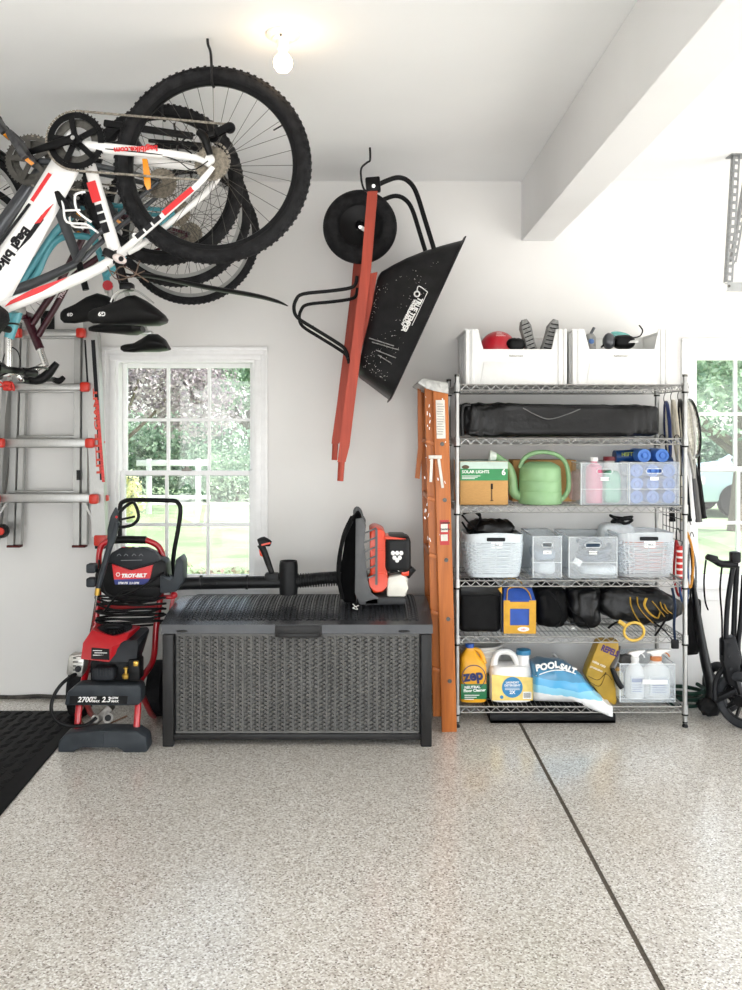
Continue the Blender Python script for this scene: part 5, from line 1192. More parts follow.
# ---------------------------------------------------------------- top shelf: white bins
def G(px, py, Yx): return W(px, py, Yx)
m_binw = M('white_bin_plastic', 'e2e2e0', .42, var=.02, bump=.02)
def bin_white(label, x0, x1):
    Yx = 4.68; z0 = ZS[0] + .001; X0_, X1_ = G(x0, 0, Yx).x, G(x1, 0, Yx).x; h = .302; D = .40; wl = .006; yb = Yx + D
    t = thing('storage_bin', label, 'storage bin', ((X0_ + X1_) / 2, Yx + D / 2, z0), 'white open-front bins on the top shelf')
    W_ = X1_ - X0_; f = lambda u: X0_ + W_ * u
    b = MB()
    # front with cut-out
    b.prism([(f(0), Yx, z0), (f(1), Yx, z0), (f(1), Yx, z0 + h), (f(.90), Yx, z0 + h), (f(.86), Yx, z0 + h * .63), (f(.17), Yx, z0 + h * .63), (f(.12), Yx, z0 + h), (f(0), Yx, z0 + h)], (0, .012, 0), .002)
    b.bx(f(0), f(0) + wl, Yx + .01, yb, z0, z0 + h, .001); b.bx(f(1) - wl, f(1), Yx + .01, yb, z0, z0 + h, .001); b.bx(f(0), f(1), yb - wl, yb, z0, z0 + h, .001); b.bx(f(0), f(1), Yx, yb, z0, z0 + wl)
    for u in (0, .055): b.bx(f(u) - .004, f(u) + .014, Yx - .008, Yx + .012, z0, z0 + h, .005)
    for u in (.945, 1): b.bx(f(u) - .014, f(u) + .004, Yx - .008, Yx + .012, z0, z0 + h, .005)
    for k in range(3): b.bx(f(0) - .005, f(0) + .004, Yx + .06 + k * .1, Yx + .1 + k * .1, z0, z0 + h - .02, .003); b.bx(f(1) - .004, f(1) + .005, Yx + .06 + k * .1, Yx + .1 + k * .1, z0, z0 + h - .02, .003)
    b.prism([(f(.14), Yx - .001, z0), (f(.82), Yx - .001, z0), (f(.80), Yx - .007, z0 + .12), (f(.18), Yx - .007, z0 + .12)], (0, .006, 0), .001)
    b.bx(f(-.015), f(.12), Yx - .006, yb + .004, z0 + h - .012, z0 + h, .004); b.bx(f(.90), f(1.015), Yx - .006, yb + .004, z0 + h - .012, z0 + h, .004) if False else None
    b.bx(f(0) - .006, f(0) + .01, Yx, yb, z0 + h - .014, z0 + h + .001, .004); b.bx(f(1) - .01, f(1) + .006, Yx, yb, z0 + h - .014, z0 + h + .001, .004); b.bx(f(0), f(1), yb - .01, yb + .006, z0 + h - .014, z0 + h + .001, .004)
    body = b.build('body', m_binw, t)
    b = MB(); b.text('Rubbermaid', (f(.5), Yx - .0015, z0 + h * .50), (1, 0, 0), (0, 0, 1), .011, .0002, align='CENTER', ext=.001); b.build('embossed_name', M('grey_emboss', 'a9a7a3', .5), body)
    return t
bin_white('white open-front bin holding a red ball, left of two on the top shelf', 466, 566)
bin_white('white open-front bin holding black goggles, right of two on the top shelf', 573, 668)
zi = ZS[0] + .01
ball_ = MB(); c = G(498, 350, 4.82); ball_.ball((c.x, c.y, c.z), .105, 40, 24); o = ball_.build('red_ball', M('red_ball', 'c9182b', .35, var=.05, coat=.3)); 
rb = thing('ball', 'red ball sticking out of the left white bin', 'ball', (c.x, c.y, c.z - .105)); o.parent = rb; o.location = (0, 0, 0); o.name = 'ball_skin'; ORG[o.name] = V(rb.location)
b = MB()
for k in range(3): b.tube([c + V((math.sin(a) * math.cos(.75 + k * .13), -math.cos(a) * math.cos(.75 + k * .13), math.sin(.75 + k * .13))) * .1055 for a in [-.3 + .1 * i for i in range(8 - k)]], .0022, 5, flat=.5)
o2 = b.build('ball_marking', m_white_pl, rb)
m_sg = M('grey_shoe_mesh', '8e8e8c', .7, var=.25, scale=60, bump=.3, bscale=200); m_sk = M('shoe_black', '171719', .5, var=.2)
def shoe(label, px, py, tilt, Yx=4.78, s=1.):
    c = G(px, py, Yx); t = thing('athletic_shoe', label, 'shoe', (c.x, c.y, c.z - .12), 'grey and black shoes in the left white bin')
    rot = Matrix.Rotation(R(tilt), 3, 'Y')
    def T_(p): return c + rot @ (V(p) * s)
    b = MB(); rings = []
    for k in range(13):
        z = -.12 + .24 * k / 12; q = k / 12; w = .034 * (1 - .22 * math.sin(q * 3.1) * (q < .8)) * (1 - max(0, q - .8) * 2.8); d = .05 * (1 - .45 * q)
        rings.append([T_((math.cos(a) * w, .02 + math.sin(a) * d, z)) for a in [2 * math.pi * i / 18 for i in range(18)]])
    b.loft(rings); b.build('upper', m_sg, t)
    b = MB(); rings = []
    for k in range(13):
        q = k / 12; z = -.122 + .246 * q; w = .039 * (1 - .25 * math.sin(q * 3.1)) * (1 - max(0, q - .82) * 3.2)
        rings.append([T_((x * w, y, z)) for x, y in ((-1, -.040), (-.8, -.05), (.8, -.05), (1, -.040), (1, -.026), (-1, -.026))])
    b.loft(rings); so_ = b.build('sole', m_sg, t)
    b = MB()
    for k in range(9): b.bar(T_((-.022, -.052, -.1 + k * .024)), T_((.022, -.052, -.094 + k * .024)), .006, .004)
    b.build('tread', m_sk, so_)
shoe('grey and black shoe standing toe up beside the red ball', 528, 341, -14, s=.95)
shoe('grey shoe at the right end of the left white bin', 548, 341, 17, s=.95)
b = MB(); c = G(516, 345, 4.74); b.blob(c, (.1, .1, .075), 2.5, .01, 18, 4, 24, 14); g = b.build('padded_glove', m_sk); tag(g, 'black padded glove in front of the grey shoes', 'glove')
c = G(590, 341, 4.78); t = thing('water_bottle', 'small grey drinking bottle in the right white bin', 'bottle', (c.x, c.y, zi))
b = MB(); b.lathe([(.001, zi - c.z), (.03, zi - c.z), (.032, -.02), (.031, .02), (.024, .034), (.012, .04), (.001, .04)], c, n=24); bo = b.build('body', m_sg, t)
b = MB(); b.tube([c + V((.002, 0, .035)), c + V((.022, -.005, .075))], .008, 8); b.build('spout', m_graph, t)
b = MB(); b.ball(c + V((0, -.03, -.005)), (.015, .004, .015), 12, 8); b.build('blue_badge', M('blue_badge', '3f6aa8', .4), bo)
c = G(622, 342, 4.80); t = thing('ski_goggles', 'black goggles with a teal lens lying in the right white bin', 'goggles', (c.x, c.y, c.z - .06))
b = MB(); b.blob(c + V((.01, 0, 0)), (.12, .09, .08), 2.6, .004, 10, 2, 30, 16); gf = b.build('goggle_frame', m_sk, t)
b = MB(); b.blob(c + V((0, .03, .035)), (.12, .06, .05), 2.4, 0, n=30, m=16, rot=Matrix.Rotation(R(12), 3, 'Y')); b.build('lens', M('teal_lens', '62b3ad', .15, coat=.8), t)
b = MB(); b.tube([c + V(p) for p in ((.05, -.03, .02), (.09, -.03, .03), (.105, -.03, .06), (.09, -.03, .085), (.085, -.03, .09))], .007, 8, k=4, flat=.5); b.tube([c + V(p) for p in ((-.05, -.04, .01), (-.1, -.04, -.01), (-.12, -.02, -.03))], .01, 8, k=4, flat=.5); b.build('head_strap', m_sk, t)
b = MB(); b.prism([c + V((.02, -.055, -.01)), c + V((.075, -.055, -.01)), c + V((.07, -.055, .012)), c + V((.03, -.055, .002))], (0, .01, 0), .003); b.build('silver_buckle', m_steel, gf)
c = G(609, 341, 4.76); b = MB(); b.blob(c, (.06, .07, .09), 2.3, .006, 14, 6, 24, 14); o = b.build('knee_pad', m_graph); tag(o, 'grey padded guard leaning beside the black goggles', 'knee pad')

# ---------------------------------------------------------------- second shelf: tent bag
m_nylon = M('black_nylon', '101012', .36, var=.2, scale=8, bump=.9, bscale=8, spec=.75)
z0 = ZS[1] + .001; c0 = G(461, 0, 4.66).x; c1 = G(661, 0, 4.66).x
t = thing('tent_bag', 'long black nylon carry bag filling the second shelf', 'bag', ((c0 + c1) / 2, 4.8, z0))
b = MB()
def fn(q):
    w = 1 - .10 * math.sin(q.x * 2.2 + 1) * (q.z > 0); return V((q.x, q.y, q.z * w))
b.blob(((c0 + c1) / 2, 4.80, z0 + .0945), (c1 - c0 - .005, .30, .180), 8, .016, 11, 5, 160, 56, fn=fn); tb = b.build('bag', m_nylon, t, ang=60)
b = MB(); b.tube([G(462, 436, 4.645), G(462, 408, 4.645), G(470, 405, 4.66)], .012, 8, k=4); b.build('end_piping', m_nylon, t)
b = MB(); b.tube([G(523, 408, 4.65), G(536, 415, 4.64), G(549, 419, 4.638), G(565, 415, 4.64), G(580, 409, 4.66)], .009, 8, k=5, flat=.3); b.build('grey_strap', M('grey_webbing', '8f8f8e', .6), t)

# ---------------------------------------------------------------- third shelf
z0 = ZS[2] + .001
m_card = M('brown_cardboard', 'c99a5c', .75, var=.08, stretch=(3, 3, 30))
xa, xb = G(460, 0, 4.66).x, G(508, 0, 4.66).x; hz = .235
t = thing('cardboard_carton', 'brown carton with green printed band beside the watering can', 'carton', ((xa + xb) / 2, 4.8, z0))
b = MB(); b.bx(xa, xb, 4.66, 4.98, z0, z0 + hz, .002); cb = b.build('box', m_card, t)
b = MB(); b.bx(xa + .001, xb - .001, 4.6585, 4.66, z0 + hz * .8, z0 + hz - .002); b.bx(xa + .001, xb - .001, 4.66, 4.98, z0 + hz, z0 + hz + .001); b.build('pale_band', M('pale_green_print', 'bcd0c6', .6), cb)
b = MB(); b.bx(xa + .001, xb - .001, 4.6575, 4.66, z0 + hz * .56, z0 + hz * .83); gb = b.build('green_band', M('green_print', '3d9a5f', .6, var=.05), cb)
b = MB(); b.text('SOLAR LIGHTS', (xa + .01, 4.657, z0 + hz * .73), (1, 0, 0), (0, 0, 1), .016, .0004); b.text('6', (xb - .035, 4.657, z0 + hz * .69), (1, 0, 0), (0, 0, 1), .032, .001)
for k in range(3): b.bx(xa + .01, xa + .08 + k * .015, 4.6565, 4.6575, z0 + hz * (.6 + .03 * k), z0 + hz * (.612 + .03 * k))
b.build('band_lettering', m_white_pl, gb)
b = MB(); b.bx(xa + .17, xa + .174, 4.6575, 4.66, z0 + .025, z0 + .11); b.bx(xa + .167, xa + .178, 4.6575, 4.66, z0 + .085, z0 + .115); b.bx(xa + .165, xa + .18, 4.6575, 4.66, z0 + .022, z0 + .026); b.build('printed_lamp', m_decal_k, cb)
b = MB(); b.ball((xa + .03, 4.66, z0 + hz * .87), (.022, .004, .012), 16, 8); b.build('badge', M('tan_badge', '5e4a30', .5), cb)
xa2, xb2 = G(512, 0, 4.9).x, G(575, 0, 4.9).x; b = MB(); b.bx(xa2, xb2, 4.87, 5.02, z0, z0 + .235, .003); o = b.build('cardboard_carton', m_card); o.location.z += 0; tag(o, 'plain brown carton standing behind the green watering can', 'carton')
# watering can
m_wc = M('green_can_plastic', '8fb886', .42, var=.04)
Yw = 4.76; Q = lambda x, y, d=0: W(x, y, Yw) + V((0, d, 0))
cx_ = Q(540, 0).x; k_ = .1 / 18.6
t = thing('watering_can', 'light green plastic watering can with long spout on third shelf', 'watering can', (cx_, Yw, z0))
h = .222
b = MB(); R0 = .118
b.lathe([(.001, 0), (R0 * .98, 0), (R0, .008), (R0 * .985, h * .3), (R0 * .975, h * .31), (R0 * .985, h * .32), (R0 * .975, h * .56), (R0 * .965, h * .57), (R0 * .975, h * .58), (R0 * .95, h * .86), (R0 * .9, h * .92), (R0 * .66, h * 1.0), (R0 * .5, h * 1.03), (R0 * .46, h * 1.0), (R0 * .44, h * .9), (.001, h * .88)], (cx_, Yw, z0), n=48); b.build('body', m_wc, t)
b = MB(); b.tube([Q(522, 497), Q(514, 492), Q(512.5, 478), Q(509, 467), Q(502, 460), Q(495, 456)], [.026, .028, .025, .021, .017, .02], 14, k=5); b.build('spout', m_wc, t)
b = MB(); b.cyl(Q(496, 456.5), Q(490.5, 456), .021, .033, n=24); b.cyl(Q(490.6, 456), Q(489.2, 455.8), .033, .031, n=24); b.build('rose', M('pale_green_rose', 'dfe7dc', .4), t)
b = MB(); b.tube([Q(520, 468), Q(523, 460), Q(531, 454), Q(543, 452), Q(556, 454.5), Q(565, 462), Q(568.5, 475), Q(568, 490), Q(562, 499), Q(557, 500)], [.012, .013, .013, .012, .012, .013, .014, .014, .012], 12, k=5); b.build('handle', m_wc, t)

m_clear = bpy.data.materials.new('frosted_clear_plastic'); m_clear.use_nodes = True
n = m_clear.node_tree.nodes; l = m_clear.node_tree.links; pb = n['Principled BSDF']
pb.inputs['Base Color'].default_value = (.86, .9, .93, 1); pb.inputs['Roughness'].default_value = .3
tr = n.new('ShaderNodeBsdfTransparent'); tr.inputs['Color'].default_value = (.96, .975, .985, 1); mx = n.new('ShaderNodeMixShader')
nz = n.new('ShaderNodeTexNoise'); nz.inputs['Scale'].default_value = 12; tc = n.new('ShaderNodeTexCoord'); l.new(tc.outputs['Object'], nz.inputs['Vector'])
mr = n.new('ShaderNodeMapRange'); mr.inputs['To Min'].default_value = .19; mr.inputs['To Max'].default_value = .21; l.new(nz.outputs['Fac'], mr.inputs['Value'])
l.new(mr.outputs['Result'], mx.inputs['Fac']); l.new(tr.outputs[0], mx.inputs[1]); l.new(pb.outputs[0], mx.inputs[2]); l.new(mx.outputs[0], n['Material Output'].inputs['Surface'])
m_lab = M('white_label', 'f6f6f4', .5, var=.02)

m_clear2 = m_clear.copy(); m_clear2.name = 'clear_basket_plastic'
for q_ in m_clear2.node_tree.nodes:
    if q_.type == 'MAP_RANGE': q_.inputs['To Min'].default_value = .34; q_.inputs['To Max'].default_value = .38
def clear_bin(label, x0, x1, ytop, z0, Yx=4.655, D=.34, grp='clear plastic bins', slot=True, tag_=True, tag_dx=0, slope=.0, band=.38, slotmat=None, text='BIN'):
    X0_, X1_ = G(x0, 0, Yx).x, G(x1, 0, Yx).x; zt = G(0, ytop, Yx).z; h = zt - z0; cx = (X0_ + X1_) / 2; w = .003
    t = thing('plastic_bin', label, 'storage bin', (cx, Yx + D / 2, z0), grp)
    b = MB(); sw, sh_ = (X1_ - X0_) * .14, .012; zs = z0 + h * .80
    if slot:
        b.bx(X0_, X1_, Yx, Yx + w, z0, zs - sh_); b.bx(X0_, X1_, Yx, Yx + w, zs + sh_, zt); b.bx(X0_, cx - sw, Yx, Yx + w, zs - sh_, zs + sh_); b.bx(cx + sw, X1_, Yx, Yx + w, zs - sh_, zs + sh_)
    else: b.bx(X0_, X1_, Yx, Yx + w, z0, zt)
    b.bx(X0_, X0_ + w, Yx + w, Yx + D, z0, zt); b.bx(X1_ - w, X1_, Yx + w, Yx + D, z0, zt); b.bx(X0_, X1_, Yx + D - w, Yx + D, z0, zt); b.bx(X0_, X1_, Yx, Yx + D, z0, z0 + w)
    body = b.build('walls', m_clear, t, flat=True)
    b = MB(); zr = z0 + h * band
    b.bx(X0_ - .0015, X1_ + .0015, Yx - .0015, Yx, zr - .002, zr); b.tube([(X0_, Yx, zt), (X1_, Yx, zt), (X1_, Yx + D, zt), (X0_, Yx + D, zt)], .003, 6, closed=True)
    if slot: b.tube([(cx - sw, Yx - .001, zs - sh_), (cx + sw, Yx - .001, zs - sh_), (cx + sw + .008, Yx - .001, zs), (cx + sw, Yx - .001, zs + sh_), (cx - sw, Yx - .001, zs + sh_), (cx - sw - .008, Yx - .001, zs)], .002, 5, closed=True)
    for xx in (X0_, X1_): b.tube([(xx, Yx, z0 + .003), (xx, Yx, zt)], .0022, 5)
    b.build('rim', M('frosted_rim', 'dfe4e7', .3), t)
    if tag_:
        b = MB(); tx = cx + tag_dx; tz = z0 + h * .62; b.bx(tx - .022, tx + .022, Yx - .003, Yx - .0005, tz - .009, tz + .009); lb = b.build('label', m_lab, body)
        b = MB(); b.text(text, (tx, Yx - .0035, tz - .0035), (1, 0, 0), (0, 0, 1), .007, .0001, align='CENTER', ext=.0003); b.build('label_lettering', m_decal_k, lb)
    return t
m_pink = M('pink_liquid', 'e0708f', .4, var=.05); m_grn = M('mint_bag', '7fc4a4', .6, var=.1); m_blu = M('blue_roll', '4d83d6', .5, var=.06); m_blud = M('dark_blue_roll', '16447f', .35, var=.15)
clear_bin('clear bin of pink and green supplies right of the watering can', 581, 628, 463, z0, text='CAR WASH')
clear_bin('clear bin of blue rolls at the right end of the third shelf', 629.5, 679, 462.5, z0, text='BAGS')
def bottle(name, label, cat, px, Yx, z0, r, h, bmat, cmat, neck=.4, grp=None, flat=1.):
    x = G(px, 0, Yx).x; t = thing(name, label, cat, (x, Yx, z0), grp)
    b = MB(); b.lathe([(.001, 0), (r, .0), (r, h * .7), (r * .9, h * .8), (r * neck, h * .88), (r * neck, h * .93), (.001, h * .93)], (x, Yx, z0), n=24); bo = b.build('body', bmat, t)
    b = MB(); b.lathe([(.001, h * .91), (r * neck * 1.25, h * .91), (r * neck * 1.2, h), (.001, h)], (x, Yx, z0), n=18); b.build('cap', cmat, t)
    return t, bo
bottle('detergent_bottle', 'pink bottle with white cap inside the clear bin', 'bottle', 594, 4.74, z0 + .005, .045, .25, m_pink, m_white_pl)
t, bo = bottle('detergent_bottle', 'squat bottle with dark red lid behind the green bag', 'bottle', 612, 4.86, z0 + .005, .05, .25, m_white_pl, M('dark_red_lid', '9c2d3c', .4), .8)
b = MB(); c = G(612.5, 487, 4.72); b.blob((c.x, 4.74, z0 + .095), (.095, .08, .18), 4, .008, 14, 3, 26, 16); o = b.build('refill_pouch', m_grn); tag(o, 'mint green pouch standing in the clear bin', 'pouch')
b = MB(); c = G(576, 490, 4.86); b.blob((c.x, 4.9, z0 + .09), (.09, .1, .18), 3.4, .012, 12, 8, 26, 16); o = b.build('plastic_sack', M('pinkish_sack', 'cfa9a0', .6, var=.15, scale=20)); tag(o, 'crumpled pinkish sack between the watering can and clear bin', 'sack')
protos = None; k = 0; names = ['bottom', 'middle', 'top']; sides = ['left', 'centre', 'right']
for r_i in range(3):
    for c_i in range(3):
        x = G(636.5 + c_i * 16, 0, 4.68).x; z = z0 + .005 + .036 + r_i * .0715
        if protos is None:
            protos = thing('rubbish_bag_roll', '', 'roll', (x, 4.76, z), 'blue rolls stacked inside the clear bin')
            b = MB(); b.lathe([(.001, -.088), (.012, -.088), (.013, -.078), (.022, -.079), (.023, -.086), (.034, -.087), (.0355, -.08), (.0355, .088), (.001, .088)], (x, 4.76, z), (0, 1, 0), 28); b.build('roll', m_blu, protos)
            o = protos
        else: o = copy_thing(protos, (x, 4.76, z))
        o['label'] = 'blue roll in the clear bin, %s column, %s row' % (sides[c_i], names[r_i])
for k, (px, py) in enumerate(((645, 456), (663, 455.5))):
    c = G(px, py, 4.70); o = copy_thing(protos, (c.x, 4.80, G(0, 462, 4.68).z + .034), label=('blue roll lying on top of the others, %s one' % ('left', 'right')[k]), group='blue rolls above the clear bin rim')
    o.scale = (1.05, 1.05, 1.05)
c = G(634, 456, 4.82); t = thing('foil_roll', 'dark blue printed roll package lying behind the blue rolls', 'package', (c.x, c.y, c.z - .03))
b = MB(); b.tube([c + V((-.11, 0, -.004)), c + V((.11, .02, .004))], .036, 18); rr_ = b.build('package', m_blud, t)
b = MB(); b.text('HEFTY', c + V((-.08, -.035, .0)), (1, .08, .04), (0, 0, 1), .02, .0005, ext=.003); b.build('package_print', M('yellow_green_print', 'a9b65a', .5), rr_)
b = MB(); c = G(668, 462, 4.9); b.blob((c.x, 4.93, z0 + .13), (.07, .1, .26), 5, .004, 12, 3, 20, 12); o = b.build('dark_tube_pack', m_blud); tag(o, 'dark blue pack standing behind the bin of blue rolls', 'package')

# ---------------------------------------------------------------- fourth shelf
z0 = ZS[3] + .001
m_bask = M('pale_basket_plastic', 'd3dbe0', .4, var=.04)
def basket(label, x0, x1, ytop, Yx=4.66, D=.33, tagtext='MISC', clear=False, mat=None, grp='woven plastic baskets on the fourth shelf'):
    X0_, X1_ = G(x0, 0, Yx).x, G(x1, 0, Yx).x; zt = G(0, ytop, Yx).z; h = zt - z0; cx = (X0_ + X1_) / 2; hw = (X1_ - X0_) / 2; yc = Yx + D / 2
    t = thing('woven_basket', label, 'basket', (cx, yc, z0), grp)
    b = MB()
    def ring(u, ins=0., rise=True):
        k = .86 + .14 * u; pts = []
        for i in range(56):
            a = 2 * math.pi * i / 56; p_ = .42; ca, sa = math.cos(a), math.sin(a)
            x = cx + math.copysign(abs(ca) ** p_, ca) * (hw * k - ins); y = yc + math.copysign(abs(sa) ** p_, sa) * (D / 2 * (.9 + .1 * u) - ins)
            pts.append(V((x, y, z0 + h * u + (.012 * max(0, -sa) * math.cos((x - cx) / hw * 1.5) if u > .97 and rise else 0))))
        return pts
    nrow = 16
    b.loft([ring(0), ring(.08)], True)
    for r_ in range(nrow):                     # horizontal strands, bulging alternately between uprights
        u = .1 + .72 * r_ / nrow; pts = ring(u + .02)
        mod = []
        for i, p in enumerate(pts):
            q = V((p.x - cx, p.y - yc, 0)).normalized(); mod.append(p + q * (.004 if (i // 2 + r_) % 2 else -.003))
        b.tube(mod, .0052, 6, closed=True)
    for i in range(0, 56, 2): b.tube([ring(.08)[i], ring(.46)[i], ring(.84)[i]], .0045, 6)
    wk = b.build('woven_sides', mat or m_bask, t)
    b = MB(); b.loft([ring(.06, .006), ring(.86, .006)], False); b.build('inner_wall', m_clear if mat else M('basket_inner', 'b4bdc4', .5), t)
    b = MB(); r0, r1, r2, r3 = ring(.83), ring(1.0), ring(1.0, .006), ring(.83, .006)
    b.loft([r0, r1, r2, r3], False, True); b.torus if False else None
    b.tube([p for p in ring(1.0, .003)], .005, 6, closed=True)
    b.build('rim_band', mat or m_bask, t)
    b = MB(); zt_ = z0 + h * .915; b.box((cx, Yx - .001, zt_), (.10, .010, .020), None, .008); b.build('grip_hole', M('hole_shade', '303236', .8), t)  # solid dark block, its colour stands for the shade inside the opening
    b = MB(); b.bx(cx - .03 + .005, cx + .03 + .005, Yx + .002, Yx + .0075, zt_ - .048, zt_ - .014); lb = b.build('label', m_lab, t)
    b = MB(); b.text(tagtext, (cx + .005, Yx + .001, zt_ - .036), (1, 0, 0), (0, 0, 1), .008, .0001, align='CENTER', ext=.0005); b.build('label_lettering', m_decal_k, lb)
    return t
def tangle(name, label, cat, c, rad, mat, r=.006, seed=1, n=26):
    q = random.Random(seed); b = MB(); pts = []
    for i in range(n):
        a = i * 1.05 + q.uniform(-.3, .3); k = q.uniform(.55, 1)
        pts.append(V(c) + V((math.cos(a) * rad[0] * k, math.sin(a) * rad[1] * k, -rad[2] + 2 * rad[2] * i / n + q.uniform(-.015, .015))))
    b.tube(pts, r, 7, k=5); o = b.build(name, mat); tag(o, label, cat); return o
basket('pale grey woven basket overflowing with black gear, left end', 466, 526, 536, tagtext='BIKE')
b = MB(); c = G(492, 533, 4.78); b.blob((c.x, 4.80, z0 + .245), (.26, .22, .13), 2.4, .02, 10, 6, 44, 24); o = b.build('waterproof_cover', m_nylon); tag(o, 'shiny black cover bulging out of the left basket', 'cover')
t = thing('bungee_harness', 'black strap harness draped over the left end of the basket', 'harness', G(472, 540, 4.76))
b = MB()
for k, pts in enumerate((((462, 515), (470, 524), (477, 532), (472, 540)), ((463, 514), (472, 512), (480, 514), (478, 522), (470, 534)), ((462, 522), (468, 530), (474, 528), (481, 519), (476, 513)))): b.tube([G(x, y, 4.72 + .02 * k) for x, y in pts], .011, 8, k=5, flat=.5)
b.build('webbing', M('webbing', '141416'), t)
clear_bin('narrow clear bin with a small label between the basket and wide bin', 533, 561.5, 536.5, z0, D=.36, text='TAPE')
b = MB(); c = G(547, 560, 4.7); b.blob((c.x, 4.82, z0 + .115), (.12, .26, .06), 4, .008, 12, 3, 26, 14); o = b.build('grey_fabric', M('blue_grey_fabric', '8c9db0', .8, var=.15)); tag(o, 'folded blue-grey cloth inside the narrow clear bin', 'cloth')
b = MB(); c = G(547, 575, 4.7); b.blob((c.x, 4.82, z0 + .045), (.11, .26, .075), 4, .006, 12, 5, 26, 14); o = b.build('white_cloth', M('white_cloth', 'dfe3e6', .8)); tag(o, 'white folded cloth at the bottom of the narrow clear bin', 'cloth')
clear_bin('wide clear bin of dark cables between narrow bin and right basket', 569, 617, 537, z0, D=.36, text='HARDWARE')
tangle('cable_bundle', 'dark blue-grey cable bundle coiled in the wide clear bin', 'cable', (G(593, 0, 4.8).x, 4.80, z0 + .125), (.10, .11, .06), M('slate_cable', '34506c', .5), .014, 3, 34)
b = MB(); c = G(578, 570, 4.68); b.box((c.x, 4.69, G(0, 562, 4.69).z), (.045, .008, .035), Matrix.Rotation(R(30), 3, 'Y'), .002); o = b.build('price_tag', m_lab); tag(o, 'white tag tilted among the cables in the wide bin', 'tag')
b = MB(); b.blob((G(595, 0, 4.8).x, 4.80, z0 + .035), (.2, .26, .055), 4, .006, 12, 5, 26, 14); o = b.build('pale_cloth', M('white_cloth', 'dfe3e6')); tag(o, 'pale cloth lining the bottom of the wide clear bin', 'cloth')
basket('white woven basket with an orange cord inside, front right', 619.5, 678.5, 535, tagtext='CORDS', mat=m_clear2)
tangle('extension_cord', 'coral orange extension cord coiled inside the right basket', 'cord', (G(648, 0, 4.82).x, 4.82, z0 + .1), (.12, .12, .08), M('coral_cord', 'ee7a5d', .5), .012, 5, 36)
tangle('extension_cord', 'green cord tucked beneath the orange cord in the right basket', 'cord', (G(655, 0, 4.84).x, 4.84, z0 + .12), (.09, .11, .06), M('sage_cord', '7fa794', .5), .007, 8, 24)
tangle('cable_bundle', 'black cable bundle lying on top of the right basket', 'cable', (G(622, 0, 4.9).x, 4.93, z0 + .29), (.07, .05, .02), m_blk, .008, 9, 20)
b = MB(); b.blob((G(612, 0, 4.92).x + .03, 4.95, z0 + .14), (.2, .13, .26), 5, .004, 8, 3, 30, 16); o = b.build('tool_pouch', M('pale_pouch', 'dfe4e6', .5)); tag(o, 'pale pouch standing behind the baskets against the wall', 'pouch')

# ---------------------------------------------------------------- fifth shelf
z0 = ZS[4] + .001
m_fab = M('black_canvas', '151517', .7, var=.2, bump=.1, bscale=200)
xa, xb = G(460, 0, 4.66).x, G(502, 0, 4.66).x; t = thing('cooler_bag', 'square black fabric cooler bag at the left of the fifth shelf', 'bag', ((xa + xb) / 2, 4.8, z0))
b = MB(); b.blob(((xa + xb) / 2, 4.80, z0 + .13), (xb - xa, .27, .26), 8, .006, 9, 3, 60, 30); cbg = b.build('bag', m_fab, t, ang=60)
b = MB(); b.bx(xa + .004, xb - .002, 4.659, 4.665, z0 + .205, z0 + .262, .002); b.tube([(xb - .006, 4.655, z0 + .01), (xb - .006, 4.655, z0 + .24)], .005, 6); b.build('flap', m_nylon, cbg)
b = MB(); b.prism([G(498, 589, 4.65), G(502, 587, 4.65), G(502, 594, 4.65)], (0, .01, 0)); b.build('orange_tag', M('lunch_yellow', 'd9a32a', .6), cbg)
xa, xb = G(503.5, 0, 4.66).x, G(535.5, 0, 4.66).x; zt = G(0, 601, 4.66).z; t = thing('lunch_bag', 'blue and yellow insulated lunch bag between black bags', 'bag', ((xa + xb) / 2, 4.75, z0))
m_ly = M('lunch_yellow', 'd9a32a', .6); m_lb = M('lunch_blue', '2454b4', .5, var=.12, scale=15, bump=.15, bscale=30)
h = zt - z0 + .004; D = .19
b = MB(); b.loft([[V(p) for p in ((xa, 4.66, z), (xb, 4.66, z), (xb, 4.66 + D, z), (xa, 4.66 + D, z))] for z in (z0, z0 + h)] + [[V(p) for p in ((xa + .01, 4.71, z0 + h + .055), (xb - .01, 4.71, z0 + h + .055), (xb - .01, 4.62 + D, z0 + h + .055), (xa + .01, 4.62 + D, z0 + h + .055))]]); bg_ = b.build('bag', m_lb, t)
b = MB(); y = 4.658; ww = xb - xa
b.bx(xa, xa + ww * .2, y - .003, y, z0, z0 + h); b.bx(xb - ww * .2, xb, y - .003, y, z0, z0 + h); b.bx(xa, xb, y - .0035, y - .0005, z0, z0 + .045); b.bx(xa + .001, xb - .001, y - .0035, y - .0005, z0 + h - .045, z0 + h - .008); b.build('front_trim', m_ly, t); b = MB()
b.bx(xb - .001, xb + .002, y, y + .03, z0, z0 + h); b.bx(xb - .001, xb + .002, y + .16, y + D, z0, z0 + h); b.build('side_trim', m_ly, t)
b = MB()
for yy, zz in ((4.66, .06), (4.66 + D - .01, .075)): b = MB(); b.tube([(xa + ww * .12, yy, z0 + h - .03), (xa + ww * .12, yy + .01, z0 + h + .02), (xa + ww * .2, yy + .03, z0 + h + zz), (xa + ww * .6, yy + .03, z0 + h + zz + .005), (xb - ww * .18, yy + .02, z0 + h + zz * .6), (xb - ww * .1, yy, z0 + h - .03)], .008, 8, k=4, flat=.4); b.build('handle', m_ly, t)
b = MB(); b.ball(((xa + xb) / 2 + .02, y - .004, z0 + .024), (.032, .003, .013), 20, 8); ob = b.build('oval_badge', m_lab, bg_)
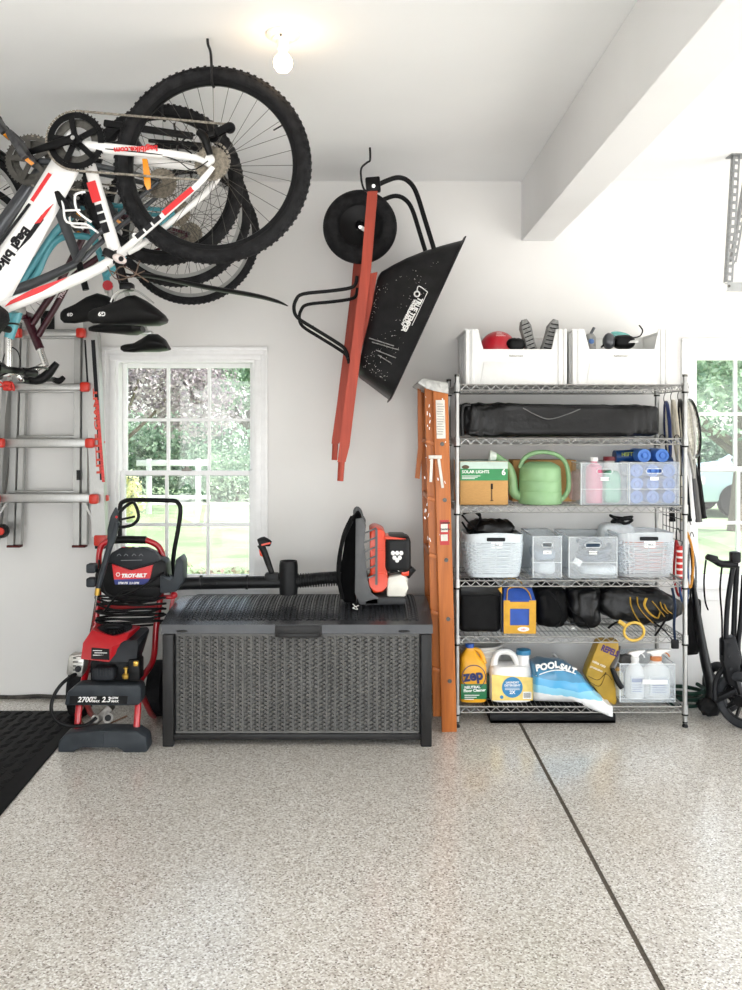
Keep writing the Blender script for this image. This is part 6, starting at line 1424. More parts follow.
b = MB(); b.text('RED', ((xa + xb) / 2 + .02, y - .0075, z0 + .020), (1, 0, 0), (0, 0, 1), .009, .0002, align='CENTER'); b.build('badge_lettering', m_decal_r, ob)
def bag(name, label, cat, x0, x1, yt, Yx, D, p, amp, seed, mat, grp=None, parts=None, zb=None):
    xa, xb = G(x0, 0, Yx).x, G(x1, 0, Yx).x; zt = G(0, yt, Yx).z; zb = z0 if zb is None else zb
    t = thing(name, label, cat, ((xa + xb) / 2, Yx + D / 2, zb), grp)
    b = MB(); b.blob(((xa + xb) / 2, Yx + D / 2, (zb + zt) / 2), (xb - xa, D, zt - zb), p, amp, 7, seed, 70, 36); o = b.build('bag', mat, t, ang=60)
    return t, o
t, o = bag('backpack', 'black backpack slumped behind on the fifth shelf, next to lunch bag', 'backpack', 538, 571, 588, 4.74, .27, 3.5, .02, 4, m_fab)
b = MB(); b.tube([G(548, 590, 4.72), G(556, 600, 4.70), G(562, 615, 4.70), G(556, 628, 4.70)], .009, 8, k=4, flat=.4); b.bx(G(556, 0, 4.7).x, G(558, 0, 4.7).x, 4.695, 4.705, G(0, 594, 4.7).z, G(0, 591, 4.7).z); b.build('shoulder_strap', M('webbing', '141416'), t)
t, o = bag('backpack', 'glossy black backpack lying in the middle of the fifth shelf', 'backpack', 571, 606, 587, 4.68, .3, 3., .022, 9, m_nylon)
b = MB(); b.tube([G(566, 600, 4.67), G(572, 612, 4.66), G(582, 618, 4.65), G(590, 630, 4.65)], .007, 8, k=4, flat=.4); b.tube([G(570, 622, 4.66), G(590, 624, 4.65)], .004, 6); b.build('shoulder_strap', m_fab, t)
b = MB(); b.bx(G(571, 0, 4.66).x, G(575, 0, 4.66).x, 4.655, 4.665, G(0, 629, 4.66).z, G(0, 627, 4.66).z); b.build('grey_tag', m_steel, o)
# duffel with yellow stripes
t = thing('drawstring_bag', 'black nylon bag with bold yellow stripes at the right of the fifth shelf', 'bag', G(640, 630, 4.75))
def fn2(q):
    k = 1 - .62 * max(0, (q.x - .1)) ** 1.2; return V((q.x, q.y * (1 - .3 * max(0, q.x)), q.z * k + .0))
ca, cb_ = G(600, 0, 4.7).x, G(690, 0, 4.7).x
b = MB(); b.blob(((ca + cb_) / 2 , 4.80, z0 + .135), (cb_ - ca, .24, .22), 2.8, .018, 8, 12, 80, 40, fn=fn2, rot=Matrix.Rotation(R(7), 3, 'Y'), flatb=False); db_ = b.build('bag', m_nylon, t, ang=60)
bpy.context.view_layer.update()
def on_surface(ob, px, py, eps=.003):       # where the sight line meets a thing, so print lies on its skin
    o0 = V((0, 0, EYE)); d = (W(px, py, 4.7) - o0).normalized(); mw = ob.matrix_world
    org = ob.matrix_world.inverted() @ o0; hit, loc, nrm, idx = ob.ray_cast(org, d)
    return (mw @ loc - d * eps) if hit else W(px, py, 4.70)
b = MB()
for k, pts in enumerate(([(630, 597), (631, 606), (635, 615), (642, 625)], [(637, 597), (638, 605), (643, 613), (652, 622)], [(646, 598), (644, 605), (649, 613), (657, 618), (660, 612)], [(652, 601), (656, 606), (661, 612), (664, 616)], [(660, 602), (662, 608), (667, 613)], [(664, 604), (667, 610), (671, 613)])):
    b.tube([on_surface(db_, x, y) for x, y in catmull([V((x, y, 0)) for x, y in pts], 4) for x, y in [(x, y)]] if False else [on_surface(db_, p.x, p.y) for p in catmull([V((x, y, 0)) for x, y in pts], 4)], .0125, 8, flat=.22)
b.build('yellow_stripes', M('stripe_yellow', 'dcb247', .5), t)
b = MB(); b.tube([G(608, 628, 4.66), G(618, 622, 4.64), G(626, 628, 4.62)], .006, 8, k=4); b.tube([G(655, 636, 4.62), G(663, 624, 4.62), G(668, 615, 4.66)], .006, 8, k=4); b.tube([G(654, 622, 4.64), G(665, 631, 4.62), G(673, 641, 4.60)], .008, 8, k=3, flat=.5); b.build('drawstring', m_fab, t)
c = G(634, 631.5, 4.585); t = thing('yellow_ring', 'yellow plastic ring handle hanging over the shelf edge', 'ring', c)
b = MB(); b.torus(c, (.1, 1, .25), .052, .0075, 40, 10); b.build('ring', M('ring_yellow', 'dcb54e', .4), t); b = MB(); b.tube([c + V((-.045, 0, .03)), c + V((-.075, .02, .05))], .012, 8); b.build('collar', M('ring_yellow', 'dcb54e'), t)

# ---------------------------------------------------------------- bottom shelf
z0 = ZS[5] + .001
m_yel = M('jug_yellow', 'f0ad25', .35, var=.04)
def jug(label, x0, x1, ytop, Yx, D, mat, capmat, capx, hand, name='cleaner_jug', capr=.022, caph=.024):
    xa, xb = G(x0, 0, Yx).x, G(x1, 0, Yx).x; zt = G(0, ytop, Yx).z; h = zt - z0; cx = (xa + xb) / 2; hw = (xb - xa) / 2
    t = thing(name, label, 'jug', (cx, Yx + D / 2, z0)); b = MB(); yc = Yx + D / 2; hx = G(capx, 0, Yx).x
    def rg(k, z, px_=cx, p_=.55): return [V((px_ + math.copysign(abs(math.cos(a)) ** p_, math.cos(a)) * hw * k, yc + math.copysign(abs(math.sin(a)) ** p_, math.sin(a)) * D / 2 * k, z0 + z)) for a in [2 * math.pi * i / 32 for i in range(32)]]
    return t, b, rg, h, cx, hw, yc, hx
t, b, rg, h, cx, hw, yc, hx = jug('yellow jug of floor cleaner with blue cap beside the left post', 460, 487.5, 646, 4.655, .12, m_yel, None, 471, None)
b.loft([rg(.94, 0), rg(1, .008), rg(1, h * .58), rg(.92, h * .66)] + [[V((hx + (p.x - cx) * k, yc + (p.y - yc) * k, z0 + z)) for p in rg(1, 0)] for k, z in ((.72, h * .76), (.42, h * .86), (.3, h * .9), (.3, h * .94))])
bd = b.build('body', m_yel, t)
b = MB(); b.tube([(hx + .018, yc, z0 + h * .90), (cx + hw * .45, yc, z0 + h * .87), (cx + hw * .72, yc, z0 + h * .78), (cx + hw * .86, yc, z0 + h * .64)], [.011, .013, .013, .016], 10, k=4); b.build('handle', m_yel, t)
b = MB(); b.lathe([(.001, h * .93), (.024, h * .93), (.0235, h * 1.0), (.001, h * 1.0)], (hx, yc, z0), n=24); b.build('cap', M('cap_blue', '2a5cb8', .35), t)
yf_ = 4.6535
b = MB(); b.bx(cx - hw * .93, cx + hw * .93, yf_ - .001, yf_ + .006, z0 + .02, z0 + h * .33, .001); gl_ = b.build('green_label', M('label_green', '1e7c4c', .4), bd)
b = MB(); zc = z0 + h * .46; b.torus((cx, yf_ - .002, zc), (0, 1, 0), .063, .0022, 40, 6, .4); b.text('zep', (cx, yf_ - .002, zc - .018), (1, 0, .12), (-.12, 0, 1), .056, .003, 0, ext=.002, align='CENTER', sx=.95); b.build('name_lettering', M('navy_print', '1b2a66', .4), bd)
b = MB(); b.text('NEUTRAL', (cx - .05, yf_ - .002, z0 + h * .25), (1, 0, .05), (0, 0, 1), .014, .0005); b.text('Floor Cleaner', (cx - .055, yf_ - .002, z0 + h * .19), (1, 0, .05), (0, 0, 1), .015, .0006)
for k in range(3): b.bx(cx - .05, cx + .0 + .015 * k, yf_ - .002, yf_, z0 + h * (.06 + .035 * k), z0 + h * (.072 + .035 * k))
b.build('label_lettering', m_white_pl, gl_)
# detergent jug
t, b, rg, h, cx, hw, yc, hx = jug('white and yellow detergent jug with blue cap, second from left', 491, 533.5, 653, 4.66, .15, None, None, 526, None)
b.loft([rg(.95, 0), rg(1, .01), rg(1, h * .5), rg(.98, h * .6), rg(.9, h * .66), rg(.82, h * .7)]); 
b.loft([[V((hx + (p.x - cx) * k * .3, yc + (p.y - yc) * k * .5, z0 + z)) for p in rg(1, 0, p_=.8)] for k, z in ((1.2, h * .6), (.95, h * .72), (.85, h * .93))])
b.tube([(cx - hw * .78, yc, z0 + h * .6), (cx - hw * .7, yc, z0 + h * .84), (cx - hw * .45, yc, z0 + h * .95), (cx + hw * .05, yc, z0 + h * .93), (cx + hw * .3, yc, z0 + h * .78), (cx + hw * .4, yc, z0 + h * .66)], [.02, .018, .016, .016, .018, .022], 12, k=4)
bd = b.build('body', m_white_pl, t)
b = MB(); b.lathe([(.001, h * .91), (.04, h * .91), (.039, h * 1.0), (.03, h * 1.01), (.001, h * 1.01)], (hx, yc, z0), n=28); b.build('cap', M('cap_teal_blue', '2f86b4', .35), t)
b = MB(); yf_ = 4.6585; b.prism([(cx - hw * .96, yf_, z0 + .012), (cx + hw * .96, yf_, z0 + .012), (cx + hw * .96, yf_, z0 + h * .5), (cx - hw * .96, yf_, z0 + h * .56)], (0, .006, 0)); yl = b.build('yellow_label', M('label_yellow', 'f0d47a', .45), bd)
b = MB(); b.lathe([(.001, -.002), (.056, -.002), (.056, .002), (.001, .002)], (cx + .0, yf_, z0 + h * .31), (0, 1, 0), 36); b.lathe([(.001, -.001), (.01, -.001), (.01, .002)], (cx - hw * .5, yf_, z0 + .03), (0, 1, 0), 10); bc = b.build('blue_disc', M('label_blue', '3b8fc4', .4), yl)
b = MB(); b.text('LAUNDRY', (cx, yf_ - .0025, z0 + h * .39), (1, 0, 0), (0, 0, 1), .011, .0004, align='CENTER'); b.text('DETERGENT', (cx, yf_ - .0025, z0 + h * .33), (1, 0, 0), (0, 0, 1), .011, .0004, align='CENTER'); b.text('2X', (cx, yf_ - .0025, z0 + h * .18), (1, 0, 0), (0, 0, 1), .018, .0008, align='CENTER')
for k in range(2): b.bx(cx - .04, cx + .04, yf_ - .003, yf_ - .001, z0 + h * (.26 + .03 * k), z0 + h * (.27 + .03 * k))
b.build('disc_lettering', m_white_pl, bc)
b = MB(); b.bx(cx + hw * .5, cx + hw * .9, yf_ - .001, yf_, z0 + .02, z0 + h * .22); bk = b.build('barcode_panel', m_lab, yl); b = MB()
for k in range(8): b.bx(cx + hw * .54 + k * .0048, cx + hw * .54 + k * .0048 + .002, yf_ - .002, yf_ - .001, z0 + .026, z0 + h * .2)
b.build('barcode', m_decal_k, bk)
# bucket behind
xk = G(480, 0, 4.86).x; zt = G(0, 645, 4.8).z; t = thing('bucket', 'white ribbed plastic bucket behind the yellow jug', 'bucket', (xk, 4.88, z0))
b = MB(); hb_ = .27; b.lathe([(.001, 0), (.105, 0), (.122, hb_ * .78), (.13, hb_ * .79), (.13, hb_ * .82), (.123, hb_ * .83), (.131, hb_ * .9), (.131, hb_ * .92), (.125, hb_ * .93), (.134, hb_ * .98), (.134, hb_), (.12, hb_), (.1, .01), (.001, .01)], (xk, 4.885, z0), n=40); b.build('body', M('bucket_white', 'd9d7d2', .5, var=.05), t)
b = MB(); b.tube([(xk - .133, 4.885, z0 + hb_ * .9), (xk - .05, 4.74, z0 + hb_ * .9), (xk + .06, 4.735, z0 + hb_ * .86), (xk + .133, 4.885, z0 + hb_ * .9)], .0025, 6, k=5); b.build('handle', m_steel, t)
b = MB(); c = G(489, 685, 4.72); b.bx(c.x - .02, c.x + .012, 4.72, 4.82, z0, z0 + .13, .006); o = b.build('motor_oil_can', M('dark_green_can', '22412f', .4, var=.4, scale=30)); tag(o, 'small dark green can squeezed between the two jugs', 'can')
# pool salt bag slumping over the shelf edge
t = thing('salt_bag', 'blue and white plastic sack slumping over the shelf edge', 'sack', G(570, 706, 4.7))
grid = []; NX, NY = 34, 16
top = [(0, 664), (.12, 660), (.35, 660), (.5, 664), (.65, 673), (.82, 688), (1, 702)]
b = MB(); rings = []
xl, xr = G(533, 0, 4.66).x, G(608, 0, 4.66).x
for i in range(NX + 1):
    u = i / NX; x = xl + (xr - xl) * u
    k = [j for j in range(len(top) - 1) if top[j][0] <= u][-1]; a_, c_ = top[k], top[k + 1]; yt = a_[1] + (c_[1] - a_[1]) * (u - a_[0]) / (c_[0] - a_[0])
    zt = max(G(0, yt, 4.70).z, z0 + .012); zb_ = z0 - (.0 if u < .2 else .001); ring = []
    drop = max(0, (u - .3)) * .075
    yc_, hy = 4.74 - .05 * u, .13 - .01 * u; sq = min(1, .35 + min(u, 1 - u * .6) * 5)
    for j in range(28):
        a = 2 * math.pi * j / 28; ca_, sa_ = math.cos(a), math.sin(a)
        yy = yc_ + math.copysign(abs(ca_) ** .7, ca_) * hy * (1 if u > .02 else .8); zz = (zt + zb_) / 2 + math.copysign(abs(sa_) ** .8, sa_) * (zt - zb_) / 2 * (1 if 0 < u < 1 else .9)
        if yy < SY0 + .0 and sa_ < .2: zz -= drop
        nn = noise.noise(V((x * 16, yy * 14, zz * 22))) * .010 + noise.noise(V((x * 40, yy * 30, zz * 60))) * .004
        ring.append(V((x, yy - nn, max(zz + nn * (sa_ > 0), zb_ if yy > SY0 else -1))))
    rings.append(ring)
b.loft(rings)
m_salt = bpy.data.materials.new('salt_bag_print'); m_salt.use_nodes = True
n = m_salt.node_tree.nodes; l = m_salt.node_tree.links; pb = n['Principled BSDF']; tc = n.new('ShaderNodeTexCoord'); sp = n.new('ShaderNodeSeparateXYZ'); l.new(tc.outputs['Object'], sp.inputs[0])
ad = n.new('ShaderNodeMath'); ad.operation = 'MULTIPLY_ADD'; ad.inputs[1].default_value = .10; l.new(sp.outputs['X'], ad.inputs[0]); l.new(sp.outputs['Z'], ad.inputs[2])
nz = n.new('ShaderNodeTexNoise'); nz.inputs['Scale'].default_value = 14; l.new(tc.outputs['Object'], nz.inputs['Vector'])
a2 = n.new('ShaderNodeMath'); a2.operation = 'MULTIPLY_ADD'; a2.inputs[1].default_value = .03; l.new(nz.outputs['Fac'], a2.inputs[0]); l.new(ad.outputs[0], a2.inputs[2])
cr = n.new('ShaderNodeValToRGB'); cr.color_ramp.interpolation = 'CONSTANT'; e = cr.color_ramp.elements; e[0].color = lin('e9ebec') + [1]; e[1].position = .40; e[1].color = lin('86c7e2') + [1]
for p_, c_ in ((.52, '4fa6d6'), (.66, '3f86ad'), (.82, '52748c')): q = e.new(p_); q.color = lin(c_) + [1]
mr = n.new('ShaderNodeMapRange'); mr.inputs['From Min'].default_value = -.03; mr.inputs['From Max'].default_value = .28; l.new(a2.outputs[0], mr.inputs['Value']); l.new(mr.outputs['Result'], cr.inputs['Fac']); l.new(cr.outputs['Color'], pb.inputs['Base Color']); pb.inputs['Roughness'].default_value = .3; pb.inputs['Coat Weight'].default_value = .3
sb = b.build('sack', m_salt, t, ang=70)
bpy.context.view_layer.update()
b = MB(); b.text('POOL', on_surface(sb, 536, 671, .008), G(560, 667, 4.60) - G(536, 671, 4.62), (0, 0, 1), .034, .002, .1, ext=.004); b.text('SALT', on_surface(sb, 559, 668, .008), G(585, 677, 4.60) - G(559, 668, 4.62), (0, 0, 1), .028, .002, .1, ext=.004); b.build('sack_lettering', m_white_pl, sb)
b = MB(); b.tube([on_surface(sb, 536 + k * 5, 676 - 6 * math.sin(k * .35), .001) for k in range(9)], .003, 6); b.build('sack_swoosh', m_white_pl, sb)
t = thing('garden_scoop', 'white plastic scoop standing behind the blue sack', 'scoop', G(560, 690, 4.95))
b = MB(); b.tube([G(553, 654, 4.95), G(557, 659, 4.95), G(566, 676, 4.95), G(570, 690, 4.95)], [.016, .026, .034, .03], 12, k=4, flat=.4); b.build('scoop', m_white_pl, t)
# golden repellent bag, leaning
t = thing('repellent_bag', 'golden paper bag of rodent repellent leaning beside the blue sack', 'bag', G(606, 705, 4.74))
b = MB(); pr_ = [(589, 705), (616, 705), (616, 686), (613, 668), (621, 652), (617, 643), (598, 643), (592, 652), (589, 664), (584, 672), (588, 682), (603, 692), (603, 705)]
pr_ = [(590, 705), (616, 705), (616, 690), (612, 670), (620, 650), (618, 642), (598, 642), (591, 656), (586, 672), (590, 680), (600, 690)]
pr_ = [(600, 705), (617, 705), (616, 688), (611, 668), (619, 650), (619, 641), (599, 641), (594, 655), (588, 668), (586, 676), (592, 686), (600, 692)]
b.prism([G(x, y, 4.67) for x, y in pr_], (0, .09, 0), .008); gb_ = b.build('bag', M('golden_bag', 'b8932b', .45, var=.15, scale=12, bump=.3, bscale=25), t)
b = MB(); b.text('REPELS', G(600.5, 650, 4.668), G(620, 658, 4.66) - G(601, 650, 4.66), G(603, 640, 4.66) - G(600, 650, 4.66), .033, .0018, ext=.001, sx=.70); b.build('purple_lettering', M('purple_print', '4a2a72', .4), gb_)
b = MB(); b.text('mice rats', G(592, 662, 4.668), G(610, 670, 4.66) - G(592, 662, 4.66), G(596, 652, 4.66) - G(592, 662, 4.66), .015, .0005, sx=1); b.text('protection', G(590, 667, 4.668), G(606, 674, 4.66) - G(590, 667, 4.66), G(594, 657, 4.66) - G(590, 667, 4.66), .012, .0004); b.build('pale_lettering', M('pale_print', 'd8d0c0', .5), gb_)
b = MB(); b.tube([G(588, 676, 4.668), G(598, 680, 4.667), (G(606, 674, 4.667)), G(612, 680, 4.667)], .0015, 5, k=5); b.tube([G(590, 682, 4.668), G(600, 686, 4.667), G(606, 672, 4.667)], .0015, 5, k=5); b.build('printed_sketch', m_decal_k, gb_)
x = G(616, 0, 4.72); bottle('spray_can', 'short white and yellow bottle behind the golden bag', 'bottle', 617, 4.80, z0, .035, .15, M('cream_label', 'e6dfc8', .5), m_yel, .5)
t = thing('garden_trowel', 'dark trowel tucked between golden bag and clear tote', 'trowel', G(618, 690, 4.66)); b = MB(); b.tube([G(612, 668, 4.655), G(617, 680, 4.645), G(622, 688, 4.64)], [.012, .016, .014], 10, k=3); b.build('handle', m_blk, t); b = MB(); b.tube([G(620, 646, 4.70), G(615, 658, 4.68), G(612, 668, 4.66)], [.005, .03, .022], 10, k=4, flat=.3); b.build('blade', M('trowel_grey', '77777a', .4, .6), t)
clear_bin('clear tote holding two spray bottles at the right of the bottom shelf', 620, 675, 664, z0, Yx=4.66, D=.32, slot=False, tag_=False, band=.1)
def sprayer(label, px, wpx, ytop, Yx, tmat, lmat, seed):
    x = G(px, 0, Yx).x; zt = G(0, ytop, Yx).z; h = zt - z0 - .004; zb = z0 + .004; r = wpx / F * Yx / 2
    t = thing('spray_bottle', label, 'spray bottle', (x, Yx, zb), 'spray bottles in the clear tote')
    b = MB(); rg = lambda k, z, d=.75: [V((x + math.cos(a) * r * k, Yx + math.sin(a) * r * d * k, zb + z)) for a in [2 * math.pi * i / 24 for i in range(24)]]
    b.loft([rg(.95, 0), rg(1, .006), rg(1, h * .5), rg(.9, h * .6), rg(.45, h * .72), rg(.36, h * .76), rg(.36, h * .8)]); bd = b.build('body', m_white_pl, t)
    b = MB(); b.lathe([(r * .42, h * .77), (r * .42, h * .84), (r * .3, h * .86), (.001, h * .86)], (x, Yx, zb), n=16); b.build('collar', tmat, t)
    b = MB(); b.prism([(x + dx * r, Yx - .012, zb + h * z) for dx, z in ((-.35, .85), (.3, .85), (.45, .93), (1.0, .97), (1.05, 1.0), (.3, 1.0), (-.6, .96), (-.75, .92), (-.35, .92))], (0, .024, 0), .003); hd = b.build('spray_head', m_white_pl, t)
    b = MB(); b.tube([(x + r * .55, Yx, zb + h * .94), (x + r * .85, Yx, zb + h * .9), (x + r * 1.0, Yx, zb + h * .84)], .004, 6, k=3); b.build('trigger', tmat, hd)
    b = MB(); b.bx(x - r * .7, x + r * .7, Yx - r * .75 - .003, Yx - r * .55, zb + h * .12, zb + h * .48, .001); lb = b.build('label', lmat, bd)
    b = MB(); b.bx(x - r * .6, x + r * .6, Yx - r * .75 - .004, Yx - r * .75 - .002, zb + h * .36, zb + h * .44)
    for k in range(4): b.bx(x - r * .55, x + r * (.5 - .1 * (k % 2)), Yx - r * .75 - .004, Yx - r * .75 - .002, zb + h * (.16 + .045 * k), zb + h * (.175 + .045 * k))
    b.build('label_print', M('slate_blue_print', '6f7fb4', .5), lb)
sprayer('white spray bottle with plain label, left one in clear tote', 635, 19, 650, 4.745, m_white_pl, M('pale_label', 'e4e6e8', .5), 1)
sprayer('white spray bottle with orange collar, right one in clear tote', 656, 27, 649, 4.745, M('orange_collar', 'd98a55', .4), M('pale_label', 'e4e6e8', .5), 2)
b = MB(); b.bx(G(643, 0, 4.65).x, G(668, 0, 4.65).x, 4.6545, 4.6575, G(0, 684.5, 4.65).z, G(0, 680, 4.65).z); o = b.build('label_strip', m_lab, bpy.data.objects['plastic_bin.004'] if 'plastic_bin.004' in bpy.data.objects else None)
# grey folded tool and blue bottle behind the spray bottles
b = MB(); b.blob(G(626, 664, 4.9), (.12, .12, .2), 3, .02, 10, 3, 30, 16); o = b.build('dust_sheet', M('grey_sheet', '6d6b69', .8, var=.2)); o.location.z = z0 + .005; tag(o, 'crumpled grey sheet behind the spray bottles', 'sheet')
# flat black tray on the floor below
t = thing('drip_tray', 'flat black plastic tray on the floor under the shelves', 'tray', (G(545, 0, 4.8).x, 4.8, 0)); xa, xb = G(488, 0, 4.75).x, G(611, 0, 4.75).x
b = MB(); b.bx(xa, xb, 4.66, 5.0, 0, .02, .004); b.bx(xa, xb, 4.66, 4.68, .0, .05, .004); b.bx(xa, xb, 4.98, 5.0, 0, .05, .004); b.bx(xa, xa + .02, 4.68, 4.98, 0, .05, .004); b.bx(xb - .02, xb, 4.68, 4.98, 0, .05, .004); b.build('tray', m_blk, t)
# ================================================================ things hung right of the shelves
m_grid = M('black_wire', '2a2a2c', .4, .4)
t = thing('wire_grid_rack', 'black wire grid hanging from the right end of shelves', 'rack', (1.70, 4.86, .95))
b = MB(); xg = 1.738
for k in range(7): b.tube([(xg, 4.66 + k * .055, .98), (xg, 4.66 + k * .055, 1.34)], .0025, 5)
for k in range(7): b.tube([(xg, 4.66, .98 + k * .06), (xg, 4.99, .98 + k * .06)], .0025, 5)
b.build('grid', m_grid, t)
b = MB()
for y in (4.7, 4.93): b.tube([(xg, y, 1.34), (xg - .005, y, 1.50), (xg - .015, y, 1.556), (xg - .035, y, 1.556), (xg - .04, y, 1.53)], .003, 6, k=3)
b.build('hanging_hook', m_grid, t)
def racket(label, hookpx, tilt, Yx, mat, gripmat, yaw, scale=1., hz=None, lean=0., grp='rackets hanging on the right end of the shelves'):
    # hung by its head from an S hook; plane turned mostly edge-on
    p = W(hookpx[0], hookpx[1], Yx) + V((.012, 0, 0)); t = thing('tennis_racket', label, 'racket', p, grp)
    rot = Matrix.Rotation(R(lean), 3, 'Y') @ Matrix.Rotation(R(yaw), 3, 'Z')
    T_ = lambda x, y, z: p + rot @ (V((x, y, z)) * scale)
    a, h = .125, .165
    b = MB(); b.tube([T_(math.sin(q) * a, 0, -h + math.cos(q) * h) for q in [2 * math.pi * i / 40 for i in range(40)]], .0105, 8, closed=True, flat=.9)
    b.tube([T_(-.07, 0, -h * 1.83), T_(-.035, 0, -.38), T_(-.012, 0, -.44)], .009, 8, k=3); b.tube([T_(.07, 0, -h * 1.83), T_(.035, 0, -.38), T_(.012, 0, -.44)], .009, 8, k=3)
    b.build('frame', mat, t)
    b = MB()
    for i in range(-6, 7):
        x = i * .018; k = math.sqrt(max(0, 1 - (x / a) ** 2)) * h; b.tube([T_(x, 0, -h - k), T_(x, 0, -h + k)], .0008, 4)
    for i in range(-7, 8):
        z = i * .021; k = math.sqrt(max(0, 1 - (z / h) ** 2)) * a; b.tube([T_(-k, 0, -h + z), T_(k, 0, -h + z)], .0008, 4)
    b.build('strings', M('racket_string', 'd9d4c4', .5), t)
    b = MB(); b.tube([T_(0, 0, -.43), T_(0, 0, -.5), T_(0, 0, -.68)], [.013, .0155, .017], 8); b.cyl(T_(0, 0, -.675), T_(0, 0, -.69), .02, n=8); b.build('grip', gripmat, t)
    b = MB(); b.tube([T_(0, 0, -.012), T_(.0, .01, .0), T_(.01, .01, .03), T_(-.005, .0, .06), T_(.005, 0, .085), T_(.02, 0, .07)], .0025, 6, k=4); b.build('hanging_hook', m_grid, t)
    return t
m_rg = M('racket_grey', '9c9a94', .4, var=.2, scale=30); m_rw = M('racket_cream', 'd4cbb8', .35); m_rk = M('racket_black', '1d1d1f', .35); m_gk = M('grip_tape', '242426', .8, var=.2, bump=.3); m_rb = M('racket_blue', '23376e', .35)
ys = 4.95
racket('cream racket with blue tip, leftmost of the hanging rackets', (664, 402), 0, 4.97, m_rb, m_gk, 76, lean=-3)
racket('pale cream racket hanging second from the left', (671, 401), 0, 4.93, m_rw, m_rw, 75, lean=-5)
racket('black racket hanging in the middle of the row', (678, 400), 0, 4.89, m_rk, m_gk, 74, lean=-4)
racket('grey racket with grey grip, fourth in the hanging row', (684, 400), 0, 4.84, m_rg, M('grey_grip', '6b6a68', .8), 60, lean=-6)
racket('black racket with black grip, outermost beside the window', (687, 400), 0, 4.98, m_rk, m_gk, 52, 1.0, lean=-7)
# bungee cords
b0 = None
for k, (c_, nm, x, y0) in enumerate((('d08f2e', 'amber', 689, 540), ('2b4c86', 'navy blue', 684, 560), ('b8282c', 'red', 678, 548), ('8c8f92', 'grey', 692, 552))):
    t = thing('bungee_loop', '%s looped bungee cord hanging behind the right shelf post' % nm, 'bungee cord', W(x, y0, 4.9), 'bungee cords at the right shelf post')
    Yx = 4.84 + k * .03
    b = MB(); b.tube([W(x - 2, y0 - 8, Yx), W(x + 3, y0 + 8, Yx), W(x + 4, y0 + 30, Yx), W(x + 1, y0 + 48, Yx), W(x - 4, y0 + 30, Yx), W(x - 3, y0 + 5, Yx), W(x - 2, y0 - 8, Yx)], .007, 8, k=5); b.build('cord', M('bungee_' + nm.replace(' ', '_'), c_, .7, var=.25, scale=150), t)
    b = MB(); b.tube([W(x - 2, y0 - 8, Yx), W(x - 2, y0 - 16, Yx), W(x, y0 - 20, Yx), W(x + 2, y0 - 15, Yx)], .0025, 6, k=4); b.build('hook', m_grid, t)
t = thing('red_canister', 'narrow red canister hanging beside the right basket', 'canister', W(679, 570, 4.80)); b = MB(); b.tube([W(680, 578, 4.8), W(680, 546, 4.8)], .02, 12); cn = b.build('canister', m_red, t)
b = MB()
for k in range(5): b.cyl(W(680, 550 + k * 6, 4.8), W(680, 552 + k * 6, 4.8), .0205, n=12)
b.build('print_bands', m_white_pl, cn)
# blue strap bag and dark umbrella / folded chair
t = thing('ratchet_strap', 'dark blue strap hanging in front of the right post', 'strap', W(676, 645, 4.6)); b = MB(); b.tube([W(672, 588, 4.62), W(675, 605, 4.60), W(674, 625, 4.59), W(675, 640, 4.585)], .016, 8, k=4, flat=.3); b.build('webbing', M('navy_webbing', '22395c', .8), t); b = MB(); b.box(W(675, 644, 4.58), (.04, .02, .05), None, .006); b.build('buckle', m_blk, t)
t = thing('gear_sleeve', 'wide black fabric sleeve hanging low behind the right post', 'sleeve', W(695, 655, 4.88)); b = MB(); b.prism([W(687, 608, 4.86), W(696, 598, 4.86), W(702, 600, 4.86), W(702, 640, 4.86), W(699, 655, 4.86), W(687, 656, 4.86)], (0, .08, 0), .012); b.build('sleeve', m_fab, t)
b = MB(); b.tube([W(690, 600, 4.88), W(692, 570, 4.88), W(690, 548, 4.88)], .008, 8, k=3, flat=.4); b.build('hanging_loop', m_fab, t)
t = thing('folded_umbrella', 'closed black umbrella leaning from the shelf towards the cart', 'umbrella', W(706, 715, 4.75))
b = MB(); b.tube([W(692, 575, 4.88), W(698, 620, 4.84), W(705, 660, 4.8), W(711, 688, 4.77), W(709, 702, 4.75)], [.012, .028, .034, .036, .03], 12, k=4, flat=.75); b.build('canopy', m_nylon, t)
b = MB(); b.blob(W(708, 706, 4.74), (.13, .1, .1), 2.3, .02, 18, 5, 26, 14); b.build('frayed_end', m_fab, t)
# ================================================================ golf push cart
t = thing('golf_push_cart', 'folded black three-wheeled push cart at the right edge', 'push cart', W(728, 712, 4.7)); m_cart = M('cart_black', '26272a', .35, .3, var=.1)
b = MB(); b.tube([W(737, 566, 4.7), W(735, 600, 4.7), W(733, 640, 4.68), W(727, 662, 4.66), W(716, 680, 4.64), (W(715, 700, 4.62))], .0145, 12, k=4); b.build('frame_tube', m_cart, t)
b = MB(); b.tube([W(735, 556, 4.62), W(728, 600, 4.62), W(726, 640, 4.62), W(729, 665, 4.62)], .0135, 12, k=4); b.build('frame_tube', m_cart, t)
b = MB(); b.tube([W(744, 575, 4.66), W(741, 620, 4.66), W(738, 650, 4.66), W(745, 672, 4.64)], .014, 12, k=4); b.build('frame_tube', m_cart, t)
b = MB(); b.tube([W(706, 557, 4.6), W(714, 560, 4.6), W(722, 564, 4.6), W(737, 564, 4.6)], [.012, .018, .02, .02], 10, k=3); b.box(W(735, 557, 4.6), (.05, .05, .06), None, .01); b.box(W(712, 558, 4.6), (.05, .05, .035), Matrix.Rotation(R(12), 3, 'Y'), .008); b.build('handle', m_cart, t)
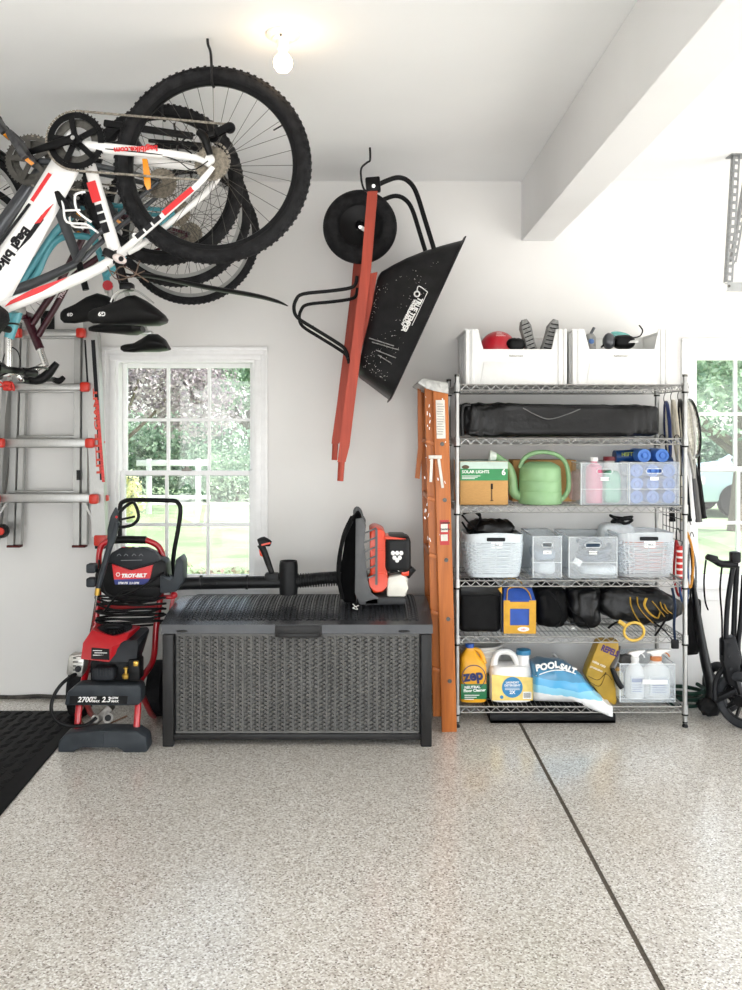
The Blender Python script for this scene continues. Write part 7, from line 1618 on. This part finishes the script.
for pts in (((706, 560), (704, 580), (705, 600), (708, 610)), ((722, 566), (720, 590), (722, 620), (722, 655))):
    b = MB(); b.tube([W(x, y, 4.6) for x, y in pts], .011, 8, k=4, flat=.25); b.build('strap', M('webbing', '141416'), t)
b = MB(); b.prism([W(723, 640, 4.6), W(736, 636, 4.6), W(742, 660, 4.6), W(737, 690, 4.6), (W(728, 684, 4.6)), W(724, 662, 4.6)], (0, .06, 0), .01)
for k in range(3): b.cyl(W(729 + k, 645 + 12 * k, 4.59), W(729 + k, 645 + 12 * k, 4.6), .008, n=8)
b.build('hinge_bracket', m_cart, t)
b = MB(); b.bar(W(714, 700, 4.64), W(736, 690, 4.6), .03, .04, bev=.006); b.bar(W(726, 690, 4.66), W(738, 672, 4.66), .016, .02); b.build('lower_bracket', m_cart, t)
for (px, py, Yx, Rr) in ((742, 0, 4.58, .15), (722, 0, 4.85, .14), (752, 0, 4.9, .14)):
    c = W(px, 0, Yx); c.z = Rr + .0
    b = MB(); b.torus(c, (1, .75, 0) if px == 742 else (1, .4, 0), Rr - .024, .024, 48, 12, 1.1); w_ = b.build('wheel', M('cart_tyre', '3c3e42', .6, var=.2), t)
    b = MB(); ax = V((1, .75, 0) if px == 742 else (1, .4, 0)).normalized(); u, v, _ = basis(ax)
    b.lathe([(.008, -.03), (.03, -.03), (.03, .03), (.008, .03)], c, ax, 18)
    for k in range(10):
        a = 2 * math.pi * k / 10; d = u * math.cos(a) + v * math.sin(a); b.bar(c + d * .02, c + d * (Rr - .04), .012, .02, up=ax)
    b.torus(c, ax, Rr - .045, .006, 40, 8, 2.); b.build('spoked_rim', m_cart, w_)
# green hose on the floor
t = thing('garden_hose', 'coiled dark green garden hose on the floor by the wall', 'hose', (W(695, 705, 4.95).x, 4.92, 0)); b = MB()
c = W(688, 0, 4.9); pts = [V((c.x + .10 * math.cos(a * .9) * (1 + .1 * math.sin(a * 2.3)), 4.93 + .10 * math.sin(a * .9), .012 + .006 * a / 1.2)) for a in [i * .5 for i in range(44)]]
b.tube(pts, .011, 8, k=2); b.build('hose', M('hose_green', '173c30', .5), t)
# ================================================================ door track bracket
m_galv = M('galvanised', '8f9192', .42, .8, var=.15, scale=60)
tr_ = thing('garage_door_track', 'galvanised perforated hanger and door track end below the ceiling', 'door track', (W(735, 155, 4.6).x, 4.6, CEIL))
def perf(p0, p1, w=.036):
    p0, p1 = V(p0), V(p1); d = (p1 - p0); L = d.length; u = d.normalized(); x = V((0, 1, 0)).cross(u).normalized(); b = MB(); nh = int(L / .04); hl = .009
    for s in (-1, 1): b.bar(p0 + x * s * (w / 2 - .005), p1 + x * s * (w / 2 - .005), .010, .003)
    b.bar(p0 + x * (w / 2) + V((0, .016, 0)), p1 + x * (w / 2) + V((0, .016, 0)), .003, .032)
    for k in range(nh + 1):
        c = p0 + u * (L * k / nh); b.bar(c - u * .0085, c + u * .0085, w - .018, .003)
    return b
b = perf(W(737, 155, 4.6), W(729.5, 282, 4.6)); b.build('hanger_strap', m_galv, tr_)
b = perf(W(752, 155, 4.6), W(734, 262, 4.62), .028); b.build('diagonal_brace', m_galv, tr_)
b = MB(); q = W(726, 283, 4.6); q2 = XR
b.bx(q.x, q2, 4.58, 4.583, q.z - .045, q.z + .0); b.bx(q.x, q2, 4.583, 4.62, q.z - .003, q.z); b.bx(q.x, q2, 4.583, 4.60, q.z - .045, q.z - .042); b.build('horizontal_track', M('track_steel', 'a9abac', .35, .7), tr_)
b = MB(); b.cyl(W(729, 286, 4.58), W(729, 286, 4.57), .008, n=8); b.build('bolt', m_dkst, tr_); b = MB(); b.bx(W(734, 0, 4.6).x - .02, W(745, 0, 4.6).x + .04, 4.58, 4.66, CEIL - .006, CEIL); b.build('ceiling_plate', m_galv, tr_)
# ================================================================ ribbed mat
mm = thing('rubber_mat', 'black ribbed rubber mat on the floor at the left', 'mat', (-2.3, 4.0, 0)); 
def FP(px, py):
    Yx = EYE / (py - VY) * F; return V(((px - VX) / F * Yx, Yx, 0))
a, c = FP(3, 814), FP(61, 748); d_ = FP(55, 714); e_ = V((XL + .1, d_.y, 0)); f_ = V((XL + .1, a.y - .15, 0)); g_ = a + (a - c) * .25
e_.x = f_.x = XL + .1; tr1 = V((FP(88, 712).x, FP(0, 712).y, 0)); br1 = V((tr1.x - .0, g_.y, 0)); br1 = g_
poly = [tr1, V((e_.x, tr1.y, 0)), V((e_.x, g_.y, 0)), g_]
b = MB(); b.prism([p + V((0, 0, .0005)) for p in poly], (0, 0, .008), .002); mo = b.build('mat', M('mat_rubber', '121214', .6, var=.2), mm)
b = MB(); nrow = 22
for i in range(nrow):
    for j in range(24):
        y = tr1.y - .05 - i * .062; x = tr1.x - .06 - j * .062
        lim = tr1.x + (g_.x - tr1.x) * (tr1.y - y) / (tr1.y - g_.y)
        if x > lim - .05 or x < XL + .14 or y < g_.y + .05: continue
        for k in range(3): b.box((x, y + (k - 1) * .018, .009), (.05, .006, .004), Matrix.Rotation(R(45 if (i + j) % 2 else -45), 3, 'Z'))
b.build('ribbing', M('mat_rubber', '121214'), mm, flat=True)
